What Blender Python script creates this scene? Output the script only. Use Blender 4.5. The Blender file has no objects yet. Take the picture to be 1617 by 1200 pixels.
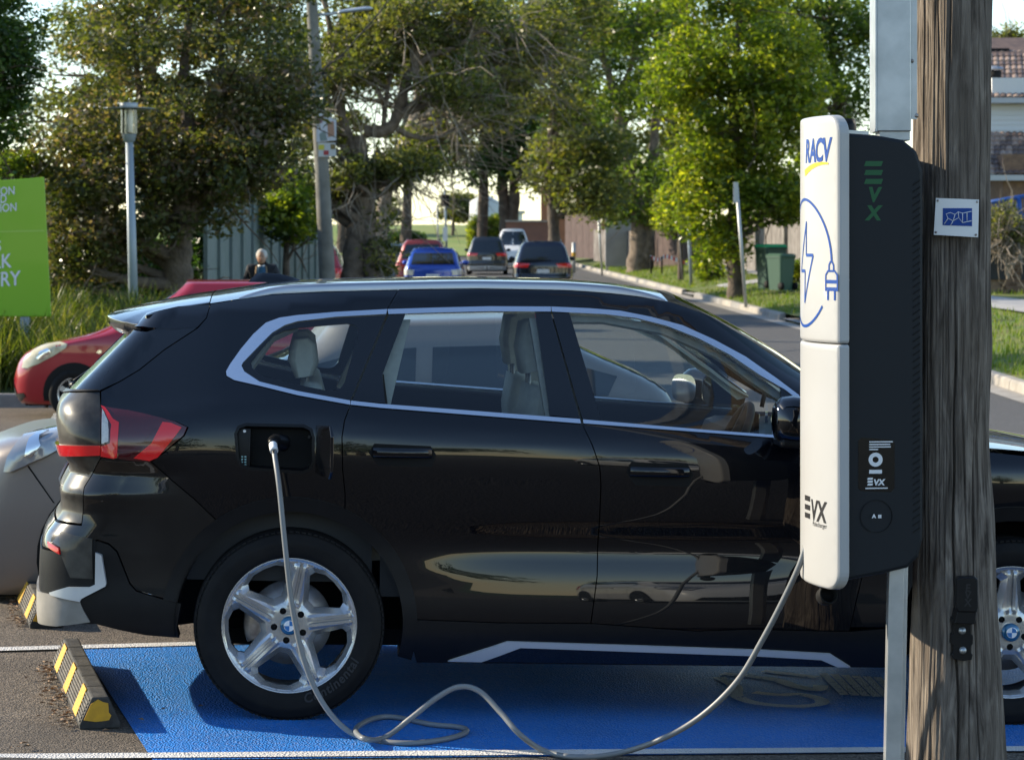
import bpy, bmesh, math, random
import numpy as np
from mathutils import Vector, Matrix, geometry
R = math.radians
random.seed(7); rng = np.random.default_rng(11)
scene = bpy.context.scene
COL = scene.collection
# ------------------------------------------------------------------ camera
FPX, HORZ, CXP, CAMH = 4000.0, 380.0, 808.5, 1.754
cam_d = bpy.data.cameras.new('camera'); cam = bpy.data.objects.new('camera', cam_d); COL.objects.link(cam)
cam.location = (0, 0, CAMH); cam.rotation_euler = (R(90), 0, 0)
cam_d.sensor_width = 36.0; cam_d.lens = FPX / 1617 * 36
cam_d.shift_y = -(600 - HORZ) / 1617
cam_d.clip_start = 0.1; cam_d.clip_end = 3000
cam_d.dof.use_dof = True; cam_d.dof.focus_distance = 9.3; cam_d.dof.aperture_fstop = 9.0
scene.camera = cam
# ------------------------------------------------------------------ world, sun, exposure
SUN_EL, SUN_BACK = R(26), R(18)          # sun stands to the left, a little behind the cars
sd = Vector((-math.cos(SUN_EL) * math.cos(SUN_BACK), math.cos(SUN_EL) * math.sin(SUN_BACK), math.sin(SUN_EL)))
w = bpy.data.worlds.new('World'); scene.world = w; w.use_nodes = True
nt = w.node_tree; nt.nodes.clear()
sky = nt.nodes.new('ShaderNodeTexSky'); sky.sky_type = 'NISHITA'; sky.sun_disc = False
sky.sun_elevation = SUN_EL; sky.sun_rotation = math.atan2(sd.x, sd.y)
sky.air_density = 1.0; sky.dust_density = 0.05; sky.ozone_density = 1.7; sky.altitude = 50
bg = nt.nodes.new('ShaderNodeBackground'); bg.inputs[1].default_value = 0.15
wo = nt.nodes.new('ShaderNodeOutputWorld')
nt.links.new(sky.outputs[0], bg.inputs[0]); nt.links.new(bg.outputs[0], wo.inputs[0])
sl = bpy.data.lights.new('sun', 'SUN'); sl.energy = 5.0; sl.angle = R(0.53); sl.color = (1.0, 0.87, 0.66)
so = bpy.data.objects.new('sun', sl); COL.objects.link(so); so.location = (-20, 10, 20)
so.rotation_euler = (-sd).to_track_quat('-Z', 'Y').to_euler()
vs = scene.view_settings; vs.view_transform = 'Standard'; vs.look = 'None'; vs.exposure = 0.9; vs.gamma = 1.0; vs.use_curve_mapping = False
cy = scene.cycles; cy.use_denoising = True; cy.max_bounces = 10; cy.transparent_max_bounces = 24; cy.glossy_bounces = 5; cy.diffuse_bounces = 3
cy.transmission_bounces = 8; cy.caustics_reflective = False; cy.caustics_refractive = False; cy.sample_clamp_indirect = 6.0
try: cy.denoiser = 'OPENIMAGEDENOISE'
except Exception: pass

def at(px, py, Y):
    return Vector(((px - CXP) / FPX * Y, Y, CAMH - (py - HORZ) / FPX * Y))

# ------------------------------------------------------------------ materials
def nodes(m):
    m.use_nodes = True; t = m.node_tree; t.nodes.clear()
    return t, t.nodes, t.links
def mat(name, col, rough=0.5, metal=0.0, coat=0.0, spec=0.5, noise=None, bump=None, emit=None, trans=0.0, ior=1.45, alpha=1.0, coat_rough=0.03):
    """principled; noise=(scale, amount, col2) varies the colour in object space; bump=(scale, strength)"""
    m = bpy.data.materials.new(name); t, n, l = nodes(m)
    b = n.new('ShaderNodeBsdfPrincipled'); o = n.new('ShaderNodeOutputMaterial'); l.new(b.outputs[0], o.inputs[0])
    b.inputs['Base Color'].default_value = (*col, 1); b.inputs['Roughness'].default_value = rough
    b.inputs['Metallic'].default_value = metal; b.inputs['Coat Weight'].default_value = coat; b.inputs['Coat Roughness'].default_value = coat_rough
    b.inputs['Specular IOR Level'].default_value = spec; b.inputs['IOR'].default_value = ior
    b.inputs['Transmission Weight'].default_value = trans; b.inputs['Alpha'].default_value = alpha
    if noise or bump:
        tc = n.new('ShaderNodeTexCoord')
    if noise:
        nz = n.new('ShaderNodeTexNoise'); nz.inputs['Scale'].default_value = noise[0]; nz.inputs['Detail'].default_value = 6
        l.new(tc.outputs['Object'], nz.inputs['Vector'])
        mr = n.new('ShaderNodeMapRange'); mr.inputs[1].default_value = .35; mr.inputs[2].default_value = .65; l.new(nz.outputs[0], mr.inputs[0])
        mr.inputs[4].default_value = noise[1]
        mx = n.new('ShaderNodeMix'); mx.data_type = 'RGBA'; mx.inputs[6].default_value = (*col, 1); mx.inputs[7].default_value = (*noise[2], 1)
        l.new(mr.outputs[0], mx.inputs[0]); l.new(mx.outputs[2], b.inputs['Base Color'])
    if bump:
        nb = n.new('ShaderNodeTexNoise'); nb.inputs['Scale'].default_value = bump[0]; nb.inputs['Detail'].default_value = 4
        l.new(tc.outputs['Object'], nb.inputs['Vector'])
        bp = n.new('ShaderNodeBump'); bp.inputs['Strength'].default_value = bump[1]; bp.inputs['Distance'].default_value = bump[2] if len(bump) > 2 else .01
        l.new(nb.outputs[0], bp.inputs['Height']); l.new(bp.outputs[0], b.inputs['Normal'])
    if emit: b.inputs['Emission Color'].default_value = (*emit[:3], 1); b.inputs['Emission Strength'].default_value = emit[3]
    return m

def leaf_mat(name, c0, c1, c2, trans=0.45, gloss=0.35):
    m = bpy.data.materials.new(name); t, n, l = nodes(m)
    at_ = n.new('ShaderNodeAttribute'); at_.attribute_name = 'tint'
    cr = n.new('ShaderNodeValToRGB'); e = cr.color_ramp.elements
    e[0].position = 0; e[0].color = (*c0, 1); e[1].position = 1; e[1].color = (*c2, 1)
    k = cr.color_ramp.elements.new(.55); k.color = (*c1, 1)
    l.new(at_.outputs['Fac'], cr.inputs[0])
    d = n.new('ShaderNodeBsdfPrincipled'); d.inputs['Roughness'].default_value = gloss; d.inputs['Specular IOR Level'].default_value = .38
    l.new(cr.outputs[0], d.inputs['Base Color'])
    tr = n.new('ShaderNodeBsdfTranslucent')
    hs = n.new('ShaderNodeMix'); hs.data_type = 'RGBA'; hs.blend_type = 'MULTIPLY'; hs.inputs[0].default_value = 1
    l.new(cr.outputs[0], hs.inputs[6]); hs.inputs[7].default_value = (1.75, 1.9, .5, 1); l.new(hs.outputs[2], tr.inputs[0])
    mx = n.new('ShaderNodeMixShader'); mx.inputs[0].default_value = trans
    o = n.new('ShaderNodeOutputMaterial'); l.new(d.outputs[0], mx.inputs[1]); l.new(tr.outputs[0], mx.inputs[2]); l.new(mx.outputs[0], o.inputs[0])
    return m

def glass_mat(name, tint=(.80, .90, .88), rough=0.0, refl=1.0):
    """thin window pane: tinted see-through plus a fresnel mirror"""
    m = bpy.data.materials.new(name); t, n, l = nodes(m)
    tr = n.new('ShaderNodeBsdfTransparent'); tr.inputs[0].default_value = (*tint, 1)
    gl = n.new('ShaderNodeBsdfGlossy'); gl.inputs['Roughness'].default_value = rough; gl.inputs[0].default_value = (refl, refl, refl, 1)
    fr = n.new('ShaderNodeFresnel'); fr.inputs[0].default_value = 1.62
    mx = n.new('ShaderNodeMixShader'); o = n.new('ShaderNodeOutputMaterial')
    l.new(fr.outputs[0], mx.inputs[0]); l.new(tr.outputs[0], mx.inputs[1]); l.new(gl.outputs[0], mx.inputs[2]); l.new(mx.outputs[0], o.inputs[0])
    return m

# ------------------------------------------------------------------ object helpers
def tag(o, label=None, cat=None, group=None, kind=None):
    if label: o['label'] = label
    if cat: o['category'] = cat
    if group: o['group'] = group
    if kind: o['kind'] = kind
    return o
def empty(name, loc=(0, 0, 0), rz=0.0, parent=None, matrix=None):
    o = bpy.data.objects.new(name, None); COL.objects.link(o); o.empty_display_size = .1
    if matrix is not None: o.matrix_world = matrix
    else: o.location = loc; o.rotation_euler = (0, 0, rz)
    if parent: o.parent = parent
    return o
def link(name, me, m, parent=None, loc=None, rot=None):
    o = bpy.data.objects.new(name, me); COL.objects.link(o)
    if m is not None and len(me.materials) == 0: me.materials.append(m)
    if parent: o.parent = parent
    if loc is not None: o.location = loc
    if rot is not None: o.rotation_euler = rot
    return o
def bevel(o, w=.004, seg=2):
    b = o.modifiers.new('bevel', 'BEVEL'); b.width = w; b.segments = seg; b.limit_method = 'ANGLE'; b.angle_limit = R(35)
    return o
def copy_tree(o, parent=None):
    c = o.copy(); COL.objects.link(c); c.parent = parent
    for ch in [x for x in o.children]: copy_tree(ch, c)
    return c

class MB:
    """collects shapes, then links them as one mesh"""
    def __init__(s): s.v = []; s.f = []; s.sm = []
    def add(s, vs_, fs, smooth=False):
        k = len(s.v); s.v += [tuple(p) for p in vs_]; s.f += [tuple(i + k for i in f) for f in fs]; s.sm += [smooth] * len(fs); return s
    def box(s, c, d, rot=None, taper=1.0):
        hx, hy, hz = d[0] / 2, d[1] / 2, d[2] / 2
        P = []
        for z in (-1, 1):
            k = 1.0 if z < 0 else taper
            for x, y in ((-1, -1), (1, -1), (1, 1), (-1, 1)): P.append(Vector((x * hx * k, y * hy * k, z * hz)))
        if rot is not None:
            M_ = rot if isinstance(rot, Matrix) else Matrix.Rotation(rot, 3, 'Z'); P = [M_ @ p for p in P]
        c = Vector(c)
        return s.add([p + c for p in P], [(0, 3, 2, 1), (4, 5, 6, 7), (0, 1, 5, 4), (1, 2, 6, 5), (2, 3, 7, 6), (3, 0, 4, 7)])
    def tube(s, pts, r, n=8, cap=True, smooth=True, squash=1.0):
        pts = [Vector(p) for p in pts]; L = len(pts); rr = r if hasattr(r, '__len__') else [r] * L
        V = []; up = Vector((0, 0, 1)); prev = None
        for i, p in enumerate(pts):
            t = (pts[min(i + 1, L - 1)] - pts[max(i - 1, 0)]);
            if t.length < 1e-9: t = Vector((0, 0, 1))
            t.normalize()
            if prev is None:
                a = t.cross(up);
                if a.length < 1e-3: a = t.cross(Vector((1, 0, 0)))
            else: a = prev - t * prev.dot(t)
            a.normalize(); prev = a; b = t.cross(a)
            for k in range(n):
                th = 2 * math.pi * k / n; V.append(p + (a * math.cos(th) + b * math.sin(th) * squash) * rr[i])
        F = []
        for i in range(L - 1):
            for k in range(n): F.append((i * n + k, i * n + (k + 1) % n, (i + 1) * n + (k + 1) % n, (i + 1) * n + k))
        k0 = len(s.f); s.add(V, F, smooth)
        if cap:
            base = len(s.v) - len(V)
            s.f += [tuple(base + k for k in reversed(range(n))), tuple(base + (L - 1) * n + k for k in range(n))]; s.sm += [False, False]
        return s
    def lathe(s, prof, n=32, axis='Z', c=(0, 0, 0), smooth=True, a0=0.0, a1=2 * math.pi):
        """prof: (r, h) pairs"""
        full = abs(a1 - a0 - 2 * math.pi) < 1e-6; N = n if full else n + 1; V = []
        c = Vector(c)
        for (r, h) in prof:
            for k in range(N):
                th = a0 + (a1 - a0) * k / n; x, y = r * math.cos(th), r * math.sin(th)
                p = {'Z': (x, y, h), 'Y': (x, h, y), 'X': (h, x, y)}[axis]; V.append(Vector(p) + c)
        F = []
        for i in range(len(prof) - 1):
            for k in range(n if full else n):
                k2 = (k + 1) % N
                F.append((i * N + k, i * N + k2, (i + 1) * N + k2, (i + 1) * N + k))
        if axis == 'Y': F = [f[::-1] for f in F]
        return s.add(V, F, smooth)
    def prism(s, poly, d0, d1, f):
        """extrude a 2D polygon; f(a, b, d) -> point"""
        n = len(poly); V = [f(a, b, d0) for a, b in poly] + [f(a, b, d1) for a, b in poly]
        F = [tuple(range(n))[::-1], tuple(range(n, 2 * n))] + [(i, (i + 1) % n, n + (i + 1) % n, n + i) for i in range(n)]
        return s.add(V, F)
    def grid(s, P, smooth=True, close=False):
        nr, nc = len(P), len(P[0]); V = [p for row in P for p in row]; F = []
        for i in range(nr - 1):
            for j in range(nc if close else nc - 1):
                j2 = (j + 1) % nc; F.append((i * nc + j, i * nc + j2, (i + 1) * nc + j2, (i + 1) * nc + j))
        return s.add(V, F, smooth)
    def sphere(s, c, r, n=12, m=8):
        P = []
        rx, ry, rz = r if hasattr(r, '__len__') else (r, r, r)
        for i in range(m + 1):
            a = math.pi * i / m
            P.append([Vector((c[0] + rx * math.sin(a) * math.cos(2 * math.pi * k / n), c[1] + ry * math.sin(a) * math.sin(2 * math.pi * k / n), c[2] - rz * math.cos(a))) for k in range(n)])
        return s.grid(P, True, True)
    def mesh(s, name):
        me = bpy.data.meshes.new(name); me.from_pydata([tuple(p) for p in s.v], [], s.f)
        me.polygons.foreach_set('use_smooth', s.sm); me.update(); return me
    def build(s, name, m, parent=None, loc=None, rot=None, fix=False, bev=0):
        me = s.mesh(name)
        if fix:
            bm = bmesh.new(); bm.from_mesh(me); bmesh.ops.remove_doubles(bm, verts=bm.verts, dist=1e-5); bmesh.ops.recalc_face_normals(bm, faces=bm.faces); bm.to_mesh(me); bm.free()
        o = link(name, me, m, parent, loc, rot)
        if bev: bevel(o, bev)
        return o

def pchip(pts):
    """smooth monotone curve through points -> vectorised function"""
    x = np.array([p[0] for p in pts], float); y = np.array([p[1] for p in pts], float)
    h = np.diff(x); d = np.diff(y) / h; m = np.zeros(len(x)); m[0] = d[0]; m[-1] = d[-1]
    for i in range(1, len(x) - 1):
        if d[i - 1] * d[i] > 0:
            w1, w2 = 2 * h[i] + h[i - 1], h[i] + 2 * h[i - 1]; m[i] = (w1 + w2) / (w1 / d[i - 1] + w2 / d[i])
    q = np.linspace(x[0], x[-1], 4001); i = np.clip(np.searchsorted(x, q) - 1, 0, len(x) - 2); t = (q - x[i]) / h[i]
    tab = (2*t**3-3*t**2+1)*y[i] + (t**3-2*t**2+t)*h[i]*m[i] + (-2*t**3+3*t**2)*y[i+1] + (t**3-t**2)*h[i]*m[i+1]
    return lambda v: np.interp(v, q, tab)
def catmull(pts, n=8):
    P = [Vector(p) for p in pts]; out = []
    for i in range(len(P) - 1):
        a, b, c, d = P[max(i-1, 0)], P[i], P[i+1], P[min(i+2, len(P)-1)]
        for k in range(n):
            t = k / n
            out.append(.5 * ((2*b) + (c-a)*t + (2*a-5*b+4*c-d)*t*t + (3*b-a-3*c+d)*t**3))
    out.append(P[-1]); return out
def sstep(a, b, x):
    t = np.clip((np.asarray(x, float) - a) / (b - a), 0, 1); return t * t * (3 - 2 * t)

_tc = {}
def text_mesh(s, size=1.0, shear=0.0, sx=1.0, bold=0.0, align='LEFT', space=1.0):
    """lettering as flat triangles (verts list, faces list)"""
    c = bpy.data.curves.new('t', 'FONT'); c.body = s; c.size = size; c.shear = shear; c.offset = bold; c.align_x = align; c.space_character = space; c.resolution_u = 4
    o = bpy.data.objects.new('t', c); me = o.to_mesh()
    V = [Vector((v.co.x * sx, v.co.y, 0)) for v in me.vertices]; F = [tuple(p.vertices) for p in me.polygons]
    o.to_mesh_clear(); bpy.data.objects.remove(o); bpy.data.curves.remove(c)
    return V, F
# ------------------------------------------------------------------ terrain
CX0, CY0, CPSI, CPIT = -0.89588, 10.1555, R(4.75), 0.022065
_fx = Vector((math.cos(CPSI) * math.cos(CPIT), math.sin(CPSI) * math.cos(CPIT), -math.sin(CPIT)))
_nn = Vector((math.sin(CPSI), -math.cos(CPSI), 0)); _up = _nn.cross(_fx).normalized()
if _up.z < 0: _up = -_up
CARM = Matrix(((_fx.x, -_nn.x, _up.x, CX0), (_fx.y, -_nn.y, _up.y, CY0), (_fx.z, -_nn.z, _up.z, 0), (0, 0, 0, 1)))   # car frame: x forward, -y towards the street side in view, z up
_gfar = pchip([(-80, -.05), (15, -.05), (28, -.27), (45, -.06), (60, .0), (100, .16), (130, .28), (170, .5), (260, 1.2), (700, 3.0)])
def g(x, y):
    x = np.asarray(x, float); y = np.asarray(y, float)
    xx = np.clip(x, -7, 5)
    near = -math.tan(CPIT) * ((xx - CX0) * math.cos(CPSI) + (np.clip(y, 4, 16) - CY0) * math.sin(CPSI))
    k = sstep(13, 24, y); return near * (1 - k) + _gfar(y) * k
def gz(x, y): return float(g(x, y))
def gpt(px, py, z=0.0):
    """pixel of the near car park -> ground point"""
    Y = 9.0
    for _ in range(30):
        X = (px - CXP) / FPX * Y; Y = (CAMH - gz(X, Y) - z) * FPX / (py - HORZ)
    X = (px - CXP) / FPX * Y
    return Vector((X, Y, gz(X, Y) + z))

def asphalt_mat(name, c0, c1, stain):
    m = bpy.data.materials.new(name); t, n, l = nodes(m)
    tc = n.new('ShaderNodeTexCoord'); b = n.new('ShaderNodeBsdfPrincipled'); o = n.new('ShaderNodeOutputMaterial'); l.new(b.outputs[0], o.inputs[0])
    v = n.new('ShaderNodeTexVoronoi'); v.inputs['Scale'].default_value = 130; l.new(tc.outputs['Object'], v.inputs['Vector'])
    v2 = n.new('ShaderNodeTexNoise'); v2.inputs['Scale'].default_value = 1.1; v2.inputs['Detail'].default_value = 7; v2.inputs['Roughness'].default_value = .65; l.new(tc.outputs['Object'], v2.inputs['Vector'])
    v3 = n.new('ShaderNodeTexNoise'); v3.inputs['Scale'].default_value = 60; v3.inputs['Detail'].default_value = 4; l.new(tc.outputs['Object'], v3.inputs['Vector'])
    cr = n.new('ShaderNodeValToRGB'); cr.color_ramp.elements[0].position = .25; cr.color_ramp.elements[0].color = (*c0, 1); cr.color_ramp.elements[1].position = .85; cr.color_ramp.elements[1].color = (*c1, 1)
    l.new(v.outputs['Color'], cr.inputs[0])
    mx = n.new('ShaderNodeMix'); mx.data_type = 'RGBA'; mr = n.new('ShaderNodeMapRange'); mr.inputs[1].default_value = .42; mr.inputs[2].default_value = .68; mr.inputs[4].default_value = .75
    l.new(v2.outputs[0], mr.inputs[0]); l.new(mr.outputs[0], mx.inputs[0]); l.new(cr.outputs[0], mx.inputs[6]); mx.inputs[7].default_value = (*stain, 1)
    l.new(mx.outputs[2], b.inputs['Base Color']); b.inputs['Roughness'].default_value = .85; b.inputs['Specular IOR Level'].default_value = .35
    ad = n.new('ShaderNodeMath'); ad.operation = 'ADD'; l.new(v.outputs['Distance'], ad.inputs[0]); l.new(v3.outputs[0], ad.inputs[1])
    bp = n.new('ShaderNodeBump'); bp.inputs['Strength'].default_value = .8; bp.inputs['Distance'].default_value = .006; l.new(ad.outputs[0], bp.inputs['Height']); l.new(bp.outputs[0], b.inputs['Normal'])
    return m
def paint_mat(name, col, worn, wear=.62, rough=.55, scale=26, bumpd=.006, speck=None):
    """road paint over coarse aggregate"""
    m = bpy.data.materials.new(name); t, n, l = nodes(m)
    tc = n.new('ShaderNodeTexCoord'); b = n.new('ShaderNodeBsdfPrincipled'); o = n.new('ShaderNodeOutputMaterial'); l.new(b.outputs[0], o.inputs[0])
    nz = n.new('ShaderNodeTexNoise'); nz.inputs['Scale'].default_value = scale; nz.inputs['Detail'].default_value = 9; nz.inputs['Roughness'].default_value = .75; l.new(tc.outputs['Object'], nz.inputs['Vector'])
    vo = n.new('ShaderNodeTexVoronoi'); vo.inputs['Scale'].default_value = 120; l.new(tc.outputs['Object'], vo.inputs['Vector'])
    n2 = n.new('ShaderNodeTexNoise'); n2.inputs['Scale'].default_value = 2.2; n2.inputs['Detail'].default_value = 5; l.new(tc.outputs['Object'], n2.inputs['Vector'])
    mr = n.new('ShaderNodeMapRange'); mr.inputs[1].default_value = wear; mr.inputs[2].default_value = wear + .06; l.new(nz.outputs[0], mr.inputs[0])
    mx = n.new('ShaderNodeMix'); mx.data_type = 'RGBA'; mx.inputs[7].default_value = (*worn, 1); l.new(mr.outputs[0], mx.inputs[0])
    m2 = n.new('ShaderNodeMix'); m2.data_type = 'RGBA'; m2.inputs[6].default_value = (*[c * 1.35 for c in col], 1); m2.inputs[7].default_value = (*[c * .62 for c in col], 1)
    l.new(n2.outputs[0], m2.inputs[0]); l.new(m2.outputs[2], mx.inputs[6])
    outc = mx.outputs[2]
    if speck:
        sp_ = n.new('ShaderNodeSeparateColor'); l.new(vo.outputs['Color'], sp_.inputs[0]); ms = n.new('ShaderNodeMapRange'); ms.inputs[1].default_value = .55; ms.inputs[2].default_value = 1.0; ms.inputs[4].default_value = speck[3]; l.new(sp_.outputs[0], ms.inputs[0])
        m3 = n.new('ShaderNodeMix'); m3.data_type = 'RGBA'; m3.inputs[7].default_value = (*speck[:3], 1); l.new(ms.outputs[0], m3.inputs[0]); l.new(outc, m3.inputs[6]); outc = m3.outputs[2]
    l.new(outc, b.inputs['Base Color']); b.inputs['Roughness'].default_value = rough
    bp = n.new('ShaderNodeBump'); bp.inputs['Strength'].default_value = .9; bp.inputs['Distance'].default_value = bumpd; l.new(vo.outputs['Distance'], bp.inputs['Height']); l.new(bp.outputs[0], b.inputs['Normal'])
    return m
M = {}
M['asphalt'] = asphalt_mat('asphalt car park', (.050, .041, .032), (.23, .185, .14), (.070, .056, .043))
M['road'] = asphalt_mat('asphalt road', (.06, .058, .056), (.14, .135, .13), (.085, .082, .080))
M['blue_paint'] = paint_mat('blue bay paint', (.008, .185, .60), (.03, .05, .12), wear=.72, rough=.45, bumpd=.010, speck=(.16, .27, .55, .75))
M['line'] = paint_mat('white line paint', (.62, .60, .57), (.09, .08, .07), wear=.60, scale=18)
M['mark'] = paint_mat('worn white marking', (.50, .52, .55), (.02, .13, .42), wear=.56, scale=30)
M['soil'] = mat('ground soil', (.07, .075, .03), .95, noise=(.3, 1, (.05, .09, .02)))
M['lawn'] = mat('lawn', (.085, .14, .022), .9, noise=(1.3, 1, (.16, .15, .045)), bump=(60, .8, .03))
M['concrete'] = mat('kerb concrete', (.36, .33, .29), .85, noise=(5, .8, (.24, .22, .19)), bump=(40, .4, .005))
M['concrete2'] = mat('older kerb concrete', (.27, .26, .25), .85, noise=(4, .8, (.17, .16, .15)), bump=(40, .4, .005))
M['path'] = mat('footpath concrete', (.33, .32, .31), .88, noise=(2, .8, (.26, .255, .25)))

def sheet(name, X, Y, m, dz=0.0, kind='structure', parent=None, zf=None):
    """X: function (y)->(x0,x1), or two numbers; follows the terrain"""
    P = []
    for y in Y:
        x0, x1 = X(y) if callable(X) else X
        xs = np.linspace(x0, x1, 24)
        P.append([Vector((x, y, gz(x, y) + dz + (zf(x, y) if zf else 0))) for x in xs])
    o = MB().grid(P).build(name, m, parent)
    if kind: o['kind'] = kind
    return o
yy = sorted(set(list(np.linspace(-120, 2, 12)) + list(np.linspace(2, 34, 65)) + list(np.linspace(34, 180, 50)) + list(np.linspace(180, 900, 20))))
P = []
xs = np.concatenate([np.linspace(-500, -20, 10), np.linspace(-18, 18, 73), np.linspace(20, 500, 10)])
for y in yy: P.append([Vector((x, y, gz(x, y) - .03)) for x in xs])
o = MB().grid(P).build('ground', M['soil']); o['kind'] = 'structure'
KR = lambda y: 7.5 - .028 * y                    # kerb along the right of the road
KL = pchip([(26, -1.2), (45, -2.7), (62, -3.0), (75, -3.9), (92, -4.6), (175, -6.5)])
sheet('car_park_asphalt', (-40, 9.5), list(np.linspace(-60, 2, 8)) + list(np.linspace(2.5, 30.5, 57)), M['asphalt'], .0)
sheet('road', lambda y: (float(KL(y)) if y > 26 else -1.2, KR(y)), list(np.linspace(14.5, 178, 90)), M['road'], .006)
sheet('cross_street', (-60, 60), np.linspace(172, 181, 5), M['road'], .012)
verge_rise = lambda x, y: .15 + np.clip((x - KR(y) - .15) * .135, 0, .42)
sheet('verge_lawn', lambda y: (KR(y) + .14, KR(y) + 40), list(np.linspace(14.5, 172, 80)), M['lawn'], .0, zf=lambda x, y: float(verge_rise(x, y)))
sheet('footpath', lambda y: (KR(y) + 2.9, KR(y) + 4.3), np.linspace(14.5, 172, 80), M['path'], .02, zf=lambda x, y: float(verge_rise(x, y)))
# driveways crossing the verge
for k, (y0, y1) in enumerate(((49.5, 55.5), (76, 79), (20, 24))):
    sheet('driveway', lambda y: (KR(y) - .02, KR(y) + 3.4), np.linspace(y0, y1, 7), M['path'], .03, zf=lambda x, y: float(verge_rise(x, y)) * min(1, max(.25, (x - KR(y)) / 1.2)))
# garden bed and nature strip on the left
def bank(x, y): return float(.12 + .38 * sstep(31.2, 36, y))
sheet('garden_bed', (-60, -1.6), np.linspace(31.0, 45, 20), M['soil'], .0, zf=bank)
sheet('nature_strip', lambda y: (-60, float(KL(y)) - .15), np.linspace(45, 172, 50), mat('nature strip soil', (.06, .075, .025), .95, noise=(.5, 1, (.10, .08, .045))), .0, zf=lambda x, y: .2)
# grassy rise beyond the junction
P = []
for y in np.linspace(181, 330, 16):
    P.append([Vector((x, y, gz(x, y) + .1 + 2.1 * float(sstep(181, 240, y)) * (1 - .55 * float(sstep(-6, 12, x))))) for x in np.linspace(-90, 90, 40)])
o = MB().grid(P).build('grass_rise', mat('yellow green grass rise', (.13, .20, .03), .9, noise=(.2, 1, (.20, .22, .05)))); o['kind'] = 'structure'  # brighter, yellower green than the verge lawn, varied by noise

# kerb stones, each its own piece
kerb = empty('kerb', (0, 0, 0)); kerb['kind'] = 'structure'
def kerb_run(fx_, y0, y1, L, root, sgn, mats, hgt=.15, skip=()):
    y = y0; i = 0
    while y < y1:
        ya, yb = y + .012, min(y + L, y1) - .012; y += L; i += 1
        if any(a < .5 * (ya + yb) < b for a, b in skip): continue
        mb = MB(); V = []
        for q in (ya, yb):
            x = fx_(q); z = gz(x, q)
            for dx, dz in ((0, -.06), (0.02, hgt - .03), (.05, hgt), (.16, hgt + .004), (.16, -.06)):
                V.append(Vector((x + sgn * dx, q, z + dz)))
        F = [(0, 1, 2, 3, 4)[::sgn], (9, 8, 7, 6, 5)[::sgn]] + [((k + 1) % 5, k, k + 5, (k + 1) % 5 + 5)[::sgn] for k in range(5)]
        mb.add(V, F); mb.build('kerb_stone', mats[0 if (i * 7 % 5) < 3 else 1], root)
kerb_run(KR, 14.5, 150, 1.9, kerb, 1, (M['concrete'], M['concrete2']), skip=((49.5, 55.5), (76, 79), (20, 24)))
kerb2 = empty('kerb', (0, 0, 0)); kerb2['kind'] = 'structure'
kerb_run(lambda q: float(KL(q)), 32, 150, 2.4, kerb2, -1, (M['concrete2'], M['concrete']))
gut = sheet('gutter', lambda y: (KR(y) - .34, KR(y)), np.linspace(14.5, 150, 70), M['concrete'], .012)
sheet('unseen_verge', (-25, 14), np.linspace(-14, 8.36, 14), mat('dark unseen verge', (.028, .026, .024), .95, noise=(30, 1, (.060, .054, .048)), bump=(60, .9, .02)), .03)  # unseen verge, made dark so the car doors reflect dark ground
kerb3 = empty('kerb', (0, 0, 0)); kerb3['kind'] = 'structure'
for k in range(20):
    x0 = -42 + k * 2.02; z = gz(x0 + 1, 30.8)
    mb = MB().box((x0 + 1, 30.85, z + .045), (1.99, .17, .21)); mb.build('kerb_stone', M['concrete2'], kerb3, bev=.02)

# ---- the blue bay, lines and symbols (flush paint on the car park)
def ground_poly(name, pts, m, dz, parent=None, sub=12):
    """pts: four ground points (A,B,C,D): sheet A-B to D-C"""
    A, B, C, D = pts; P = []
    for i in range(sub + 1):
        t = i / sub; a = A.lerp(D, t); b = B.lerp(C, t); row = []
        for j in range(sub * 2 + 1):
            q = a.lerp(b, j / (sub * 2)); row.append(Vector((q.x, q.y, gz(q.x, q.y) + dz)))
        P.append(row)
    o = MB().grid(P).build(name, m, parent); return o
A_, D_ = gpt(128, 1027), gpt(241, 1201)
dirx = Vector((math.cos(CPSI), math.sin(CPSI), 0))
lf0, lf1 = gpt(0, 1027), gpt(305, 1018.5); ln0, ln1 = gpt(600, 1192.5), gpt(1617, 1184.5)
ldf = (lf1 - lf0).normalized(); ldn = (ln1 - ln0).normalized()
bay = ground_poly('painted_bay', (gpt(127, 1024), lf1 + ldf * 7.2, ln1 + ldn * 3.5, D_), M['blue_paint'], .004); bay['kind'] = 'structure'
lw = .045
perp = Vector((0, 1, 0)) * lw
def pline(name, a, b, wd, dz=.008):
    d = (b - a).normalized(); p = Vector((-d.y, d.x, 0)) * wd / 2
    o = ground_poly(name, (a - p, b - p, b + p, a + p), M['line'], dz, sub=16); o['kind'] = 'structure'; return o
pline('bay_line', lf0 - ldf * 3, lf1 + ldf * 6.5, .095)
pline('bay_line', ln0 - ldn * 1.6, ln1 + ldn * 3, .085)
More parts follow.
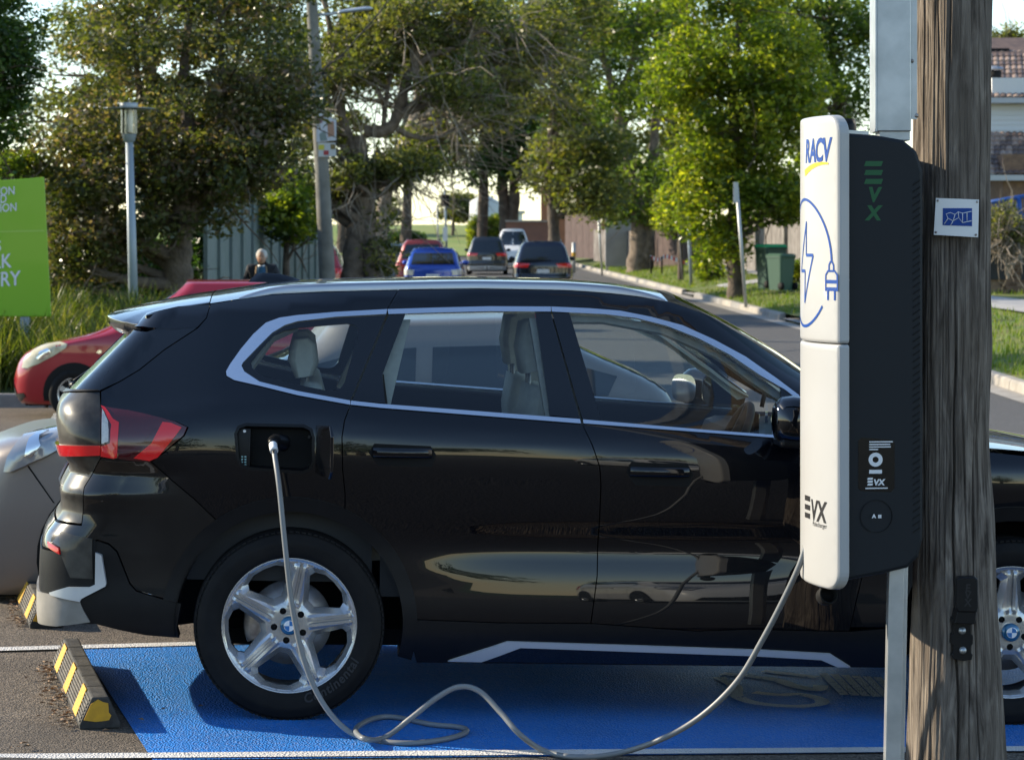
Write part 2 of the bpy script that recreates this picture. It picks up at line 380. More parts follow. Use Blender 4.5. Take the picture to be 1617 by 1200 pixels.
# worn symbol and lettering painted on the bay
sym = empty('bay_symbol', gpt(1210, 1085)); sym['kind'] = 'structure'
inv = Matrix.Translation(-sym.location)
def stroke(pts, wd):
    V = [Vector((p.x, p.y, gz(p.x, p.y) + .009)) for p in catmull(pts, 5)]; n = len(V); mb = MB(); L_ = []
    for i, p in enumerate(V):
        d = (V[min(i + 1, n - 1)] - V[max(i - 1, 0)]); d.z = 0; d.normalize(); q = Vector((-d.y, d.x, 0)) * wd / 2
        L_.append([p - q - sym.location, p + q - sym.location])
    MB().grid(L_, False).build('marking', M['mark'], sym)
stroke([gpt(*p) for p in ((1135, 1072), (1160, 1086), (1165, 1103), (1200, 1114), (1260, 1118), (1296, 1114), (1293, 1106), (1262, 1099), (1230, 1100), (1190, 1096))], .055)
stroke([gpt(*p) for p in ((1140, 1066), (1180, 1070), (1225, 1076), (1255, 1086), (1290, 1092), (1296, 1085))], .06)
stroke([gpt(*p) for p in ((1205, 1062), (1250, 1067), (1290, 1072))], .05)
for k in range(6):
    x = 1300 + k * 17
    stroke([gpt(x, 1066 + k * 1.2), gpt(x + 10, 1076 + k * 1.2), gpt(x + 22, 1088 + k * 1.2), gpt(x + 34, 1100 + k)], .035)
# ------------------------------------------------------------------ car skins
class Skin:
    """half body of a car: (u, z) -> point.  u runs along the side (u = x), wraps round the rear and the front corner to the middle"""
    def __init__(s, xr, xf, W, rr, rf, kr=.10, kf=.12):
        s.xr, s.xf, s.W, s.rr, s.rf, s.kr, s.kf = xr, xf, W, rr, rf, kr, kf
    def ends(s, z):
        xr, xf, rr, rf = s.xr(z), s.xf(z), s.rr(z), s.rf(z)
        w0 = s.W(xr + rr, z); ar = math.pi / 2 - np.arctan(2 * s.kr * (w0 - rr)); ye = w0 - rr + rr * np.cos(ar); ucr = xr + s.kr * ye ** 2 + rr * np.sin(ar)
        w1 = s.W(xf - rf, z); af = math.pi / 2 - np.arctan(2 * s.kf * (w1 - rf)); yf = w1 - rf + rf * np.cos(af); ucf = xf - s.kf * yf ** 2 - rf * np.sin(af)
        return xr, xf, rr, rf, ar, af, ucr, ucf
    def lim(s, z):
        z = np.asarray(z, float); xr, xf, rr, rf, ar, af, ucr, ucf = s.ends(z)
        wr = s.W(ucr, z); wf = s.W(ucf, z)
        return ucr - rr * ar - (wr - rr + rr * np.cos(ar)), ucf + rf * af + (wf - rf + rf * np.cos(af))
    def xy(s, u, z):
        u = np.asarray(u, float); z = np.asarray(z, float)
        xr, xf, rr, rf, ar, af, ucr, ucf = s.ends(z)
        x = np.clip(u, ucr, ucf); y = s.W(x, z)
        # rear
        wr = s.W(ucr, z); t = ucr - u; a = np.clip(t / rr, 0, ar)
        xc = ucr - rr * np.sin(a); yc = wr - rr + rr * np.cos(a)
        t2 = np.clip(t - rr * ar, 0, None); y2 = np.maximum(yc - t2, 0); x2 = xc - s.kr * (yc ** 2 - y2 ** 2)
        m = t > 0; x = np.where(m, np.where(t2 > 0, x2, xc), x); y = np.where(m, np.where(t2 > 0, y2, yc), y)
        wf = s.W(ucf, z); t = u - ucf; a = np.clip(t / rf, 0, af)
        xc = ucf + rf * np.sin(a); yc = wf - rf + rf * np.cos(a)
        t2 = np.clip(t - rf * af, 0, None); y2 = np.maximum(yc - t2, 0); x2 = xc + s.kf * (yc ** 2 - y2 ** 2)
        m = t > 0; x = np.where(m, np.where(t2 > 0, x2, xc), x); y = np.where(m, np.where(t2 > 0, y2, yc), y)
        return x, y
    def pn(s, u, z, off=0.0):
        """points and outward normals on the y<0 side"""
        u = np.asarray(u, float); z = np.asarray(z, float); e = 2e-3
        x, y = s.xy(u, z); xa, ya = s.xy(u + e, z); xb, yb = s.xy(u - e, z); xc, yc = s.xy(u, z + e); xd, yd = s.xy(u, z - e)
        du = np.stack([xa - xb, -(ya - yb), np.zeros_like(x)], -1); dz = np.stack([xc - xd, -(yc - yd), np.full_like(x, 2 * e)], -1)
        n = np.cross(du, dz); ln = np.linalg.norm(n, axis=-1, keepdims=True); n = n / np.maximum(ln, 1e-12)
        bad = ln[..., 0] < 1e-9; n[bad] = (0, -1, 0)
        p = np.stack([x, -y, z], -1)
        return p + n * off, n
    def inv(s, M4, px, py, u, z, sg=-1):
        """pixels -> (u, z) on the visible side (arrays)"""
        A = np.array(M4); px, py, u, z = [np.asarray(q, float) for q in (px, py, u, z)]
        def pr(u, z):
            x, y = s.xy(u, z); q = A[:3, :3] @ np.stack([x, sg * y, z]) + A[:3, 3:4]
            return np.stack([CXP + FPX * q[0] / q[1], HORZ + FPX * (CAMH - q[2]) / q[1]])
        best = np.full(len(u), 1e9); bu, bz = u.copy(), z.copy()
        for it in range(30):
            r = pr(u, z) - (px, py); e = np.abs(r).max(0); k = e < best; best[k] = e[k]; bu[k] = u[k]; bz[k] = z[k]
            if e.max() < .05: break
            a = (pr(u + 1e-4, z) - pr(u - 1e-4, z)) / 2e-4; b = (pr(u, z + 1e-4) - pr(u, z - 1e-4)) / 2e-4
            det = a[0] * b[1] - a[1] * b[0]; det = np.where(np.abs(det) < 1e-3, 1e-3, det)
            du = (r[0] * b[1] - r[1] * b[0]) / det; dz = (a[0] * r[1] - a[1] * r[0]) / det
            u = u - np.clip(du, -.15, .15); z = z - np.clip(dz, -.15, .15)
        return bu, bz, best

def resample(poly, h):
    out = []
    n = len(poly)
    for i in range(n):
        a, b = poly[i], poly[(i + 1) % n]; L = math.hypot(b[0] - a[0], b[1] - a[1]); k = max(1, int(math.ceil(L / h)))
        for j in range(k): out.append((a[0] + (b[0] - a[0]) * j / k, a[1] + (b[1] - a[1]) * j / k))
    return out
def area2(p): return sum(p[i][0] * p[(i + 1) % len(p)][1] - p[(i + 1) % len(p)][0] * p[i][1] for i in range(len(p)))
def inset(poly, d):
    """shrink a polygon by d"""
    if d == 0: return poly
    if area2(poly) < 0: poly = poly[::-1]
    n = len(poly); out = []
    for i in range(n):
        a, b, c = poly[i - 1], poly[i], poly[(i + 1) % n]
        e1 = (b[0] - a[0], b[1] - a[1]); e2 = (c[0] - b[0], c[1] - b[1]); l1 = math.hypot(*e1) or 1e-9; l2 = math.hypot(*e2) or 1e-9
        n1 = (-e1[1] / l1, e1[0] / l1); n2 = (-e2[1] / l2, e2[0] / l2); k = 1 + n1[0] * n2[0] + n1[1] * n2[1]; k = max(k, .35)
        out.append((b[0] + d * (n1[0] + n2[0]) / k, b[1] + d * (n1[1] + n2[1]) / k))
    return out
def pip(P, poly):
    x, y = P[:, 0], P[:, 1]; ins = np.zeros(len(P), bool); n = len(poly)
    for i in range(n):
        x1, y1 = poly[i]; x2, y2 = poly[(i + 1) % n]
        if y1 == y2: continue
        c = ((y1 > y) != (y2 > y)) & (x < (x2 - x1) * (y - y1) / (y2 - y1) + x1); ins ^= c
    return ins
def pdist(P, poly):
    d = np.full(len(P), 1e9); n = len(poly)
    for i in range(n):
        a = np.array(poly[i]); b = np.array(poly[(i + 1) % n]); e = b - a; L = (e @ e) or 1e-12
        t = np.clip(((P - a) @ e) / L, 0, 1); q = a + t[:, None] * e; d = np.minimum(d, np.linalg.norm(P - q, axis=1))
    return d
def cdt(poly, holes=(), h=.03, extra=()):
    poly = resample(poly, h); holes = [resample(q, h) for q in holes]
    B = np.array(poly); lo, hi = B.min(0), B.max(0)
    gx, gy = np.meshgrid(np.arange(lo[0] + h / 2, hi[0], h), np.arange(lo[1] + h / 2, hi[1], h)); gx = gx + (np.arange(gy.shape[0]) % 2)[:, None] * h / 2
    G = np.stack([gx.ravel(), gy.ravel()], 1); k = pip(G, poly) & (pdist(G, poly) > h * .45)
    for q in holes: k &= ~pip(G, q) & (pdist(G, q) > h * .45)
    G = G[k]
    V = [Vector(p) for p in poly]; E = [(i, (i + 1) % len(poly)) for i in range(len(poly))]
    for q in holes:
        b = len(V); V += [Vector(p) for p in q]; E += [(b + i, b + (i + 1) % len(q)) for i in range(len(q))]
    for ln in extra:
        Q = np.array(ln); k = pip(Q, poly) & (pdist(Q, poly) > .002)
        for q in holes: k &= ~pip(Q, q) & (pdist(Q, q) > .002)
        G = G[np.min(np.linalg.norm(G[:, None, :] - Q[None], axis=2), axis=1) > h * .5]
        b = len(V); V += [Vector(p) for p in Q]; E += [(b + i, b + i + 1) for i in range(len(Q) - 1) if k[i] and k[i + 1]]
    V += [Vector(p) for p in G]
    r = geometry.delaunay_2d_cdt(V, E, [], 0, 1e-5)
    OV = np.array([tuple(p) for p in r[0]]); F = np.array([f for f in r[2] if len(f) == 3], int)
    c = OV[F].mean(1); k = pip(c, poly)
    for q in holes: k &= ~pip(c, q)
    F = F[k]
    a = OV[F]; s_ = (a[:, 1, 0] - a[:, 0, 0]) * (a[:, 2, 1] - a[:, 0, 1]) - (a[:, 1, 1] - a[:, 0, 1]) * (a[:, 2, 0] - a[:, 0, 0])
    F[s_ < 0] = F[s_ < 0][:, ::-1]
    return OV, F, [poly] + holes
def custom_mesh(name, P, N, F):
    me = bpy.data.meshes.new(name); me.from_pydata([tuple(p) for p in P], [], [tuple(int(i) for i in f) for f in F])
    me.polygons.foreach_set('use_smooth', [True] * len(me.polygons)); me.update()
    me.normals_split_custom_set_from_vertices([tuple(n) for n in N]); return me
def panel(skin, name, poly, m, parent, holes=(), off=0.0, gap=0.002, thick=.014, h=.03, side=-1, offf=None, ntilt=0.0):
    """a sheet of bodywork over the (u, z) polygon, with returned edges"""
    OV, F, loops = cdt(inset(poly, gap), [inset(q, -gap) for q in holes], h)
    o_ = off if offf is None else offf(OV[:, 0], OV[:, 1])
    p, n = skin.pn(OV[:, 0], OV[:, 1], 0.0); p = p + n * (np.asarray(o_)[..., None] if np.ndim(o_) else o_)
    if offf is not None:      # normals of the offset surface
        e = 2e-3; q = []
        for du, dz in ((e, 0), (-e, 0), (0, e), (0, -e)):
            a_, b_ = skin.pn(OV[:, 0] + du, OV[:, 1] + dz, 0.0); q.append(a_ + b_ * np.asarray(offf(OV[:, 0] + du, OV[:, 1] + dz))[:, None])
        nn_ = np.cross(q[0] - q[1], q[2] - q[3]); l_ = np.linalg.norm(nn_, axis=1, keepdims=True); n = np.where(l_ > 1e-9, nn_ / np.maximum(l_, 1e-9), n)
    if ntilt: n = n + np.array([0, 0, ntilt]); n = n / np.linalg.norm(n, axis=1, keepdims=True)
    P = [p]; N = [n]; FF = [F]; base = len(p)
    if thick:
        for li, lp in enumerate(loops):
            L = np.array(lp)
            if (area2(lp) < 0) != (li > 0): L = L[::-1]
            oo = off if offf is None else offf(L[:, 0], L[:, 1])
            q, nq = skin.pn(L[:, 0], L[:, 1], 0.0); q = q + nq * (np.asarray(oo)[..., None] if np.ndim(oo) else oo); k = len(q)
            tg = np.roll(q, -1, 0) - np.roll(q, 1, 0); fn = np.cross(tg, nq); fn /= np.maximum(np.linalg.norm(fn, axis=1, keepdims=True), 1e-9)
            P += [q, q - nq * thick]; N += [fn, fn]; i = np.arange(k); j = (i + 1) % k
            FF.append(np.stack([base + i, base + k + i, base + k + j], 1)); FF.append(np.stack([base + i, base + k + j, base + j], 1)); base += 2 * k
    P = np.concatenate(P); N = np.concatenate(N); F = np.concatenate(FF)
    if side > 0: P = P * (1, -1, 1); N = N * (1, -1, 1); F = F[:, ::-1]
    return link(name, custom_mesh(name, P, N, F), m, parent)

def loft(skin, name, zs, m, parent, nu=70, cap=None):
    """closed body shell from level slices; cap: (function x,y->z) roof over the last slice"""
    zs = np.asarray(zs); P = []
    for z in zs:
        u0, u1 = skin.lim(z); u = np.linspace(float(u0), float(u1), nu); x, y = skin.xy(u, np.full(nu, z))
        right = [Vector((a, -b, z)) for a, b in zip(x, y)]; left = [Vector((a, b, z)) for a, b in zip(x, y)][::-1]
        P.append(right + left[1:-1])
    mb = MB().grid(P, True, True)
    # roof / floor caps: strips between right and left halves
    for row, flip in ((P[-1], False), (P[0], True)):
        n = nu; R_ = row[:n]; L_ = [row[0]] + row[n:][::-1] + [row[n - 1]]
        G = []
        for i in range(n):
            a, b = R_[i], L_[i]; r = []
            for k in range(9):
                q = a.lerp(b, k / 8)
                if cap and not flip: q = Vector((q.x, q.y, q.z + cap(q.x, (k / 8 - .5) * 2)))
                r.append(q)
            G.append(r if not flip else r[::-1])
        mb.grid(G, True)
    return mb.build(name, m, parent, fix=True)

# ------------------------------------------------------------------ car materials
M['black_paint'] = mat('black car paint', (.0018, .0024, .0045), .25, coat=1.0, coat_rough=.0, spec=.12)
M['dusty_black'] = mat('black paint under road dust', (.012, .0115, .011), .35, coat=.5, coat_rough=.10, spec=.2, noise=(9, 1, (.075, .070, .060)))
M['sheen_black'] = mat('black paint with sky sheen mixed in', (.0045, .005, .006), .3, coat=1, coat_rough=.03, spec=.15, noise=(5, .8, (.013, .0125, .012)))  # grey mottle in the colour stands in for sky reflected by the bumper
M['gloss_black'] = mat('gloss black trim', (.004, .0045, .006), .05, coat=.5)
M['plastic'] = mat('black plastic cladding', (.0045, .005, .0065), .38, spec=.28, noise=(30, .6, (.008, .008, .009)), bump=(400, .15, .001))
M['dark'] = mat('dark cavity', (.004, .004, .004), .9)
M['satin'] = mat('satin aluminium trim', (.80, .82, .86), .26, metal=1.0)
M['rail'] = mat('satin grey roof rail', (.46, .47, .49), .38, metal=1.0)
M['silver_plastic'] = mat('silver painted plastic', (.55, .56, .57), .32, metal=.35, coat=.3)
M['rubber'] = mat('tyre rubber', (.005, .005, .0055), .72, spec=.25, noise=(14, .7, (.011, .0105, .010)), bump=(90, .25, .002))
M['wheel_silver'] = mat('wheel silver paint', (.46, .47, .485), .27, metal=.75, coat=.5, noise=(20, .35, (.43, .43, .43)))
M['steel'] = mat('worn steel', (.36, .34, .33), .35, metal=.9, noise=(30, .8, (.16, .13, .11)))
M['glass'] = glass_mat('tinted side glass', (.84, .90, .89))
M['glass_rear'] = glass_mat('dusty rear glass', (.20, .24, .22), rough=.12)
M['glass_ws'] = glass_mat('windscreen glass', (.66, .74, .72))
M['red_lens'] = mat('red lamp lens', (.50, .010, .012), .10, coat=1, emit=(.9, .02, .02, .05))
M['dark_red'] = mat('smoked red lamp lens', (.06, .003, .005), .08, coat=1)
M['clear_lens'] = mat('clear lamp lens', (.62, .60, .56), .12, coat=1, noise=(60, .5, (.35, .34, .33)))
M['cream'] = mat('cream interior trim', (.62, .60, .53), .75, noise=(40, .4, (.45, .43, .38)))
M['dark_trim'] = mat('charcoal interior trim', (.03, .032, .035), .7)
M['mirror'] = mat('mirror glass', (.85, .87, .88), .015, metal=1.0)
M['white_plastic'] = mat('white plastic', (.75, .75, .74), .4)
M['brakedisc'] = mat('brake disc', (.38, .37, .37), .35, metal=.85, noise=(40, .5, (.25, .22, .20)))

# ------------------------------------------------------------------ the black SUV: skin
_zs = pchip([(-1.1, 1.10), (-.6, 1.115), (-.25, 1.165), (0, 1.175), (.3, 1.140), (1.058, 1.098), (1.812, 1.055), (3.6, 1.0)])
_zt = pchip([(-1.1, 1.40), (-.4, 1.43), (-.1, 1.455), (.146, 1.487), (.337, 1.503), (.721, 1.521), (.953, 1.525), (1.094, 1.521), (1.214, 1.512), (1.332, 1.494), (1.454, 1.463), (1.573, 1.413), (1.695, 1.35), (1.816, 1.27), (1.905, 1.208), (2.1, 1.10), (2.3, 1.05), (3.6, 1.0)])
_wp = pchip([(.12, .78), (.20, .842), (.27, .878), (.33, .893), (.40, .897), (.52, .8925), (.65, .896), (.78, .908), (.88, .917), (.96, .9215), (1.02, .9195), (1.07, .908), (1.11, .890), (1.13, .876)])
def W_hero(x, z):
    x = np.asarray(x, float); z = np.asarray(z, float); zs = _zs(x)
    zz = np.where(z < .75, z, .75 + (z - .75) / np.maximum(zs - .75, .1) * .38)
    lo = _wp(np.minimum(zz, 1.13))
    d = np.maximum(z - zs, 0); hi = .44 * d + .06 * d * d + .015 * (1 - np.exp(-d * 22)); zt = np.minimum(_zt(x) + .035, 1.6)
    e = np.maximum(z - np.maximum(zt, zs), 0); hi = hi + .55 * e + 5.0 * e * e
    # haunch over the rear wheel, soft flare at the front wheel, plan taper towards both ends
    bul = .012 * np.exp(-((x + .02) / .42) ** 2 - ((z - .92) / .17) ** 2) + .010 * np.exp(-((x - 2.7) / .4) ** 2 - ((z - .86) / .15) ** 2)
    sc_ = -.021 * np.exp(-((x - 1.25) / .80) ** 4 - ((z - .645) / .085) ** 2)
    tr = .075 * np.maximum((.15 - x) / .95, 0) ** 2 + .11 * np.maximum((x - 2.35) / 1.05, 0) ** 2
    tr = tr + np.where(z > 1.1, .06 * np.maximum((.3 - x) / 1.0, 0) ** 2 * np.clip((z - 1.1) / .35, 0, 1), 0)
    dw = np.interp(z, [.60, .66, .70, .745, .775, .80, .815, .85, .89, .91, .94], [0, -.003, -.007, -.009, -.006, -.001, -.002, -.014, -.026, -.016, 0]) * sstep(-.30, -.66, x)
    return lo - hi + bul + sc_ - tr + dw
SK = Skin(pchip([(.1, -.86), (.2, -.90), (.25, -.935), (.30, -.96), (.36, -.968), (.50, -.968), (.60, -.965), (.64, -.956), (.68, -.930), (.72, -.903), (.745, -.896), (.775, -.897), (.798, -.903), (.810, -.901), (.85, -.883), (.888, -.866), (.905, -.872), (.93, -.892), (.96, -.906), (1.02, -.917), (1.08, -.921), (1.125, -.912), (1.16, -.884), (1.30, -.750), (1.386, -.668), (1.46, -.60), (1.60, -.50)]),
          pchip([(.1, 3.36), (.2, 3.42), (.35, 3.50), (.6, 3.53), (.8, 3.51), (.92, 3.44), (1.0, 3.25), (1.06, 2.8), (1.12, 2.4), (1.6, 1.6)]),
          W_hero, pchip([(.1, .15), (.5, .17), (.66, .20), (.9, .22), (1.08, .20), (1.18, .14), (1.5, .10), (1.6, .08)]), pchip([(.1, .3), (.9, .36), (1.2, .3)]), .10, .12)
suv = empty('sport_utility_car', matrix=CARM); tag(suv, 'black compact SUV plugged in and charging in the blue painted bay', 'car')
_seed = [0, .9]
def UZ(lst):
    I = [i for i, p in enumerate(lst) if abs(p[0]) > 12]; out = list(lst)
    if I:
        px = np.array([lst[i][0] for i in I], float); py = np.array([lst[i][1] for i in I], float)
        u, z, r = SK.inv(CARM, px, py, (px - 457) / 428., CAMH - .02 - (py - 380) / 425.)
        for k, i in enumerate(I):
            out[i] = (float(u[k]), float(z[k]))
            if r[k] > 1: print('  pixel not on skin', lst[i], out[i], round(float(r[k]), 1))
    return out
def ucen(z): return float(SK.lim(z)[0]) + .001
def ufro(z): return float(SK.lim(z)[1]) - .001
def arc(cx_, cz_, r, a0, a1, n): return [(cx_ + r * math.cos(R(a0 + (a1 - a0) * k / n)), cz_ + r * math.sin(R(a0 + (a1 - a0) * k / n))) for k in range(n + 1)]
WZ, WB = .352, 2.692
def both(name, poly, m, **kw):
    kw2 = dict(kw); par = kw2.pop('parent', suv); lab = kw2.pop('label', None)
    for s_ in (-1, 1):
        o = panel(SK, name, poly, m, par, side=s_, **kw2)
        if lab: o['label'] = lab
        if s_ < 0: first = o
    return first
# ---- key outlines (photo traced, on the body surface)
top_out = UZ([(611.5, 488.6), (690, 486), (773, 484), (870, 484.5)])
fr_out = UZ([(870, 484.5), (929, 487), (979, 491), (1028, 500.6), (1078, 514), (1127, 536.5), (1177, 563.7), (1226, 598), (1262, 625)])
q_out = UZ([(357, 587), (363, 576), (380, 552), (400, 528), (420, 510), (442, 502), (470, 498), (530, 493), (611.5, 488.6)])
q_low = UZ([(553, 640), (470, 625), (410, 610), (370, 601), (358, 594)])
belt_r = UZ([(917.5, 669.7), (760, 657.5), (600, 645), (553, 640)])
belt_f = UZ([(1300, 698), (1234, 693), (1100, 683), (921, 669.5)])
roof_e = UZ([(332, 479), (390, 470), (430, 463.5), (510, 459.5), (630, 456.5), (773, 455), (880, 457), (940, 460.5), (1004, 467), (1063, 478), (1121, 499), (1189, 540), (1262, 589)])
apil = [(2.02, 1.225), (2.14, 1.13)]
hatch = UZ([(332, 480), (326, 502), (312, 518), (260, 552), (220, 584), (190, 602), (159, 618), (159, 642)])
lampT = UZ([(159, 643), (205, 650), (250, 659), (278, 666), (297, 675)])
lampB = UZ([(291, 688), (262, 712), (238, 729), (205, 727), (182, 724), (161, 720), (140, 716), (118, 707)])
sh_b = UZ([(238, 729), (270, 757), (306, 787)]) + [(.463 * math.cos(R(126)), WZ + .463 * math.sin(R(126)))]
rdoor_rear = UZ([(553, 640), (544, 664), (540, 690), (541, 740), (545, 780)])
bshut = UZ([(870, 484.5), (894, 573), (918, 667), (935, 702), (947, 737), (949, 765), (946, 830), (943, 909), (933, 984)])
fshut = [(2.14, 1.045), (2.17, .98), (2.165, .82), (2.14, .62), (2.10, .45), (2.08, .345)]
sillT = UZ([(933, 984), (789, 983), (660, 978)])
sillF = [(2.08, .345), (1.7, .35), UZ([(1100, 996)])[0], UZ([(933, 984)])[0]]
aR = arc(0, WZ, .463, 168, 0, 26)        # outer edge of the rear arch cladding
def arch_at(a): return (.463 * math.cos(R(a)), WZ + .463 * math.sin(R(a)))
# ---- side panels
fuel_hole = UZ([(371, 684), (376, 673), (388, 669), (480, 671), (492, 677), (496, 690), (496, 730), (490, 742), (478, 747), (392, 741), (380, 736), (374, 724)])
q_poly = hatch + lampT + [lampB[0], lampB[1], lampB[2]] + sh_b[1:] + arc(0, WZ, .463, 124, 65.4, 12) + rdoor_rear[::-1] + q_low[1:] + q_out[:-1]
q_poly = q_poly + [q_out[-1]] + roof_e[4:0:-1] + [roof_e[0]]
i_611 = roof_e[4]
quarter = both('rear_quarter_panel', q_poly, M['black_paint'], holes=[fuel_hole], h=.028)
cant = [q_out[-1]] + top_out[1:] + fr_out[1:] + apil[::-1][1:] + [apil[0]]
cant = [q_out[-1]] + top_out[1:] + fr_out[1:] + [(2.03, 1.135), (2.14, 1.09), (2.16, 1.12)] + roof_e[:3:-1]
both('roof_side_frame', cant, M['black_paint'], gap=.0005, h=.028)
rdoor = bshut[2:] + sillT[1:] + arc(0, WZ, .463, 3, 65.4, 14) + rdoor_rear[::-1] + belt_r[::-1][1:]
rd = both('rear_door', rdoor, M['black_paint'], h=.026, thick=.02)
fdoor = fshut + sillF[1:] + bshut[::-1][1:7] + belt_f[::-1]
fd = both('front_door', fdoor, M['black_paint'], h=.026, thick=.02)
ff = arc(WB, WZ, .463, 8, 150, 20)
fender = [(2.165, 1.03), (2.17, .98), (2.165, .82), (2.14, .62), (2.10, .45), (2.08, .36), (2.23, .36)] + arc(WB, WZ, .463, 178, 20, 20) + [(3.2, .60), (3.25, .82), (3.2, .93), (3.0, .985), (2.6, 1.02), (2.3, 1.045)]
both('front_fender', fender, M['black_paint'], h=.035)
fb = [(3.2, .60), (3.13, .45), (3.1, .25), (ufro(.25), .25), (ufro(.45), .45), (ufro(.65), .65), (ufro(.85), .85), (ufro(.93), .93), (3.2, .93), (3.25, .82)]
both('front_bumper', fb, M['black_paint'], h=.05)
both('headlight', [(3.12, .80), (3.3, .78), (3.55, .77), (3.6, .86), (3.3, .90), (3.1, .89)], M['clear_lens'], off=.006, h=.05)
# ---- window trim, glass, pillars
q_in = UZ([(610, 496.6), (530, 501), (470, 508), (450, 514), (430, 526), (410, 546), (384, 573), (381.6, 578), (386, 587), (410, 603), (470, 618), (553, 633)])
both('window_trim', q_out + UZ([(610, 496.6)]) + q_in[1:] + q_low, M['satin'], off=.004, gap=.0004, thick=.012, h=.02, ntilt=.42, label='satin silver surround of the rear side window')
both('window_trim', top_out + UZ([(870, 493), (773, 492.5), (690, 494.5), (613, 497)]), M['satin'], off=.004, gap=.0008, thick=.012, h=.02, ntilt=.42)
fr_in = UZ([(871, 493), (900, 494.5), (954, 497), (1003.7, 503), (1053, 515.5), (1102.6, 535), (1152, 561), (1201.6, 594.6), (1238.7, 616), (1262, 634)])
both('window_trim', fr_out + fr_in[::-1], M['satin'], off=.004, gap=.0008, thick=.012, h=.02, ntilt=.42)
both('window_trim', belt_r + UZ([(554, 633), (600, 638), (760, 650), (916, 662)]), M['satin'], off=.004, gap=.0008, thick=.012, h=.02, ntilt=.42)
both('window_trim', belt_f + UZ([(920, 662.6), (1053, 673.8), (1127, 680), (1229, 687.5), (1300, 692)]), M['satin'], off=.004, gap=.0008, thick=.012, h=.02, ntilt=.42)
q_clear = UZ([(396, 572), (412, 552), (432, 530), (448, 522), (470, 518), (510, 514), (548, 511), (560, 513), (565, 519), (565, 530), (544, 604), (538, 612), (528, 616), (514, 616), (460, 605), (410, 592), (398, 580)])
q_edge = [q_in[0]] + q_in[1:] 
both('window_frit', q_edge, M['gloss_black'], holes=[q_clear], off=-.002, gap=.0, thick=.004, h=.03)
both('quarter_glass', q_clear, M['glass'], off=-.006, gap=-.004, thick=0, h=.04)
rd_glass = UZ([(641, 496), (690, 495), (773, 493), (844, 494), (867, 656.5), (760, 648), (610, 636.5), (605, 592)])
both('pillar_trim', UZ([(613, 497), (640.5, 496), (604, 592), (609, 637), (556, 632)]), M['gloss_black'], off=-.001, gap=.001, thick=.01, h=.03)
both('pillar_trim', UZ([(844.5, 494), (870, 493), (916.5, 661), (868, 656)]), M['gloss_black'], off=-.001, gap=.0015, thick=.01, h=.03)
both('pillar_trim', UZ([(871, 493), (900, 494.5), (951, 664.5), (919.5, 662)]), M['gloss_black'], off=-.001, gap=.0015, thick=.01, h=.03)
both('rear_door_glass', rd_glass, M['glass'], off=-.008, gap=-.004, thick=0, h=.04)
fd_glass = UZ([(900, 494.5), (954, 497), (1003.7, 503), (1053, 515.5), (1102.6, 535), (1152, 561), (1201.6, 594.6), (1240, 617), (1243, 688), (1127, 680), (1053, 673.8), (951, 664.5)])
both('front_door_glass', fd_glass, M['glass'], off=-.008, gap=-.004, thick=0, h=.04)
both('mirror_sail', UZ([(1232, 612), (1262, 634), (1300, 660), (1300, 691), (1236, 687)]), M['gloss_black'], off=.002, gap=0, thick=.012, h=.04)
both('window_seal', UZ([(604, 591), (606, 591), (612, 637), (608.5, 637)]), M['dark'], off=.001, gap=0, thick=.006)
# ---- cladding and sill
def ring(r0, r1, a0, a1, cx_=0.0, n=30): return arc(cx_, WZ, r1, a0, a1, n) + arc(cx_, WZ, r0, a1, a0, n)
both('arch_cladding', ring(.415, .468, -16, 170), M['plastic'], off=.007, gap=0, thick=.06, h=.03)
both('arch_cladding', ring(.415, .468, 4, 196, WB), M['plastic'], off=.007, gap=0, thick=.06, h=.03)
sill = [(.47, .21), (2.27, .205), (2.235, .36)] + [(2.08, .345), (1.7, .35)] + UZ([(1100, 996), (933, 984), (789, 983), (660, 978)]) + [(.463, .36), (.452, .27)]
both('sill_cladding', sill, M['plastic'], off=.004, gap=.001, thick=.05, h=.03)
both('sill_trim', UZ([(707, 1041), (801, 1011), (1000, 1017), (1200, 1024), (1310, 1030), (1342, 1050), (1322, 1050), (1296, 1039), (1190, 1033), (1000, 1026.5), (822, 1020.5), (760, 1042)]), M['silver_plastic'], off=.012, gap=0, thick=.02, h=.02, label='silver accent strip along the sill')
both('sill_insert', UZ([(762, 1042), (822, 1021.5), (1000, 1027.5), (1190, 1034), (1296, 1040), (1320, 1050)]), M['gloss_black'], off=.009, gap=.001, thick=.02, h=.03)
# ---- tail: lamps, tailgate, bumper
lamp_poly = lampT + lampB[:-1] + [(ucen(.925) * .25 + lampB[-1][0] * .75, .925), (ucen(.945) * .25 + lampB[-1][0] * .75, .955)] + UZ([(130, 699), (150, 703), (163, 702), (160, 660)])
lampT2 = UZ([(159, 643), (205, 650), (250, 659), (278, 666), (297, 675), (291, 688), (262, 712), (238, 729), (205, 727), (182, 724), (161, 720), (161, 690)])
lamp = both('tail_light', lampT2, M['dark_red'], off=.012, gap=.002, thick=.04, h=.02)
def lampbit(px, m, nm, lab, off=.016):
    q = UZ(px)
    for s_ in (-1, 1):
        o = panel(SK, nm, q, m, [c for c in suv.children if c.name.startswith('tail_light')][0 if s_ < 0 else 1], off=off, gap=0, thick=.01, h=.015, side=s_); o['label'] = lab
lampbit([(160, 644), (166, 646), (180, 664), (189, 669), (186, 722), (180, 724), (161, 720), (161, 705), (174, 700), (177, 672)], M['red_lens'], 'light_bar', 'bright red L shaped light bar')
lampbit([(258, 668), (271, 669), (288, 676), (262, 708), (250, 722), (237, 727), (212, 723), (240, 700)], M['red_lens'], 'light_bar', 'bright red slanted light bar')
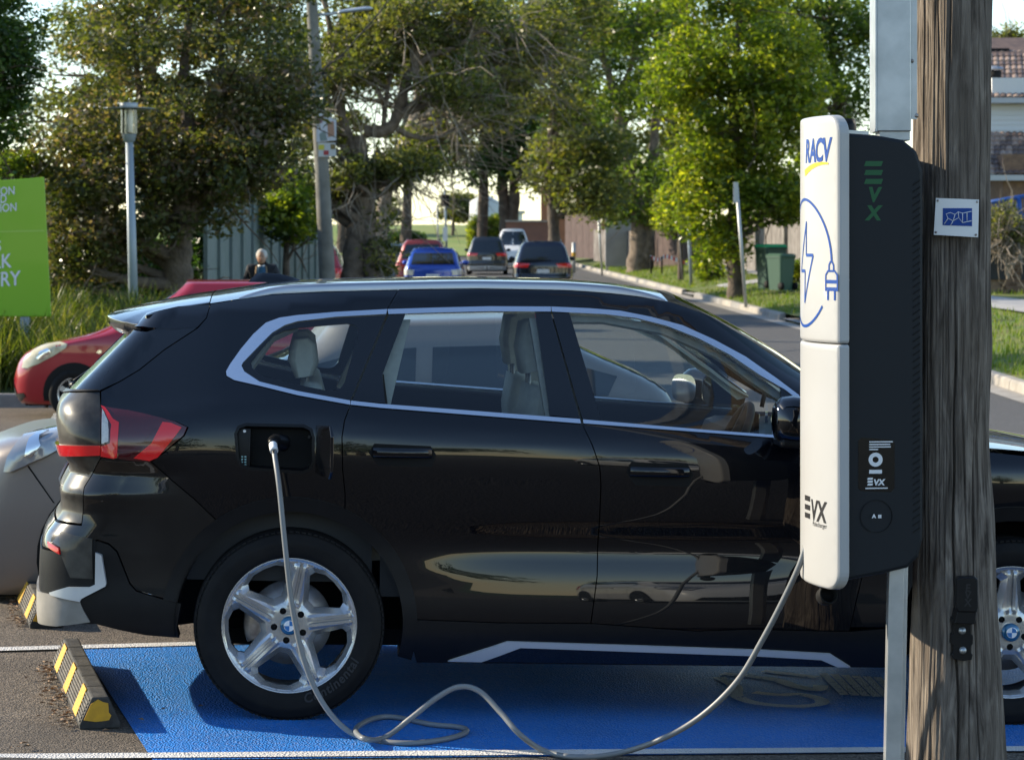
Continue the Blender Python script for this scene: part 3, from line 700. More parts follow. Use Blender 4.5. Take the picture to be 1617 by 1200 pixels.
lampbit([(162, 650), (172, 668), (172, 697), (162, 701)], M['clear_lens'], 'reverse_lens', 'clear reversing lens')
lampbit([(192, 672), (248, 676), (205, 722), (190, 722)], M['dark_red'], 'lens_facet', 'dark red facet', .014)
# tailgate pieces run to the middle of the car
tg_low = [(ucen(z), z) for z in (.70, .78, .86, .93, 1.0, 1.07, 1.13)]
gx = UZ([(158, 618), (160, 660), (160, 722)])
edge_t = [gx[0], gx[1], gx[2]] + UZ([(146, 748), (133, 769), (131, 790)])
tz1 = gx[0][1]
both('tailgate', tg_low[:1] + [(edge_t[-1][0], .70)] + edge_t[::-1][1:] + [(ucen(1.13), 1.128)] + tg_low[::-1][1:-1], M['dusty_black'], h=.02)
both('tailgate_light_strip', [(ucen(.905), .905), UZ([(160, 719)])[0], UZ([(160, 703)])[0], (ucen(.955), .955)], M['red_lens'], off=.014, gap=.001, thick=.03, h=.02, label='red light strip across the tailgate')
both('plate_recess', [(ucen(.76), .76), (ucen(.76) + .30, .76), (ucen(.88) + .30, .885), (ucen(.88), .885)], M['dark'], off=.003, gap=0, thick=0, h=.04)
both('number_plate', [(ucen(.775), .775), (ucen(.775) + .19, .775), (ucen(.87) + .19, .87), (ucen(.87), .87)], M['white_plastic'], off=.012, gap=0, thick=.008, h=.04)
wedge = UZ([(230, 524), (200, 556), (172, 584), (160, 600), (156, 616)])
both('rear_window', [(ucen(1.15), 1.145)] + [wedge[-1]] + wedge[::-1][1:] + [(ucen(1.43), 1.43), (ucen(1.3), 1.3)], M['glass_rear'], off=-.006, gap=-.003, thick=0, h=.03)
both('tailgate_blade', wedge + UZ([(158, 617), (190, 602), (220, 584), (260, 552), (312, 518)]) + [UZ([(300, 512)])[0], UZ([(250, 517)])[0]], M['gloss_black'], gap=.002, h=.025)
both('window_sill_strip', [(ucen(1.13), 1.128), gx[0], wedge[-1], (ucen(1.147), 1.147)], M['plastic'], off=.006, gap=0, thick=.02, h=.03)
# bumper, painted upper and plastic lower with silver blade
bump_low = arc(0, WZ, .463, 130, 164, 7) + UZ([(262, 946), (215, 932), (205, 920), (185, 870), (172, 858), (153, 852)])
both('rear_bumper', sh_b[:1] + sh_b[1:] + bump_low + [(bump_low[-1][0] - .06, .60), (ucen(.60) * .5 + bump_low[-1][0] * .5, .60), (ucen(.62), .62), (ucen(.66), .66), (ucen(.695), .695), (edge_t[-1][0], .695)] + edge_t[::-1][1:4] + lampB[2:6], M['sheen_black'], h=.018)
pl = UZ([(153, 853), (172, 859), (185, 871), (205, 921), (216, 933), (263, 947), (287, 952)])
both('bumper_cladding', pl + [(-.408, .33)] + UZ([(284, 1007), (232, 1003), (190, 995), (150, 985)]) + [(-.84, .33), (ucen(.31), .31), (ucen(.4), .4), (ucen(.5), .5), (ucen(.595), .595), (ucen(.60) * .5 + pl[0][0] * .5, .595), (pl[0][0] - .06, .595)], M['plastic'], off=.004, h=.03, thick=.04)
both('bumper_blade', UZ([(152.6, 871), (162, 875), (169.4, 920), (168, 925), (129, 945), (127, 949), (86, 939), (84, 935), (110, 926), (143, 926), (152, 922)]), M['silver_plastic'], off=.022, gap=0, thick=.03, h=.015, label='silver blade on the bumper corner')
both('bumper_inset', UZ([(97, 838), (146, 850), (148, 914), (112, 912), (99, 878)]), M['dusty_black'], off=.009, gap=.001, thick=.01, h=.02)
both('bumper_slot', UZ([(146, 852), (152, 853), (152, 920), (146, 920)]), M['dark'], off=.006, gap=0, thick=.0, h=.02)
both('reflector', UZ([(79, 855), (95, 865), (97, 875), (80, 864)]), M['red_lens'], off=.012, gap=0, thick=.01, h=.02)
both('bumper_skid', [(ucen(.43), .43)] + UZ([(84, 938), (110, 946), (127, 950), (132, 962), (143, 981)]) + [(-.85, .325), (ucen(.30), .30)], mat('dusty grey plastic', (.20, .19, .17), .55, noise=(12, .8, (.30, .28, .25))), off=.012, gap=0, thick=.03, h=.03, label='pale dusty skid plate under the rear bumper')
# fuel flap recess
for s_ in (-1,):
    cz = [p[1] for p in fuel_hole]; cxs = [p[0] for p in fuel_hole]; u0, u1, z0, z1 = min(cxs), max(cxs), min(cz), max(cz); yb = -(.905)
    both('charge_port_housing', inset(fuel_hole, -.012), M['dark'], off=-.055, gap=0, thick=0, h=.05)
    lipq = panel(SK, 'charge_port_rim', inset(fuel_hole, -.003), M['plastic'], suv, holes=[inset(fuel_hole, .008)], off=.0, gap=0, thick=.056, h=.02)
    port = panel(SK, 'charge_port_panel', [(u0 + .012, z0 + .015), (u0 + .055, z0 + .012), (u0 + .055, z1 - .015), (u0 + .02, z1 - .012), (u0 + .010, z1 - .03)], M['plastic'], suv, off=-.02, gap=0, thick=.035, h=.03)
    for k in range(4):
        for j in range(2):
            q = (u0 + .023 + j * .012, z0 + .022 + k * .010)
            panel(SK, 'status_light', [(q[0], q[1]), (q[0] + .007, q[1]), (q[0] + .007, q[1] + .005), (q[0], q[1] + .005)], mat('port status print', (.35, .6, .6), .5), port, off=-.018, gap=0, thick=.002, h=.01)
    panel(SK, 'lock_button', arc(u0 + .033, z1 - .025, .006, 0, 315, 7), M['white_plastic'], port, off=-.017, gap=0, thick=.003, h=.01)
    sock = MB().lathe([(.001, .05), (.045, .05), (.048, .0), (.036, -.012), (.034, .03), (.001, .03)], 24, 'Y').build('charge_socket', M['plastic'], suv, loc=(-.035, yb + .05, 1.01))
    cap_ = MB().box((0, 0, 0), (.014, .03, .045)).build('socket_flap', M['rubber'], suv, loc=(-.085, yb + .02, .995), bev=.004)
    # flap hinged at the front edge, standing open
    hy = -.908; fl = []
    for (a, b) in inset([(u0, z0), (u1, z0), (u1, z1), (u0, z1)], .004):
        fl.append((a, b))
    wd = u1 - u0; mb = MB(); ang = R(101)
    pts2 = [(0, .02), (0, z1 - z0 - .02), (.02, z1 - z0), (wd - .03, z1 - z0 + .015), (wd, z1 - z0 - .02), (wd, .03), (wd - .03, 0), (.02, 0)]
    mb.prism(pts2, 0, .012, lambda a, b, d: Vector((u1 + math.cos(R(180) - ang) * -0 + a * -math.cos(ang) * 1 + d * math.sin(ang), hy - a * math.sin(ang) - d * math.cos(ang), z0 + b)))
    mb.build('charge_flap', M['gloss_black'], suv, fix=True, bev=.003)
    MB().tube([(u1 + .0, hy + .03, 1.04), (u1 - .02, hy - .02, 1.04)], .006, 6).build('flap_hinge', M['plastic'], suv)
# tow cover mark and door handles
def handle(px0, px1, py0, py1):
    a = UZ([(px0 + 8, py0), (px1 - 8, py0 + 4), (px1, (py0 + py1) / 2), (px1 - 6, py1), (px0 + 14, py1 - 2), (px0, (py0 + py1) / 2 - 4)])
    for s_ in (-1, 1):
        panel(SK, 'handle_recess', inset(a, -.004), M['dark'], suv, off=.0012, gap=0, thick=0, h=.02, side=s_)
        zc = sum(p[1] for p in a) / 6; x0, x1 = min(p[0] for p in a), max(p[0] for p in a); G = []
        for i in range(13):
            t = i / 12; x = x0 + .012 + (x1 - x0 - .024) * t; bow = math.sin(math.pi * t) ** .45
            p, n = SK.pn(np.array([x]), np.array([zc + .006])); y = p[0][1]; row = []
            for k in range(10):
                th = 2 * math.pi * k / 10; row.append(Vector((x, s_ * -1 * (y - .012 * bow - .004 + .011 * math.cos(th) * (.6 + .4 * bow)), zc + .008 + .0185 * math.sin(th))))
            G.append(row if s_ < 0 else row[::-1])
        MB().grid(G, True, True).build('door_handle', M['black_paint'], suv)
handle(584, 687, 702, 735); handle(990, 1093, 731, 766)
# ---- roof, spoiler, rails, fin
_ze = pchip([(a, b) for a, b in roof_e]); RX0, RX1 = roof_e[0][0], roof_e[10][0]
def ye(x): return float(W_hero(np.array(x), np.array(float(_ze(x)))))
_crown = pchip([(-.8, .035), (0, .034), (.8, .034), (1.3, .036), (1.6, .05)])
def roofz(x, t): return float(_ze(x)) + float(_crown(x)) * (1 - abs(t) ** 2.6)
G = []
for x in np.linspace(RX0, roof_e[9][0] - .02, 60):
    w_ = ye(x) + .004; G.append([Vector((x, t * w_, roofz(x, t))) for t in np.sin(np.linspace(-math.pi / 2, math.pi / 2, 41))])
MB().grid(G).build('roof', M['black_paint'], suv, fix=True)
for s_ in (-1, 1):
    pts = []; rr_ = []
    G = []
    x_in = np.linspace(roof_e[1][0] - .03, roof_e[9][0] - .03, 60)
    for i, x in enumerate(x_in):
        t = i / 59; e = min(1, min(t, 1 - t) * 9) ** .6; w_ = ye(x); z = float(_ze(x)); hgt = .004 + .021 * e; ww = .008 + .012 * e
        prof = [(0.014, -.006), (0.014, hgt * .55), (.008, hgt), (-ww * .5, hgt * 1.08), (-ww, hgt * .8), (-ww - .006, 0)]
        row = [Vector((x, s_ * (w_ - .012 + a), z + b)) for a, b in prof]; G.append(row if s_ > 0 else row[::-1])
    MB().grid(G).build('roof_rail', M['rail'], suv)
G = []
for i, s in enumerate(np.linspace(-1, 1, 41)):
    row = []; w_ = .60 - .0 * abs(s); xt = -.745 + .16 * abs(s) ** 2.5; y = s * .615
    top = [(RX0 - .004, roofz(RX0, s * .985)), (RX0 - .12, roofz(RX0, s * .985) - .020), (RX0 - .24, roofz(RX0, s * .985) - .046 - .006 * abs(s)), (xt + .03, 1.462 - .022 * s * s), (xt, 1.447 - .022 * s * s), (xt + .004, 1.418 - .024 * s * s), (xt + .03, 1.392 - .02 * s * s), (RX0 - .24, 1.385), (RX0 - .02, 1.45)]
    G.append([Vector((a, y * (1 - .04 * k / 8 * (abs(s) > .8)), b)) for k, (a, b) in enumerate(top)])
sp = MB().grid(G, True)
sp.add(G[0], [tuple(range(len(G[0])))]); sp.add(G[-1], [tuple(range(len(G[-1])))[::-1]])
spoiler = sp.build('roof_spoiler', M['black_paint'], suv, fix=True); spoiler.data.polygons.foreach_set('use_smooth', [True] * len(spoiler.data.polygons)); bevel(spoiler, .006, 2)
both('spoiler_flank', UZ([(332, 481), (326, 502), (312, 517), (268, 521), (226, 516), (200, 508)]) + [(RX0 - .24, 1.47), (RX0 - .12, 1.498)], M['black_paint'], off=.001, gap=.001, h=.025)
P_ = [(-.150, 0), (-.120, .034), (-.09, .038), (-.03, .036), (.03, .022), (.075, .006), (.09, 0)]
fin = MB(); Gf = []
for (a, b) in P_:
    wv = .03 * (1 - .5 * (b / .052)); Gf.append([Vector((a, -wv, 0)), Vector((a, -wv * .35, b)), Vector((a, wv * .35, b)), Vector((a, wv, 0))])
fin.grid(Gf).build('antenna_fin', M['black_paint'], suv, loc=(-.045, 0, roofz(-.06, 0) - .006))
# ---- windscreen, bonnet
G = []
for i, t in enumerate(np.linspace(0, 1, 20)):
    x0 = 1.44 + .74 * t; z0 = 1.565 - .465 * t - .04 * math.sin(math.pi * t) * -1; w_ = .615 + .10 * t
    G.append([Vector((x0 + .07 * (1 - s * s) * (.5 + t * .8), s * w_, z0 + .02 * (1 - s * s) * (1 - t))) for s in np.linspace(-1, 1, 21)])
MB().grid(G).build('windscreen', M['glass_ws'], suv)
G = []
for i, x in enumerate(np.linspace(2.12, 3.42, 24)):
    t = (x - 2.12) / 1.3; ze_ = 1.045 - .015 * t - .13 * t ** 3; zc = 1.065 - .02 * t - .15 * t ** 3; w_ = float(W_hero(np.array(x), np.array(ze_))) - .005 - .25 * t ** 6
    G.append([Vector((x + .08 * t * (1 - s * s), s * w_, ze_ + (zc - ze_) * (1 - abs(s) ** 3))) for s in np.linspace(-1, 1, 31)])
bon = MB().grid(G).build('bonnet', M['black_paint'], suv, fix=True)
both('grille', [(ufro(.48), .48), (ufro(.48) - .34, .50), (ufro(.8) - .36, .80), (ufro(.82), .82)], M['dark'], off=.01, gap=0, thick=.02, h=.06)
# ---- mirrors
for s_ in (-1, 1):
    G = []
    for i, t in enumerate(np.linspace(0, 1, 14)):       # from the door outwards
        y = .90 + .22 * t; e = math.sin(math.pi * min(1, .25 + t * .75)) ** .5 if t < 1 else .0; e = max(e, .02)
        e = (1 - (max(0, t - .55) / .45) ** 2.5) ** .5 if t > .55 else .82 + .18 * t / .55
        row = []
        for k in range(16):
            th = 2 * math.pi * k / 16; c, s = math.cos(th), math.sin(th)
            row.append(Vector((1.835 + .075 * math.copysign(abs(c) ** .6, c) * max(e, .05) + .01 * t, s_ * y, 1.135 + .085 * math.copysign(abs(s) ** .7, s) * max(e, .05))))
        G.append(row)
    RM = Matrix.Rotation(R(30 if s_ > 0 else -14), 3, 'Z'); RC = Vector((1.83, s_ * .93, 0)); tilt = lambda p: RC + RM @ (p - RC)
    G = [[tilt(p) for p in row] for row in G]
    mb = MB().grid(G, True, True); mb.add(G[0], [tuple(range(16))]); mb.add(G[-1], [tuple(range(16))[::-1]])
    mr = mb.build('door_mirror', M['gloss_black'], suv, fix=True)
    gm = [Vector((1.748, s_ * (.925 + .17 * (.5 + .5 * math.copysign(abs(math.cos(a)) ** .6, math.cos(a)))), 1.137 + .062 * math.copysign(abs(math.sin(a)) ** .7, math.sin(a)))) for a in np.linspace(0, 2 * math.pi, 24, endpoint=False)]
    gm = [tilt(p) for p in gm]; mb = MB(); mb.add(gm, [tuple(range(24))]); mb.build('mirror_glass', M['mirror'], mr)
    lower = MB().box((1.83, s_ * 1.0, 1.055), (.12, .17, .035)).build('mirror_base', M['plastic'], mr, bev=.012)
    # light cap on the near-side shell
    G2 = [[Vector((p.x + .006, p.y + .002 * s_, 1.135 + (p.z - 1.135) * 1.03 + .004)) for p in row[:9]] for row in G[2:-1]]
    MB().grid(G2).build('mirror_cap', M['black_paint'], mr)
# ---- wheel wells, floor, cabin lining
for xw in (0, WB):
    for s_ in (-1, 1):
        mb = MB().lathe([(.42, s_ * .885), (.425, s_ * .55), (.0, s_ * .55)], 28, 'Y', (xw, 0, WZ), True, R(-8), R(188))
        mb.build('wheel_liner', M['dark'], suv)
MB().box((1.40, 0, .27), (3.5, 1.3, .06)).build('underbody', M['dark'], suv)
MB().box((1.345, 0, .40), (1.78, 1.60, .22)).build('floor', M['dark_trim'], suv)
G = []
for x in np.linspace(RX0 + .03, 1.44, 24):
    G.append([Vector((x, t * (ye(x) - .05), roofz(x, t) - .045 - .03 * abs(t) ** 4)) for t in np.linspace(-1, 1, 13)])
MB().grid(G).build('headliner', M['cream'], suv)
# inner trims of the doors and pillars
both('door_card', [(.33, .45), (2.1, .45), (2.05, 1.0), (1.0, 1.05), (.33, 1.09)], M['dark_trim'], off=-.085, gap=0, thick=0, h=.12)
both('inner_pillar', UZ([(606, 497), (650, 496), (616, 640), (545, 634)]), M['cream'], off=-.05, gap=0, thick=.03, h=.06)
both('inner_pillar', UZ([(838, 494), (905, 495), (955, 668), (866, 660)]), M['cream'], off=-.05, gap=0, thick=.03, h=.06)
both('inner_pillar', UZ([(332, 485), (470, 508), (430, 526), (396, 572), (385, 600), (300, 600), (262, 555)]), M['cream'], off=-.05, gap=0, thick=.03, h=.06)
both('inner_pillar', UZ([(900, 489), (954, 492), (1028, 501), (1127, 537), (1230, 600), (1300, 655), (1280, 660), (1150, 563), (1050, 518), (954, 500), (905, 500)]), M['cream'], off=-.05, gap=0, thick=.02, h=.06)
both('boot_side_trim', [(-.75, .5), (.3, .5), (.3, 1.12), (-.3, 1.2), (-.75, 1.1)], M['dark_trim'], off=-.09, gap=0, thick=0, h=.12)
MB().box((-.35, 0, .78), (.75, 1.35, .05)).build('boot_floor', M['dark_trim'], suv)
def seat(x, y, w_, headw, nm='front_seat', rear=False, heads=(0,)):
    t = empty(nm, (0, 0, 0), parent=suv)
    def pad(name, prof, y0, w2, m):
        G = []
        for s in np.linspace(-1, 1, 11):
            e = (1 - abs(s) ** 5) ** .35 if abs(s) < 1 else 0; cx_ = sum(p[0] for p in prof) / len(prof); cz_ = sum(p[1] for p in prof) / len(prof); e = .55 + .45 * e
            G.append([Vector((cx_ + (p[0] - cx_) * e, y0 + s * w2, cz_ + (p[1] - cz_) * (.9 + .1 * e))) for p in prof])
        mb = MB().grid(G, True, True); mb.add(G[0], [tuple(range(len(prof)))]); mb.add(G[-1], [tuple(range(len(prof)))[::-1]])
        return mb.build(name, m, t, fix=True)
    pad('seat_back', [(x - .02, .55), (x + .12, .60), (x + .04, .85), (x - .03, 1.12), (x - .07, 1.22), (x - .13, 1.22), (x - .15, 1.1), (x - .12, .7)], y, w_, M['cream'])
    pad('seat_cushion', [(x, .55), (x + .5, .58), (x + .52, .66), (x + .05, .70)], y, w_, M['cream'])
    for hy in heads:
        pad('headrest', [(x - .08, 1.27), (x - .055, 1.33), (x - .07, 1.43), (x - .11, 1.47), (x - .155, 1.46), (x - .17, 1.36), (x - .15, 1.26)] if not rear else [(x - .09, 1.24), (x - .07, 1.29), (x - .08, 1.36), (x - .11, 1.385), (x - .17, 1.38), (x - .19, 1.30), (x - .16, 1.23)], y + hy, headw, M['cream'])
        for q in (-.05, .05): MB().tube([(x - .11, y + hy + q, 1.1), (x - .12, y + hy + q, 1.32)], .007, 6).build('headrest_post', M['steel'], t)
    return t
for y in (-.37, .37): seat(1.02, y, .25, .135)
seat(.16, 0, .64, .13, 'rear_seat', True, (-.42, .42))
MB().box((1.96, 0, .93), (.42, 1.42, .22)).build('dashboard', M['dark_trim'], suv, bev=.06)
mb = MB(); c_ = Vector((1.70, -.37, .98)); nrm = Vector((-.9, 0, .42)).normalized(); a_ = Vector((0, 1, 0)); b_ = nrm.cross(a_)
mb.tube([c_ + (a_ * math.cos(t) + b_ * math.sin(t)) * .185 for t in np.linspace(0, 2 * math.pi, 33)], .016, 8); mb.tube([c_ - a_ * .18, c_ + a_ * .18], .02, 6); mb.tube([c_, c_ - b_ * .18], .02, 6); mb.sphere(c_, (.05, .07, .06))
mb.build('steering_wheel', M['dark_trim'], suv)
MB().tube([(1.95, .30, 1.10), (1.97, .30, 1.2)], .01, 6).build('dash_stalk', M['dark_trim'], suv)
MB().box((1.80, -.16, 1.06), (.02, .52, .12)).build('screen', M['gloss_black'], suv, bev=.004)
MB().box((1.42, 0, 1.44), (.03, .2, .06)).build('rear_view_mirror', M['dark_trim'], suv, bev=.01)
# rear wiper
wp = MB().tube([(-.86, -.04, 1.165), (-.885, -.03, 1.155)], .018, 10).build('rear_wiper', M['plastic'], suv)
MB().tube([(-.875, -.03, 1.175), (-.82, .1, 1.215), (-.80, .28, 1.23)], .008, 6).build('wiper_arm', M['plastic'], wp)
for zt_, tx, ux in ((.735, 'X1', .12),):
    pass

# ------------------------------------------------------------------ wheels
def wheel_face_mesh():
    Rr = .243; out = [(Rr * math.cos(2 * math.pi * k / 80), Rr * math.sin(2 * math.pi * k / 80)) for k in range(80)]
    op = [(.085, -.020), (.174, -.107), (.203, -.100), (.231, -.058), (.2365, 0), (.231, .058), (.203, .100), (.174, .107), (.085, .020)]
    holes = []
    for i in range(5):
        a = R(36 + 72 * i); c, s = math.cos(a), math.sin(a); holes.append([(p * c - q * s, p * s + q * c) for p, q in op])
    lug = []
    for i in range(5):
        a = R(36 + 72 * i); lug.append([(.0565 * math.cos(a) + .0125 * math.cos(t), .0565 * math.sin(a) + .0125 * math.sin(t)) for t in np.linspace(0, 2 * math.pi, 10, endpoint=False)])
    def dep(x, y):
        r = np.hypot(x, y); th = np.arctan2(y, x); th = (th + R(36)) % R(72) - R(36); lat = np.abs(r * np.sin(th))
        z = -.006 * sstep(.246, .230, r) - .010 * sstep(.21, .10, r) + .006 * sstep(.095, .06, r)
        k = sstep(.066, .085, r) * sstep(.234, .218, r)
        z = z + .007 * np.clip((.027 - lat) / .010, 0, 1) * k - .008 * np.clip((.0065 - lat) / .003, 0, 1) * k
        return z
    ext = []
    for i in range(5):
        a = R(72 * i); c, s = math.cos(a), math.sin(a)
        for lat in (-.027, -.017, -.0065, -.0035, .0035, .0065, .017, .027): ext.append([(p * c - lat * s, p * s + lat * c) for p in np.arange(.068, .234, .006)])
    OV, F, loops = cdt(out, holes + lug, .0055, ext)
    z = dep(OV[:, 0], OV[:, 1])
    mb = MB(); mb.add([Vector((a, -c, b)) for (a, b), c in zip(OV, z)], [tuple(int(i) for i in f) for f in F], False)
    for hp in holes + lug:
        hp = np.array(hp); islug = len(hp) == 10
        c = hp.mean(0); k = .97 if islug else .76
        hp2 = np.array(resample([tuple(p) for p in hp], .012)); z0 = dep(hp2[:, 0], hp2[:, 1]); in_ = c + (hp2 - c) * k; n = len(hp2)
        V = [Vector((a, -q, b)) for (a, b), q in zip(hp2, z0)] + [Vector((a, -(q - (.024 if not islug else .02)), b)) for (a, b), q in zip(in_, z0)] + [Vector((a, .05, b)) for (a, b) in in_]
        mb.add(V, [(i, (i + 1) % n, n + (i + 1) % n, n + i) for i in range(n)] + [(n + i, n + (i + 1) % n, 2 * n + (i + 1) % n, 2 * n + i) for i in range(n)], False)
    return mb.mesh('wheel_face')
WF = wheel_face_mesh()
bm = bmesh.new(); bm.from_mesh(WF); bmesh.ops.remove_doubles(bm, verts=bm.verts, dist=1e-5); bmesh.ops.recalc_face_normals(bm, faces=bm.faces); bm.to_mesh(WF); bm.free()
for p in WF.polygons: p.use_smooth = True
try: WF.set_sharp_from_angle(angle=R(16))
except Exception: pass
def tyre_profile(ro, ri, w_):
    h = ro - ri
    return [(ri, -w_ * .82), (ri + .006, -w_ * .95), (ri + h * .25, -w_ * 1.02), (ri + h * .5, -w_ * 1.04), (ri + h * .62, -w_ * 1.035), (ri + h * .64, -w_ * 1.02), (ri + h * .80, -w_ * .99), (ro - .014, -w_ * .93), (ro - .004, -w_ * .82), (ro - .001, -w_ * .55), (ro - .010, -w_ * .53), (ro - .010, -w_ * .45), (ro, -w_ * .43), (ro, -w_ * .06), (ro - .010, -w_ * .05), (ro - .010, w_ * .05), (ro, w_ * .06), (ro, w_ * .43), (ro - .010, w_ * .45), (ro - .010, w_ * .53), (ro - .001, w_ * .55), (ro - .004, w_ * .82), (ro - .014, w_ * .93), (ri + h * .5, w_ * 1.04), (ri, w_ * .82)]
def hero_wheel(x, s_, spin):
    rt = empty('wheel', (x, s_ * .80, WZ - .004), 0, suv)
    if s_ > 0: rt.rotation_euler = (0, 0, math.pi)
    ty = MB().lathe(tyre_profile(.3505, .243, .1125), 96, 'Y').build('tyre', M['rubber'], rt, fix=True)
    # shoulder blocks
    mb = MB()
    for k in range(96):
        a = 2 * math.pi * k / 96; Mx = Matrix.Rotation(-a, 3, 'Y'); mb.box(Mx @ Vector((.3425, -.101, 0)), (.006, .012, .015), Mx)
    mb.build('tread_blocks', M['rubber'], ty)
    fc = link('rim', WF, M['wheel_silver'], rt, (0, -.098, 0), (0, spin, 0))
    MB().lathe([(.252, -.004), (.250, .004), (.243, .006), (.240, -.004), (.234, -.03), (.226, -.16), (.24, -.19)], 80, 'Y', (0, 0, 0)).build('rim_barrel', M['wheel_silver'], fc, rot=(math.pi, 0, 0))
    for k in range(5):
        a = R(36 + 72 * k); MB().lathe([(.0, -.0), (.0085, -.0), (.0085, .02)], 6, 'Y', (.0565 * math.cos(a), .018, .0565 * math.sin(a))).build('wheel_bolt', M['dark'], fc)
    cap_ = MB().lathe([(.0, -.014), (.029, -.013), (.0335, -.009), (.0335, .02)], 32, 'Y').build('centre_cap', mat('centre cap blue', (.012, .11, .22), .2, metal=.3, coat=1), rt, loc=(0, -.096, 0))
    for k in range(4):
        pts = [Vector((0, 0, 0))] + [Vector((.0185 * math.cos(R(90 * k + 15 * i)), 0, .0185 * math.sin(R(90 * k + 15 * i)))) for i in range(7)]
        mb = MB(); mb.add([p + Vector((0, -.0150, 0)) for p in pts], [tuple(range(8))]); mb.build('roundel_quarter', mat('roundel white', (.75, .76, .78), .3) if k % 2 else mat('roundel blue', (.03, .16, .42), .3), cap_)
    MB().lathe([(.0185, -.0146), (.0205, -.0152), (.0205, -.0135)], 28, 'Y').build('roundel_ring', M['satin'], cap_)
    MB().lathe([(.02, 0), (.155, 0), (.155, .02), (.02, .02)], 48, 'Y', (0, -.015, 0)).build('brake_disc', M['brakedisc'], rt)
    MB().lathe([(.105, -.005), (.165, -.005), (.17, .03), (.105, .03)], 10, 'Y', (0, -.035, 0), True, R(150), R(205)).build('brake_caliper', M['steel'], rt, fix=True)
    MB().lathe([(.0, .0), (.07, .0), (.07, -.05), (.0, -.05)], 24, 'Y', (0, -.02, 0)).build('hub', M['dark'], rt)
    # raised maker's name on the sidewall
    V, F = text_mesh('Continental', .048, 0.15, 1.0, .0012, 'CENTER', 1.12)
    mb = MB(); rad = .286
    for vv in [V]:
        mb.add([Vector(((rad + v.y) * math.cos(R(-48) + v.x / rad * 1), -.1172 + .001, (rad + v.y) * math.sin(R(-48) + v.x / rad * 1))) if False else Vector(((rad - v.y) * math.cos(R(-52) + v.x / rad), -.1178, (rad - v.y) * math.sin(R(-52) + v.x / rad))) for v in V], F)
    mb.build('tyre_lettering', mat('moulded rubber lettering', (.020, .020, .021), .6), ty)
    return rt
for x, s_, sp_ in ((0, -1, R(-79.6)), (0, 1, 0.3), (WB, -1, R(-90)), (WB, 1, 1.0)): hero_wheel(x, s_, sp_)
# ------------------------------------------------------------------ timber pole with the charger
def wood_mat():
    m = bpy.data.materials.new('weathered pole timber'); t, n, l = nodes(m)
    tc = n.new('ShaderNodeTexCoord'); mp = n.new('ShaderNodeMapping'); mp.inputs['Scale'].default_value = (17, 17, 2.1); l.new(tc.outputs['Object'], mp.inputs[0])
    nz = n.new('ShaderNodeTexNoise'); nz.inputs['Scale'].default_value = 2.0; nz.inputs['Detail'].default_value = 8; nz.inputs['Roughness'].default_value = .62; nz.inputs['Distortion'].default_value = .7; l.new(mp.outputs[0], nz.inputs['Vector'])
    cr = n.new('ShaderNodeValToRGB'); e = cr.color_ramp.elements; e[0].position = .32; e[0].color = (.036, .028, .023, 1); e[1].position = .72; e[1].color = (.31, .265, .22, 1)
    k = e.new(.50); k.color = (.138, .114, .094, 1); l.new(nz.outputs[0], cr.inputs[0])
    n2 = n.new('ShaderNodeTexNoise'); n2.inputs['Scale'].default_value = 1.6; n2.inputs['Detail'].default_value = 5; l.new(tc.outputs['Object'], n2.inputs['Vector'])
    mx = n.new('ShaderNodeMix'); mx.data_type = 'RGBA'; mr = n.new('ShaderNodeMapRange'); mr.inputs[1].default_value = .4; mr.inputs[2].default_value = .7; mr.inputs[4].default_value = .6; l.new(n2.outputs[0], mr.inputs[0])
    l.new(mr.outputs[0], mx.inputs[0]); l.new(cr.outputs[0], mx.inputs[6]); mx.inputs[7].default_value = (.15, .12, .09, 1)
    b = n.new('ShaderNodeBsdfPrincipled'); b.inputs['Roughness'].default_value = .85; b.inputs['Specular IOR Level'].default_value = .25; l.new(mx.outputs[2], b.inputs['Base Color'])
    bp = n.new('ShaderNodeBump'); bp.inputs['Strength'].default_value = .9; bp.inputs['Distance'].default_value = .008; l.new(nz.outputs[0], bp.inputs['Height']); l.new(bp.outputs[0], b.inputs['Normal'])
    o = n.new('ShaderNodeOutputMaterial'); l.new(b.outputs[0], o.inputs[0]); return m
M['wood'] = wood_mat()
M['galv'] = mat('galvanised steel', (.50, .52, .53), .42, metal=.75, noise=(9, .9, (.36, .38, .39)), bump=(60, .12, .002))
M['white_shell'] = mat('white charger shell', (.42, .42, .415), .36, coat=.2, noise=(2.5, .5, (.375, .37, .36)))
M['charger_dark'] = mat('dark charger casing', (.011, .014, .018), .50, spec=.25, bump=(900, .10, .0006))
M['black_print'] = mat('black print', (.012, .012, .014), .5)
M['blue_print'] = mat('blue print', (.004, .050, .26), .45, spec=.3)
M['yellow_print'] = mat('yellow print', (.85, .55, .01), .45)
M['green_print'] = mat('dark green print', (.003, .085, .024), .5)
M['white_print'] = mat('white print', (.72, .73, .74), .5)
PX, PY = 1.462, 8.36
pz0 = gz(PX, PY)
pole = empty('timber_pole', (PX, PY, pz0)); tag(pole, 'thick weathered timber power pole carrying the charger', 'pole')
_rR = pchip([(-.4, .185), (0, .172), (.10, .166), (.35, .150), (.6, .132), (.9, .118), (1.15, .104), (1.3, .108), (1.5, .118), (2.5, .122), (9, .11)])
_rL = pchip([(-.4, .175), (0, .160), (.35, .150), (.7, .140), (1.2, .132), (2.5, .126), (9, .115)])
na, nz_ = 440, 190
zz = np.concatenate([np.linspace(-.4, 2.9, 165), np.linspace(2.95, 9.0, 25)])
ths = np.linspace(0, 2 * math.pi, na, endpoint=False)
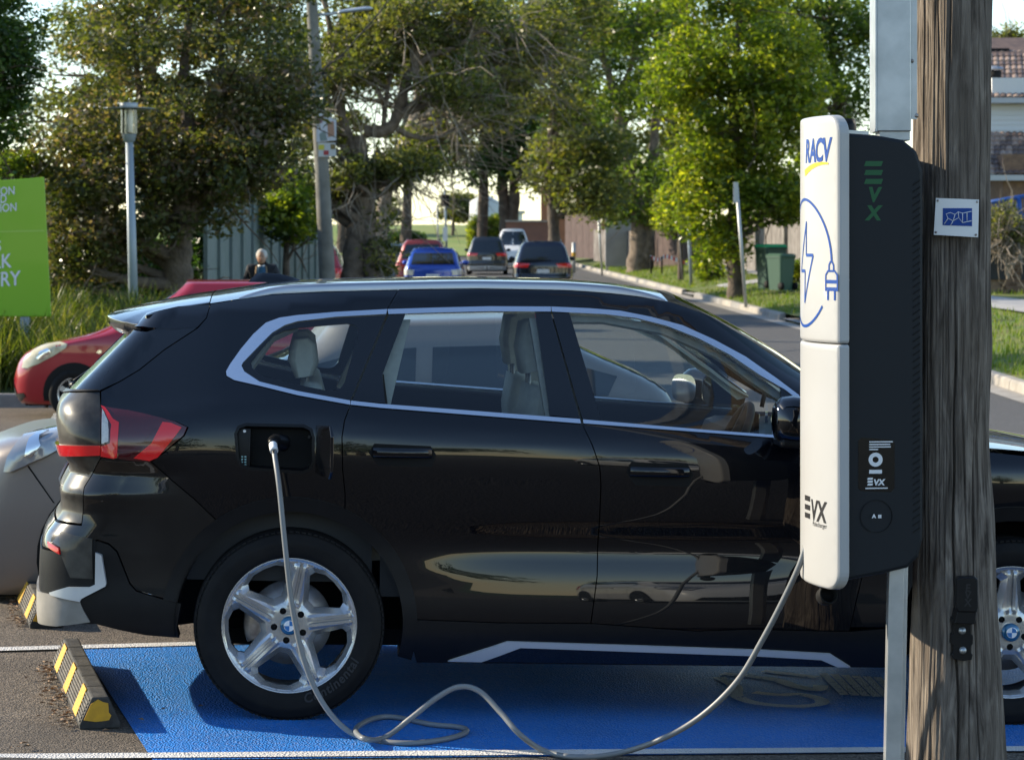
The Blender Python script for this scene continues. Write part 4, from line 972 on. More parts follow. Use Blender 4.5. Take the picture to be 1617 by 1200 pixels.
cracks = [(R(-98), 9, .030, .022, .02), (R(-128), 5, .014, .018, .2), (R(-72), 6, .016, .016, .1), (R(-150), 7, .012, .018, .5), (R(-48), 4, .012, .016, .3), (R(-110), 3, .012, .014, .9), (R(-84), 8, .010, .013, .6), (R(-60), 2, .010, .013, .4)]
ph = rng.uniform(0, 6.28, 60)
G = []
for z in zz:
    c = np.cos(ths); r = np.where(c > 0, float(_rR(z)), float(_rL(z)));  k = (c + 1) / 2; r = float(_rL(z)) * (1 - k) + float(_rR(z)) * k
    fib = sum(np.sin(ths * (31 + 17 * i) + ph[i] + z * (1.1 + .3 * i) + 3.2 * np.sin(z * (1.9 + .9 * i) + ph[i + 9])) * (.0009 / (1 + .25 * i)) for i in range(6))
    lump = .005 * np.sin(3 * ths + z * 2.1 + 1) + .004 * np.sin(5 * ths - z * 3.3) + .0022 * np.sin(9 * ths + 7 * z) * np.sin(4.7 * z + 1)
    r = r + fib + lump
    for a0, fq, dp, wd, p0 in cracks:
        ce = a0 + .06 * math.sin(z * 1.7 + fq) + .03 * math.sin(z * 5.1 + p0 * 7) + .014 * math.sin(z * 17 + fq); dth = (ths - ce + math.pi) % (2 * math.pi) - math.pi
        r = r - dp * (.5 + .5 * math.sin(z * 1.9 + p0 * 11)) * np.exp(-(dth / wd) ** 2)
    G.append([Vector((rr_ * math.cos(t), rr_ * math.sin(t), z)) for rr_, t in zip(r, ths)])
MB().grid(G, True, True).build('shaft', M['wood'], pole)
def at_pole(px, py, Y): return at(px, py, Y) - pole.location
# label plate
def flat_plate(name, pts, Y, th, m, parent, bev_=.0):
    V = [at_pole(*p, Y) for p in pts]; V = V + [v + Vector((0, th, 0)) for v in V]; n = len(pts)
    mb = MB(); mb.add(V, [tuple(range(n))[::-1], tuple(range(n, 2 * n))] + [(i, (i + 1) % n, n + (i + 1) % n, n + i) for i in range(n)])
    return mb.build(name, m, parent, fix=True, bev=bev_)
plate = flat_plate('name_plate', [(1478, 313), (1546, 315.5), (1544.5, 375), (1474.5, 371)], 8.215, .003, M['white_plastic'], pole); plate['label'] = 'white plate with a blue panel of white branching lines'
bp_ = flat_plate('plate_panel', [(1489, 329), (1535, 329), (1535, 357.5), (1488.5, 356)], 8.2135, .001, M['blue_print'], plate)
net = [[(1491, 354), (1497, 345), (1494, 338), (1501, 336), (1508, 339), (1513, 335), (1520, 337), (1534, 334)], [(1497, 345), (1505, 349), (1514, 344), (1520, 352), (1534, 349)], [(1508, 339), (1505, 349)], [(1520, 337), (1520, 352)], [(1527, 336), (1527, 350)], [(1501, 356), (1505, 349)], [(1514, 344), (1513, 335)]]
for ln in net:
    V = [at_pole(*p, 8.2125) for p in ln]; mb = MB()
    mb.tube(V, .0013, 4); mb.build('line_work', M['white_print'], plate)
for p in ((1481, 317), (1543, 319), (1541, 371), (1478, 367)):
    MB().sphere(at_pole(*p, 8.213), (.004, .002, .004), 8, 4).build('plate_screw', M['steel'], plate)
dsc = MB().lathe([(.0, -.004), (.022, -.003), (.026, .004)], 20, 'Y').build('round_tag', M['galv'], pole, loc=at_pole(1552, 300, 8.30), rot=(0, 0, R(50)))
for p in ((1447, 183), (1423, 1004), (1419, 1193), (1440, 97)):
    MB().sphere(at_pole(p[0], p[1], 8.175 if p[1] < 300 else 8.19), (.008, .006, .008), 8, 5).build('bolt_head', M['steel'], pole)
# black cable hook bracket
hook = empty('hook_bracket', at_pole(1521, 1040, 8.19), parent=pole); hook['label'] = 'black cable hook bracket with raised lettering'
def hp(px, py, d): return at(px, py, 8.19) + Vector((0, d, 0)) - pole.location - hook.location
def hprism(name, pts, d0, d1, m, bev_=.003):
    n = len(pts); V = [hp(*p, d0) for p in pts] + [hp(*p, d1) for p in pts]; mb = MB()
    mb.add(V, [tuple(range(n))[::-1], tuple(range(n, 2 * n))] + [(i, (i + 1) % n, n + (i + 1) % n, n + i) for i in range(n)]); return mb.build(name, m, hook, fix=True, bev=bev_)
hk = hprism('hook_face', [(1506, 911), (1511, 907), (1535, 907), (1539.5, 911), (1540, 955), (1538, 963), (1508, 962), (1505, 955)], -.055, -.015, M['plastic'], .004)
hprism('hook_arm', [(1508, 961), (1538, 962), (1535, 982), (1503, 981)], -.048, .03, M['plastic'], .003)
hprism('back_plate', [(1503, 975), (1535, 975), (1536, 984), (1533, 986), (1533, 1000), (1536, 1002), (1536, 1016), (1533, 1019), (1533, 1030), (1536, 1033), (1534, 1041), (1520, 1043), (1505, 1040), (1502, 1034), (1505, 1030), (1505, 1019), (1501, 1016), (1502, 1002), (1505, 1000), (1505, 986), (1502, 984)], -.006, .035, M['plastic'], .002)
for p in ((1519, 995), (1520, 1026)): MB().lathe([(0, -.012), (.006, -.011), (.011, -.005), (.013, .002)], 12, 'Y').build('bolt', M['galv'], hook, loc=hp(*p, -.006))
V, F = text_mesh('EVX', .034, .0, .8, .001, 'CENTER')
for i, chs in enumerate(('E', 'V', 'X')):
    V, F = text_mesh(chs, .034, .1, .9, .001, 'CENTER')
    c = hp(1523, 925 + i * 11.5, -.0562); mb = MB(); mb.add([c + Vector((v.x, 0, v.y - .01)) for v in V], F); mb.build('lettering', M['black_print'], hook)

# duct above and conduit below the charger
duct = empty('cable_duct', (1.235, 8.22, 2.105)); tag(duct, 'galvanised steel duct running up the pole above the charger', 'duct')
MB().box((-.004, 0, 1.45), (.112, .11, 2.9)).build('channel', M['galv'], duct, bev=.004)
MB().box((.062, -.045, 1.47), (.020, .006, 2.86)).build('flange', M['galv'], duct)
MB().box((-.062, -.0, 1.45), (.006, .13, 2.9)).build('lip', M['galv'], duct)
MB().box((.0, -.002, -.004), (.10, .09, .05)).build('collar', M['galv'], duct, bev=.003)
cond = empty('conduit', (1.235, 8.19, gz(1.235, 8.19))); tag(cond, 'slim galvanised conduit between the charger and the ground', 'conduit')
cb = at(1411, 1200, 8.19) - cond.location; ct = at(1417, 893, 8.19) - cond.location; cb2 = cb + (cb - ct) * .12
def slab(name, a, b, w_, d, off, m, par):
    mb = MB(); V = []
    for p in (a, b):
        for dx, dy in ((-w_ / 2, -d / 2), (w_ / 2, -d / 2), (w_ / 2, d / 2), (-w_ / 2, d / 2)): V.append(p + Vector((dx + off[0], dy + off[1], 0)))
    mb.add(V, [(0, 3, 2, 1), (4, 5, 6, 7), (0, 1, 5, 4), (1, 2, 6, 5), (2, 3, 7, 6), (3, 0, 4, 7)]); return mb.build(name, m, par, fix=True, bev=.003)
slab('channel', cb2, ct, .05, .05, (-.005, 0), M['galv'], cond); slab('flange', cb2, ct + Vector((0, 0, -.0)), .018, .006, (.028, .012), M['galv'], cond)
MB().tube([ct + Vector((0, 0, -.02)), ct + Vector((0, 0, .045))], .016, 12).build('gland', M['steel'], cond)

# ---- charger: white curved front, dark casing
BETA = R(6.8); an = Vector((math.sin(BETA), -math.cos(BETA), 0)); no_ = Vector((-math.cos(BETA), -math.sin(BETA), 0))
FC = at(1271, 900, 8.30); FC.z = .636
chg = empty('vehicle_charger', FC, 0); tag(chg, 'tall white and dark grey vehicle charger mounted on the timber pole', 'charger')
CUR = .9; HW = .24; Z0, Z1 = 0.0, 1.52
def S(a, z, o=0.0):
    d = -CUR * a * a; nv = (no_ + an * (2 * CUR * a)).normalized()
    e = .0
    return an * a + no_ * d + Vector((0, 0, z)) + nv * o
def rrect(a0, a1, z0, z1, r, n=7):
    out = []
    for cx_, cz_, s0 in ((a1 - r, z1 - r, 0), (a0 + r, z1 - r, 90), (a0 + r, z0 + r, 180), (a1 - r, z0 + r, 270)):
        out += [(cx_ + r * math.cos(R(s0 + 90 * k / n)), cz_ + r * math.sin(R(s0 + 90 * k / n))) for k in range(n + 1)]
    return out
def surf_patch(name, poly, o, th, m, parent, h=.03, round_=0.0):
    OV, F, loops = cdt(poly, (), h); lp = np.array(loops[0])
    if area2(loops[0]) < 0: lp = lp[::-1]
    mb = MB()
    def push(a, z, dist): # rolled-over rim
        if round_ <= 0: return o
        t = np.clip(1 - dist / round_, 0, 1); return o - round_ * (1 - math.sqrt(max(0, 1 - t * t)))
    dd = pdist(OV, loops[0]) if round_ > 0 else np.ones(len(OV))
    mb.add([S(a, z, push(a, z, q)) for (a, z), q in zip(OV, dd)], [tuple(int(i) for i in f) for f in F], True)
    if th:
        n = len(lp); e0 = o - (round_ if round_ > 0 else 0)
        V = [S(a, z, e0) for a, z in lp] + [S(a, z, e0) - no_ * th for a, z in lp]
        mb.add(V, [(i, n + i, n + (i + 1) % n, (i + 1) % n) for i in range(n)], False)
    return mb.build(name, m, parent, fix=True)
zs_ = 1.424 - .636
full = rrect(-HW, HW, Z0, Z1, .06)
up_poly = [p for p in rrect(-HW, HW, zs_ + .002, Z1, .06)]; lo_poly = rrect(-HW, HW, Z0, zs_ - .002, .06)
def cutpoly(poly, zc, keep_up):
    out = []
    if keep_up:
        return [(HW, zc)] + [p for p in poly if p[1] > zc + .07] + [(-HW, zc)]
    return [(-HW, zc)] + [p for p in poly if p[1] < zc - .07] + [(HW, zc)]
upP = cutpoly(full, zs_ + .0015, True); loP = cutpoly(full, zs_ - .0015, False)
u_shell = surf_patch('front_shell', upP, 0, .035, M['white_shell'], chg); l_shell = surf_patch('front_shell', loP, 0, .035, M['white_shell'], chg)
for o_ in (u_shell, l_shell): bevel(o_, .010, 3)
prof = [(-.07, 1.462), (-.18, 1.455), (-.27, 1.440), (-.315, 1.405), (-.335, 1.34), (-.335, .16), (-.32, .105), (-.285, .070), (-.20, .052), (-.07, .030)]
mb = MB(); mb.prism(prof, -.222, .222, lambda d, z, a: an * a + no_ * d + Vector((0, 0, z)))
cas = mb.build('casing', M['charger_dark'], chg, fix=True, bev=.012)
mb = MB(); mb.prism([(-.04, 1.475), (-.16, 1.467), (-.16, 1.45), (-.04, 1.45)], -.205, .205, lambda d, z, a: an * a + no_ * d + Vector((0, 0, z))); mb.build('top_tray', M['galv'], chg, fix=True)
MB().lathe([(.0, .05), (.022, .05), (.026, .03), (.026, 0)], 16, 'Z').build('top_vent', M['plastic'], chg, loc=an * .14 + no_ * -.11 + Vector((0, 0, 1.46)))
mb = MB(); mb.box((0, 0, 0), (.06, .10, 1.0), Matrix.Rotation(BETA, 3, 'Z')); mb.build('mount_bracket', M['charger_dark'], chg, loc=no_ * -.36 - an * .1 + Vector((0, 0, .76)))
def C(a, d, z): return an * a + no_ * d + Vector((0, 0, z))
# louvres at the back of the side
lv = MB(); lv.prism([(-.012, -.009), (.012, .007), (.012, .012), (-.012, -.004)], 0, .002, lambda p, q, d: an * d + no_ * -p + Vector((0, 0, q))); lme = lv.mesh('louvre')
for k in range(52): link('louvre', lme, M['dark'], chg, C(.2215, -.312, .19 + k * .0218))
for px, py in ((1360, 442), (1361, 674)):
    MB().sphere((0, 0, 0), (.007, .004, .007), 10, 6).build('screw', M['galv'], chg, loc=C(.2225, -.085, CAMH - (py - 380) / 492 - .636))
side = lambda px: -.075 - (px - 1347) / 478.0
def sz(py): return CAMH - (py - 380) / 493.0 - .636
def side_shape(name, poly, m, parent, o=.0006, th=.0):
    mb = MB(); V = [C(.222 + o, side(p[0]), sz(p[1])) for p in poly]; mb.add(V, [tuple(range(len(V)))]); return mb.build(name, m, parent)
def side_text(s, px, py, size, m, parent, shear=0, sx=1, bold=0.0, o=.0008, align='CENTER', rot=0):
    V, F = text_mesh(s, size, shear, sx, bold, align); mb = MB(); c0, z0 = side(px), sz(py)
    mb.add([C(.222 + o, c0 - v.x, z0 + v.y) for v in V], F); return mb.build('lettering', m, parent)
for py in (259, 273, 287): side_shape('letter_bar', [(1381, py - 4), (1408, py - 4), (1405, py + 4), (1378, py + 4)], M['green_print'], cas)
side_text('V', 1393, 318, .062, M['green_print'], cas, .15, .95, .003); side_text('X', 1392, 347, .062, M['green_print'], cas, .15, .95, .003)
stk = side_shape('info_sticker', [(1374, 690), (1420, 694), (1426, 699), (1426, 770), (1421, 776), (1373, 774), (1369, 769), (1369, 695)], mat('sticker black', (.006, .006, .007), .18), cas, .0012)
stk['label'] = 'black information sticker with white print'
cc = (1396, 725)
for r0, r1, mm in ((11, 6, M['white_print']),):
    mb = MB(); n = 28; V = [C(.2240, side(cc[0] + r0 * math.cos(t)), sz(cc[1] + r0 * math.sin(t))) for t in np.linspace(0, 6.283, n, endpoint=False)] + [C(.2240, side(cc[0] + r1 * .8 * math.cos(t)), sz(cc[1] + r1 * .8 * math.sin(t))) for t in np.linspace(0, 6.283, n, endpoint=False)]
    mb.add(V, [(i, (i + 1) % n, n + (i + 1) % n, n + i) for i in range(n)]); mb.build('ring_print', mm, stk)
side_shape('panel_print', [(1386, 741), (1406, 741), (1406, 747), (1386, 747)], M['white_print'], stk, .0018)
for py in (755, 759.5, 764): side_shape('letter_bar', [(1384, py - 1.6), (1392, py - 1.6), (1391, py + 1.6), (1383, py + 1.6)], M['white_print'], stk, .0018)
side_text('VX', 1401, 765, .026, M['white_print'], stk, .15, 1.0, .0012, .0018)
for k, (py, x0, x1) in enumerate(((697, 1386, 1423), (701, 1386, 1419), (705, 1386, 1420), (709, 1386, 1400), (770, 1380, 1415))):
    side_shape('print_line', [(x0, py - .9), (x1, py - .9), (x1, py + .9), (x0, py + .9)], M['white_print'], stk, .0018)
mb = MB().lathe([(.030, .008), (.046, .008), (.051, .004), (.052, -.004)], 36, 'Y'); MB
sk_ = mb.build('socket_ring', M['gloss_black'], chg, loc=C(.222, side(1397), sz(814)), rot=(0, math.pi, BETA))
MB().lathe([(0, .012), (.036, .011), (.040, .006), (.040, 0)], 32, 'Y').build('socket_cover', M['charger_dark'], sk_)
side_text('A', 1392, 816, .016, M['white_print'], cas, 0, 1.0, .001, .0135); side_text('EE', 1401, 816, .013, M['white_print'], cas, 0, .8, .001, .0135)
# front lettering
def front_mesh(V, F, name, m, a0, z0, parent):
    mb = MB(); mb.add([S(a0 + v.x, z0 + v.y, .0012) for v in V], F); return mb.build(name, m, parent)
def FZ(py): return CAMH - (py - 380) / 482.0 - .636
for i, chs in enumerate('RACV'):
    V, F = text_mesh(chs, .106, .14, .72, .0028, 'LEFT'); front_mesh(V, F, 'lettering', M['blue_print'], .010 + i * .0465 + (.004 if i == 3 else 0), FZ(257), u_shell)
def ribbon(pts, wd, name, m, parent, taper=None, closed=False):
    n = len(pts); mb = MB(); L_ = []
    for i, p in enumerate(pts):
        a, b = (pts[(i - 1) % n], pts[(i + 1) % n]) if closed else (pts[max(i - 1, 0)], pts[min(i + 1, n - 1)])
        tx, ty = b[0] - a[0], b[1] - a[1]; ln = math.hypot(tx, ty) or 1e-9; w2 = wd / 2 * (taper[i] if taper else 1)
        L_.append([S(p[0] - ty / ln * w2, p[1] + tx / ln * w2, .0012), S(p[0] + ty / ln * w2, p[1] - tx / ln * w2, .0012)])
    if closed: L_.append(L_[0])
    return mb.grid(L_, False).build(name, m, parent)
sw = [(.004 + .185 * t, FZ(274) + .028 * math.sin(t * 1.9)) for t in np.linspace(0, 1, 14)]
ribbon(sw, .022, 'swoosh', M['yellow_print'], u_shell, [1.0 - .75 * t for t in np.linspace(0, 1, 14)])
cz_ = FZ(415); rC = .207
ribbon([(rC * math.cos(R(t)), cz_ + rC * math.sin(R(t))) for t in np.linspace(2, 318, 60)], .0095, 'circle_line', M['blue_print'], u_shell)
_bo = [(.022, FZ(350)), (.020, FZ(403)), (.088, FZ(403)), (.002, FZ(478)), (.006, FZ(428)), (-.055, FZ(428))]
for _i in range(6): ribbon([_bo[_i], tuple(.5 * (_bo[_i][_k] + _bo[(_i + 1) % 6][_k]) for _k in (0, 1)), _bo[(_i + 1) % 6]], .0105, 'lightning_bolt', M['blue_print'], u_shell)
pc = .205
ribbon([(pc - .012, FZ(428)), (pc - .012, FZ(418)), (pc - .005, FZ(413)), (pc + .005, FZ(413)), (pc + .012, FZ(418)), (pc + .012, FZ(428))], .007, 'plug_outline', M['blue_print'], u_shell)
ribbon([(pc - .031, FZ(442)), (pc - .030, FZ(433)), (pc - .018, FZ(427)), (pc + .018, FZ(427)), (pc + .030, FZ(433)), (pc + .031, FZ(442))], .007, 'plug_outline', M['blue_print'], u_shell)
ribbon([(pc - .034, FZ(443.5)), (pc + .034, FZ(443.5))], .012, 'plug_outline', M['blue_print'], u_shell)
ribbon([(pc - .034, FZ(455)), (pc + .034, FZ(455))], .012, 'plug_outline', M['blue_print'], u_shell)
for q in (-.031, .031): ribbon([(pc + q, FZ(443)), (pc + q, FZ(456))], .006, 'plug_outline', M['blue_print'], u_shell)
for q in (-.018, .018): ribbon([(pc + q, FZ(457)), (pc + q, FZ(472))], .009, 'plug_outline', M['blue_print'], u_shell)
for py in (785, 799, 812): ribbon([(.004, FZ(py)), (.060, FZ(py))], .017, 'letter_bar', M['black_print'], l_shell)
V, F = text_mesh('VX', .094, .10, .86, .0022, 'LEFT'); front_mesh(V, F, 'lettering', M['black_print'], .068, FZ(816), l_shell)
V, F = text_mesh('Polecharger', .021, 0, .95, .0, 'LEFT'); front_mesh(V, F, 'lettering', M['black_print'], .085, FZ(825), l_shell)
# hanging plug cap below
hold = empty('plug_cap', at(1305, 940, 8.22)); tag(hold, 'small black rubber plug cap hanging on a wire below the charger', 'plug cap')
MB().lathe([(.0, .028), (.024, .028), (.030, .02), (.033, -.02), (.031, -.028), (.027, -.028), (.024, .010), (.0, .012)], 24, 'Y').build('cup', M['rubber'], hold, rot=(R(-18), R(0), R(12)))
MB().tube([(-.02, 0, .018), (-.022, .0, .035), (-.016, .01, .07)], .003, 6).build('wire', M['steel'], hold)
# ------------------------------------------------------------------ charging cable
def gp3(px, py, z): return gpt(px, py, z)
pts = [Vector(CARM @ Vector((-.035, -.93, 1.015))), at(432, 697, 9.17), at(434, 720, 9.10), at(441, 770, 9.03), at(450, 860, 8.99), at(461, 955, 8.97), at(478, 1035, 8.96), at(503, 1098, 8.95), at(537, 1143, 8.93)]
pts += [gp3(575, 1165, .014), gp3(640, 1173, .014), gp3(700, 1167, .014), gp3(735, 1156, .014), gp3(728, 1148, .014), gp3(680, 1143, .014), gp3(625, 1132, .014), gp3(590, 1134, .016), gp3(562, 1150, .030), gp3(575, 1166, .042)]
pts += [at(607, 1164, 8.88), at(648, 1134, 8.88), at(690, 1101, 8.88), at(725, 1084, 8.86), at(757, 1091, 8.83), at(790, 1124, 8.78), at(822, 1160, 8.72), gp3(862, 1186, .014), gp3(915, 1195, .014), gp3(980, 1188, .025)]
pts += [at(1050, 1164, 8.58), at(1110, 1128, 8.53), at(1165, 1074, 8.47), at(1205, 1008, 8.42), at(1238, 945, 8.37), at(1262, 893, 8.33), at(1272, 862, 8.33)]
cab = empty('charging_cable', gp3(640, 1170, 0)); tag(cab, 'grey charging cable looping over the bay between car and charger', 'cable')
path = [p - cab.location for p in catmull(pts, 9)]
MB().tube(path[14:], .0098, 12).build('cord', mat('grey cable sheath', (.17, .18, .185), .42), cab)
e0, e1 = path[0], path[16]
MB().tube(path[11:17], .0150, 14).build('plug_handle', M['white_plastic'], cab)
hd = MB(); hd.tube(path[0:13], [.030, .030, .030, .029, .028, .026, .0235, .021, .020, .0195, .019, .0185, .0175], 16); hd.build('plug_head', M['plastic'], cab)
for k in range(4): MB().tube([path[7 + k], path[7 + k].lerp(path[8 + k], .5)], .0245 - k * .001, 14).build('grip_ring', M['rubber'], cab)
V, F = text_mesh('M', .022, 0, 1, .001, 'CENTER'); c0 = at(434, 713, 9.07) - cab.location
mb = MB(); mb.add([c0 + Vector((-v.y * .7, -.001, v.x * .7)) for v in V], F); mb.build('lettering', M['black_print'], cab)

# ------------------------------------------------------------------ wheel stops
M['stop_rubber'] = mat('black rubber wheel stop', (.022, .021, .020), .8, noise=(18, .9, (.06, .055, .048)), bump=(60, .5, .004))
M['stop_yellow'] = mat('yellow stripe', (.58, .31, .015), .65, noise=(30, .5, (.36, .19, .02)))
M['stop_grey'] = mat('dusty ribbed rubber', (.16, .145, .12), .85, noise=(26, .9, (.05, .045, .04)))
def wheel_stop(A, B, w_, h_, label):
    """A near end, B far end (ground centre line)"""
    d = (B - A); L = d.length; d.normalize(); sx_ = Vector((d.y, -d.x, 0)).normalized(); up = Vector((0, 0, 1))
    rt = empty('wheel_stop', A); tag(rt, label, 'wheel stop', 'rubber wheel stops')
    f = lambda l, s, z: d * l + sx_ * s + up * z
    sec = [(-w_ / 2, 0), (-w_ / 2, .02), (-w_ * .20, h_), (w_ * .20, h_), (w_ / 2, .02), (w_ / 2, 0)]
    mb = MB(); V = [f(0, s, z) for s, z in sec] + [f(L, s, z) for s, z in sec]; n = 6
    mb.add(V, [tuple(range(n)), tuple(range(n, 2 * n))[::-1]] + [(i, n + i, n + (i + 1) % n, (i + 1) % n) for i in range(n)]); mb.build('block', M['stop_rubber'], rt, fix=True, bev=.006)
    # left slope carries ribs and yellow bands, near end a yellow patch
    a0 = Vector((-w_ / 2, .02)); a1 = Vector((-w_ * .20, h_)); nx = Vector((-(a1.y - a0.y), a1.x - a0.x)).normalized()
    def sl(l, t, o): p = a0.lerp(a1, t) + nx * o; return f(l, p.x, p.y)
    rib = 0
    for k in range(7):
        t0 = .06 + k * .128; mb = MB(); V = [sl(.01, t0, .0), sl(.01, t0 + .075, .0), sl(L - .01, t0 + .075, .0), sl(L - .01, t0, .0), sl(.01, t0 + .012, .005), sl(.01, t0 + .063, .005), sl(L - .01, t0 + .063, .005), sl(L - .01, t0 + .012, .005)]
        mb.add(V, [(4, 5, 6, 7), (0, 1, 5, 4), (1, 2, 6, 5), (2, 3, 7, 6), (3, 0, 4, 7)]); mb.build('rib', M['stop_grey'], rt, fix=True)
    for k in range(3):
        l0 = L * (.11 + k * .345); mb = MB(); V = [sl(l0 - .02, .03, .0062), sl(l0 + .13, .03, .0062), sl(l0 + .13 + .02, .98, .0062), sl(l0 + .02, .98, .0062)]
        V += [sl(l0 - .02, .03, .001), sl(l0 + .13, .03, .001), sl(l0 + .15, .98, .001), sl(l0 + .02, .98, .001)]
        mb.add(V, [(0, 1, 2, 3), (0, 4, 5, 1), (1, 5, 6, 2), (2, 6, 7, 3), (3, 7, 4, 0)]); mb.build('yellow_band', M['stop_yellow'], rt, fix=True)
    pp = [(-w_ * .40, .035), (-w_ * .22, h_ * .80), (-w_ * .05, h_ * .93), (w_ * .08, h_ * .84), (w_ * .20, h_ * .80), (w_ * .21, h_ * .52), (w_ * .27, h_ * .42), (w_ * .22, h_ * .28), (w_ * .12, .03), (-w_ * .1, .028)]
    mb = MB(); mb.prism(pp, -.004, .01, lambda s, z, q: f(q, s, z)); mb.build('yellow_patch', M['stop_yellow'], rt, fix=True)
    for k in range(1, 6):
        mb = MB().add([f(L * k / 6 - .006, -w_ * .2, h_ + .001), f(L * k / 6 + .006, -w_ * .2, h_ + .001), f(L * k / 6 + .006, w_ * .2, h_ + .001), f(L * k / 6 - .006, w_ * .2, h_ + .001)], [(0, 1, 2, 3)]); mb.build('joint', M['dark'], rt)
    return rt
n0, n1 = gpt(158, 1151), gpt(112, 1052)
wheel_stop(n0, n1, .145, .115, 'black rubber wheel stop with yellow bands beside the blue bay')
m0, m1 = gpt(73, 992), gpt(38, 925)
wheel_stop(m0, m1, .145, .115, 'black and yellow wheel stop in front of the bronze hatchback')

# dry leaf litter caught along the wheel stops
rgl = np.random.default_rng(3); V = []; F = []
def litter(a, b, n, off):
    d = (b - a)
    for k in range(n):
        t = rgl.uniform(0, 1); p = a + d * t + Vector((-off - abs(rgl.normal()) * .035, rgl.normal() * .03, 0)); z = gz(p.x, p.y) + .008 + rgl.uniform(0, .014); s = rgl.uniform(.008, .020); th = rgl.uniform(0, 6.28); c, s_ = math.cos(th), math.sin(th); i = len(V)
        for (u, v, w_) in ((-1, 0, .0), (0, .4, .3), (1, 0, .1), (0, -.4, .35)): V.append((p.x + (u * c - v * s_) * s, p.y + (u * s_ + v * c) * s, z + w_ * s))
        F.append((i, i + 1, i + 2, i + 3))
litter(n0, n1, 170, .085); litter(m0, m1, 120, .085); litter(gpt(20, 1190), gpt(420, 1100), 16, .0)
me = bpy.data.meshes.new('leaf_litter'); me.from_pydata(V, [], F); tag(link('leaf_litter', me, mat('dry leaf litter', (.30, .20, .11), .8, noise=(30, 1, (.16, .09, .05)))), 'dry brown leaf litter along the left of the wheel stops', 'leaf litter', kind='stuff')
